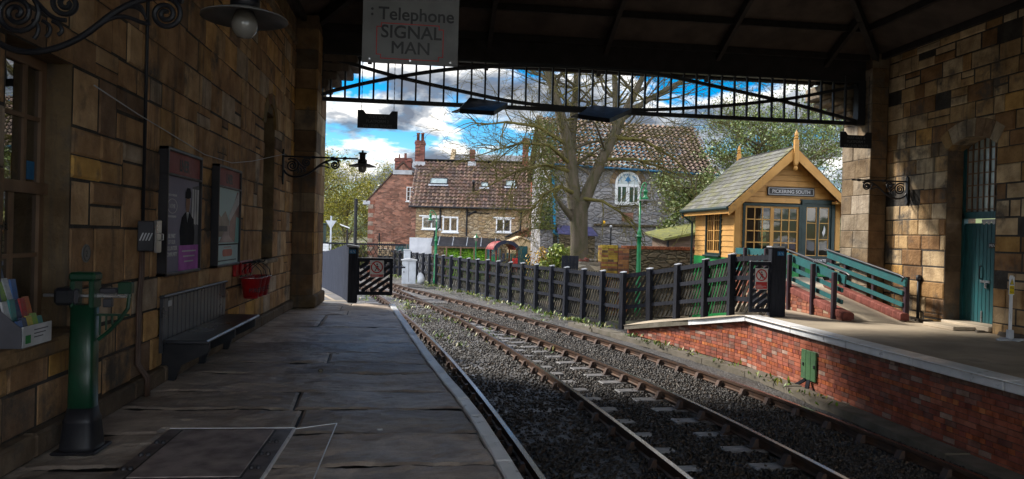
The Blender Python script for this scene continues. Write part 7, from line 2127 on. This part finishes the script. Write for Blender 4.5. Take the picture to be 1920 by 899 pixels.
# short mossy shoots on the lower trunk fork
for k in range(60):
    limb = rr_.choice((LB, RB, LB)); f = rr_.uniform(0, 3.9); i = int(f); q = limb[i] + (limb[i + 1] - limb[i]) * (f - i)
    T.grow(q, (rr_.uniform(-1, 1), rr_.uniform(-1, .3), rr_.uniform(-.2, 1)), rr_.uniform(.4, 1.1), .018, 2, .3, .05, (2, 4), (.4, 1.), (.5, .75), .006, 3)
bt = thing('bare_tree', 'big bare mossy tree with forked trunk in front of the barn', 'tree', tuple(B0))
build('trunk', T.big, M['bark'], bt, True)
build('crown', T.tw, M['twig'], bt, True)


def leafy_tree(name, label, base, h, seed, lcols, size, per, spread, bark, group, lean=(0, 0), trunk_r=.12, nb=9, depth=3, L=1.7, spreadx=1., zfrac=(.25, 1.), up_=.06, dirz=(.0, .8)):
    T = Tree(seed); r = T.r; base = V3(*base)
    top = base + V3(lean[0], lean[1], h)
    tp = [base + (top - base) * f + V3(r.gauss(0, .06), r.gauss(0, .06), 0) * h * .25 * (f > 0) for f in np.linspace(0, .8, 6)]
    T.limb(tp, [trunk_r * (1 - .15 * i) for i in range(6)], n=8)
    for k in range(nb):
        f = r.uniform(*zfrac) * 4.99; i = min(4, int(f)); q = tp[i] + (tp[i + 1] - tp[i]) * (f - i)
        a = 2.4 * k + r.uniform(-.4, .4)
        T.grow(q, (math.cos(a) * spreadx, math.sin(a) * spreadx, r.uniform(*dirz)), L * r.uniform(.7, 1.2), trunk_r * .4, depth, .22, up_, (3, 4), (.4, .9), (.55, .78), .008, 4)
    t = thing(name, label, 'tree', tuple(base), 0, group)
    build('trunk', T.big, bark, t, True)
    tw = MB(); tw.v, tw.f, tw.c = T.tw.v, T.tw.f, T.tw.c
    build('branches', tw, M['twig'], t, True)
    lv = MB(); leaves(lv, T.tips, r, per, size, spread, lcols); build('crown', lv, M['leaf'], t)
    return t


HOL = [(.12, .17, .035), (.18, .24, .07), (.08, .12, .025), (.28, .33, .15), (.2, .22, .06)]
leafy_tree('leafy_tree', 'pale leaved evergreen between the barn and the cabin roof', (11.2, 29.8, -1), 6.6, 41, HOL, .062, 7, .15, M['bark'], 'leafy trees beside the cabin', trunk_r=.13, nb=20, depth=3, L=.72, zfrac=(.3, .95), up_=-.03)
leafy_tree('leafy_tree', 'tall thin leaved tree rising straight behind the cabin ridge', (15.2, 32.5, -1), 9.0, 42, HOL[:3], .055, 5, .15, M['bark'], 'leafy trees beside the cabin', trunk_r=.16, nb=26, depth=3, L=1.5, zfrac=(.35, 1.), dirz=(.0, .7))
leafy_tree('leafy_tree', 'tall thin leaved tree behind the cabin, nearest the pale pillar', (18.0, 34, -1), 8.5, 43, HOL[:3], .055, 5, .15, M['bark'], 'leafy trees beside the cabin', trunk_r=.16, nb=26, depth=3, L=2.1, zfrac=(.25, 1.), dirz=(.0, .7))
leafy_tree('leafy_tree', 'slender leafy tree past the right end of the barn roof', (18.4, 38, -1), 10.2, 44, HOL[:3], .055, 5, .15, M['bark'], 'leafy trees beside the cabin', trunk_r=.13, nb=20, depth=3, L=2.0, zfrac=(.45, 1.), dirz=(.0, .7))
WIL = [(.2, .2, .012), (.26, .23, .015), (.13, .15, .012), (.3, .26, .02)]
for k, (x, y, h, lab) in enumerate(((-8.6, 62, 6.9, 'yellow green spring tree half hidden by the left pillar'), (-6.3, 66, 6.6, 'yellow green spring tree behind the give way sign'), (-4.4, 70, 6.8, 'yellow green spring tree against the brick house eaves'), (-10.2, 74, 9.5, 'tall pale spring tree farthest left beside the pillar edge'))):
    leafy_tree('spring_tree', lab, (x, y, -1.1), h, 60 + k, WIL, .075, 8, .26, M['willowbark'], 'yellow green trees beyond the road', trunk_r=.16, nb=14, depth=3, L=2.0, zfrac=(.2, 1.), dirz=(.3, 1.3))


def bush(name, label, c, rx, ry, rz, n, size, cols, seed, group=None):
    r = random.Random(seed); f_ = MB(); g_b = MB()
    c = V3(*c)
    for k in range(14):
        a = r.random() * 6.28; g_b.tube([c + V3(r.gauss(0, .1), r.gauss(0, .1), -.0), c + V3(math.cos(a) * rx * .5, math.sin(a) * ry * .5, rz * r.uniform(.5, 1.3)), c + V3(math.cos(a) * rx * .8, math.sin(a) * ry * .8, rz * r.uniform(.8, 1.8))], [.03, .02, .008], 5)
    lob = [(V3(r.gauss(0, rx * .4), r.gauss(0, ry * .4), rz * r.uniform(.4, 1.5)), r.uniform(.35, .6)) for _ in range(9)]
    pts = []
    for k in range(n):
        lc_, lr = lob[r.randrange(9)]
        d = unit((r.gauss(0, 1), r.gauss(0, 1), r.gauss(0, 1))) * (r.random() ** .4)
        p = c + lc_ + d * V3(rx, ry, rz) * lr
        if p[2] < c[2]: continue
        pts.append((p, d))
    leaves(f_, pts, r, 1, size, .03, cols)
    t = thing(name, label, 'bush', tuple(c), 0, group)
    build('stems', g_b, M['twig'], t, True); build('foliage', f_, M['leaf'], t)


bush('laurel_bush', 'glossy green laurel bush with yellow tips left of the big tree', (5.25, 28.4, -.9), 1.0, .7, 1.12, 3000, .075, [(.2, .28, .03), (.3, .36, .05), (.12, .18, .03), (.38, .4, .12)], 5)
bush('golden_shrub', 'golden orange shrub against the barn corner', (4.75, 28.9, -.9), .6, .5, 1.1, 1100, .05, [(.55, .36, .03), (.42, .28, .03), (.48, .22, .03)], 6)
bush('garden_shrub', 'lime green shrub right of the slim black pole', (-2.7, 52, -.8), 1.1, .7, .95, 1500, .09, [(.2, .26, .02), (.13, .18, .02), (.26, .28, .05)], 7, 'shrubs along the road')
bush('garden_shrub', 'russet and green shrub left of the slim black pole', (-3.9, 50, -.8), .9, .6, 1.0, 1300, .08, [(.13, .12, .03), (.2, .12, .04), (.1, .14, .03)], 8, 'shrubs along the road')
bush('garden_shrub', 'broad yellow green shrub under the give way sign', (-5.0, 49, -.8), 1.0, .6, .95, 1500, .08, [(.2, .22, .02), (.14, .17, .02)], 9, 'shrubs along the road')
bush('garden_shrub', 'dark green hedge mass behind the teal kiosk', (-7.5, 56, -.8), 2.2, .8, 1.1, 2400, .1, [(.07, .1, .02), (.1, .12, .02)], 10, 'shrubs along the road')
# ivy on the barn corner
iv = MB(); r = random.Random(77)
for k in range(2600):
    z = 1.9 + 5.2 * r.random() ** 1.3; x = 5.6 + r.gauss(.0, .22 + .03 * z); y = 33.75 + r.uniform(-.25, .1) + max(0, (z - 5) * .7)
    a = unit((r.gauss(0, 1), r.gauss(0, .3), r.gauss(0, 1))); b = unit(np.cross(a, (r.gauss(0, .3), 1, r.gauss(0, .3)))); s_ = .05 * r.uniform(.6, 1.3)
    q = V3(x, y, z); kk = r.uniform(.6, 1.3); c = r.choice([(.07, .1, .015), (.11, .13, .02), (.05, .07, .015)])
    iv.add([q - a * s_, q + b * s_ * .7, q + a * s_, q - b * s_ * .7], [(0, 1, 2, 3)], tuple(w_ * kk for w_ in c))
solo('ivy', iv, M['leaf'], 'ragged ivy climbing the left corner of the grey barn', 'ivy')

# weeds along the fence foot and between the rails: stuff
wd_ = MB(); r = random.Random(99)
for k in range(330):
    if k < 210:
        y = 20.6 + 26 * r.random() ** 1.3; x = 5.72 - .28 * (y - 20.5) - abs(r.gauss(.35, .35)); z = -1.03
    elif k < 300:
        y = r.uniform(16.6, 34); x = RF['M'](y) + r.uniform(-2.0, .3) * .9 - .4; z = -1.03
    else: y = r.uniform(11, 20); x = r.uniform(6.3, 6.6) - max(0, y - 14) * .2; z = -.99
    s0 = r.uniform(.03, .12)
    for j in range(r.randint(5, 14)):
        a = r.random() * 6.28; t_ = V3(math.cos(a), math.sin(a), r.uniform(.4, 1.4)) * s0; w2 = V3(-math.sin(a), math.cos(a), 0) * s0 * .22
        p = V3(x + r.gauss(0, s0), y + r.gauss(0, s0), z); c = r.choice([(.11, .2, .02), (.17, .22, .02), (.07, .13, .02), (.2, .18, .03)])
        wd_.add([p - w2 * .5, p + t_ * .55 - w2, p + t_, p + t_ * .55 + w2], [(0, 1, 2, 3)], c)
o_ = struct('weeds', wd_, M['leaf'], 'stuff')
# a few bits of litter on the flagstones
for x, y, c_, lab in ((-1.05, 8.35, 'kerb', 'small brown stone lying on the flagstones past the weighing plate'), (-.28, 5.9, 'pale', 'white scrap of paper on the flagstones near the platform edge'), (-1.0, 9.6, 'pale', 'tiny white scrap on the flagstones opposite the bench')):
    f_ = MB(); f_.bbox(x - .025, x + .025, y - .02, y + .02, .003, .018 if c_ == 'pale' else .04, .01); solo('litter', f_, M[c_], lab, 'litter', 'bits of litter on the platform')
# ------------------------------------------------------------------ lettering outlines become meshes in one pass
dg = bpy.context.evaluated_depsgraph_get(); dg.update()
made = [bpy.data.meshes.new_from_object(o.evaluated_get(dg)) for o, m_, n_ in TEXTS]
for (o, m_, n_), me in zip(TEXTS, made):
    ml, par = o.matrix_local.copy(), o.parent
    bpy.data.objects.remove(o)
    me.name = n_
    if not me.materials: me.materials.append(m_)
    q = bpy.data.objects.new(n_, me); COL.objects.link(q); q.parent = par; q.matrix_local = ml
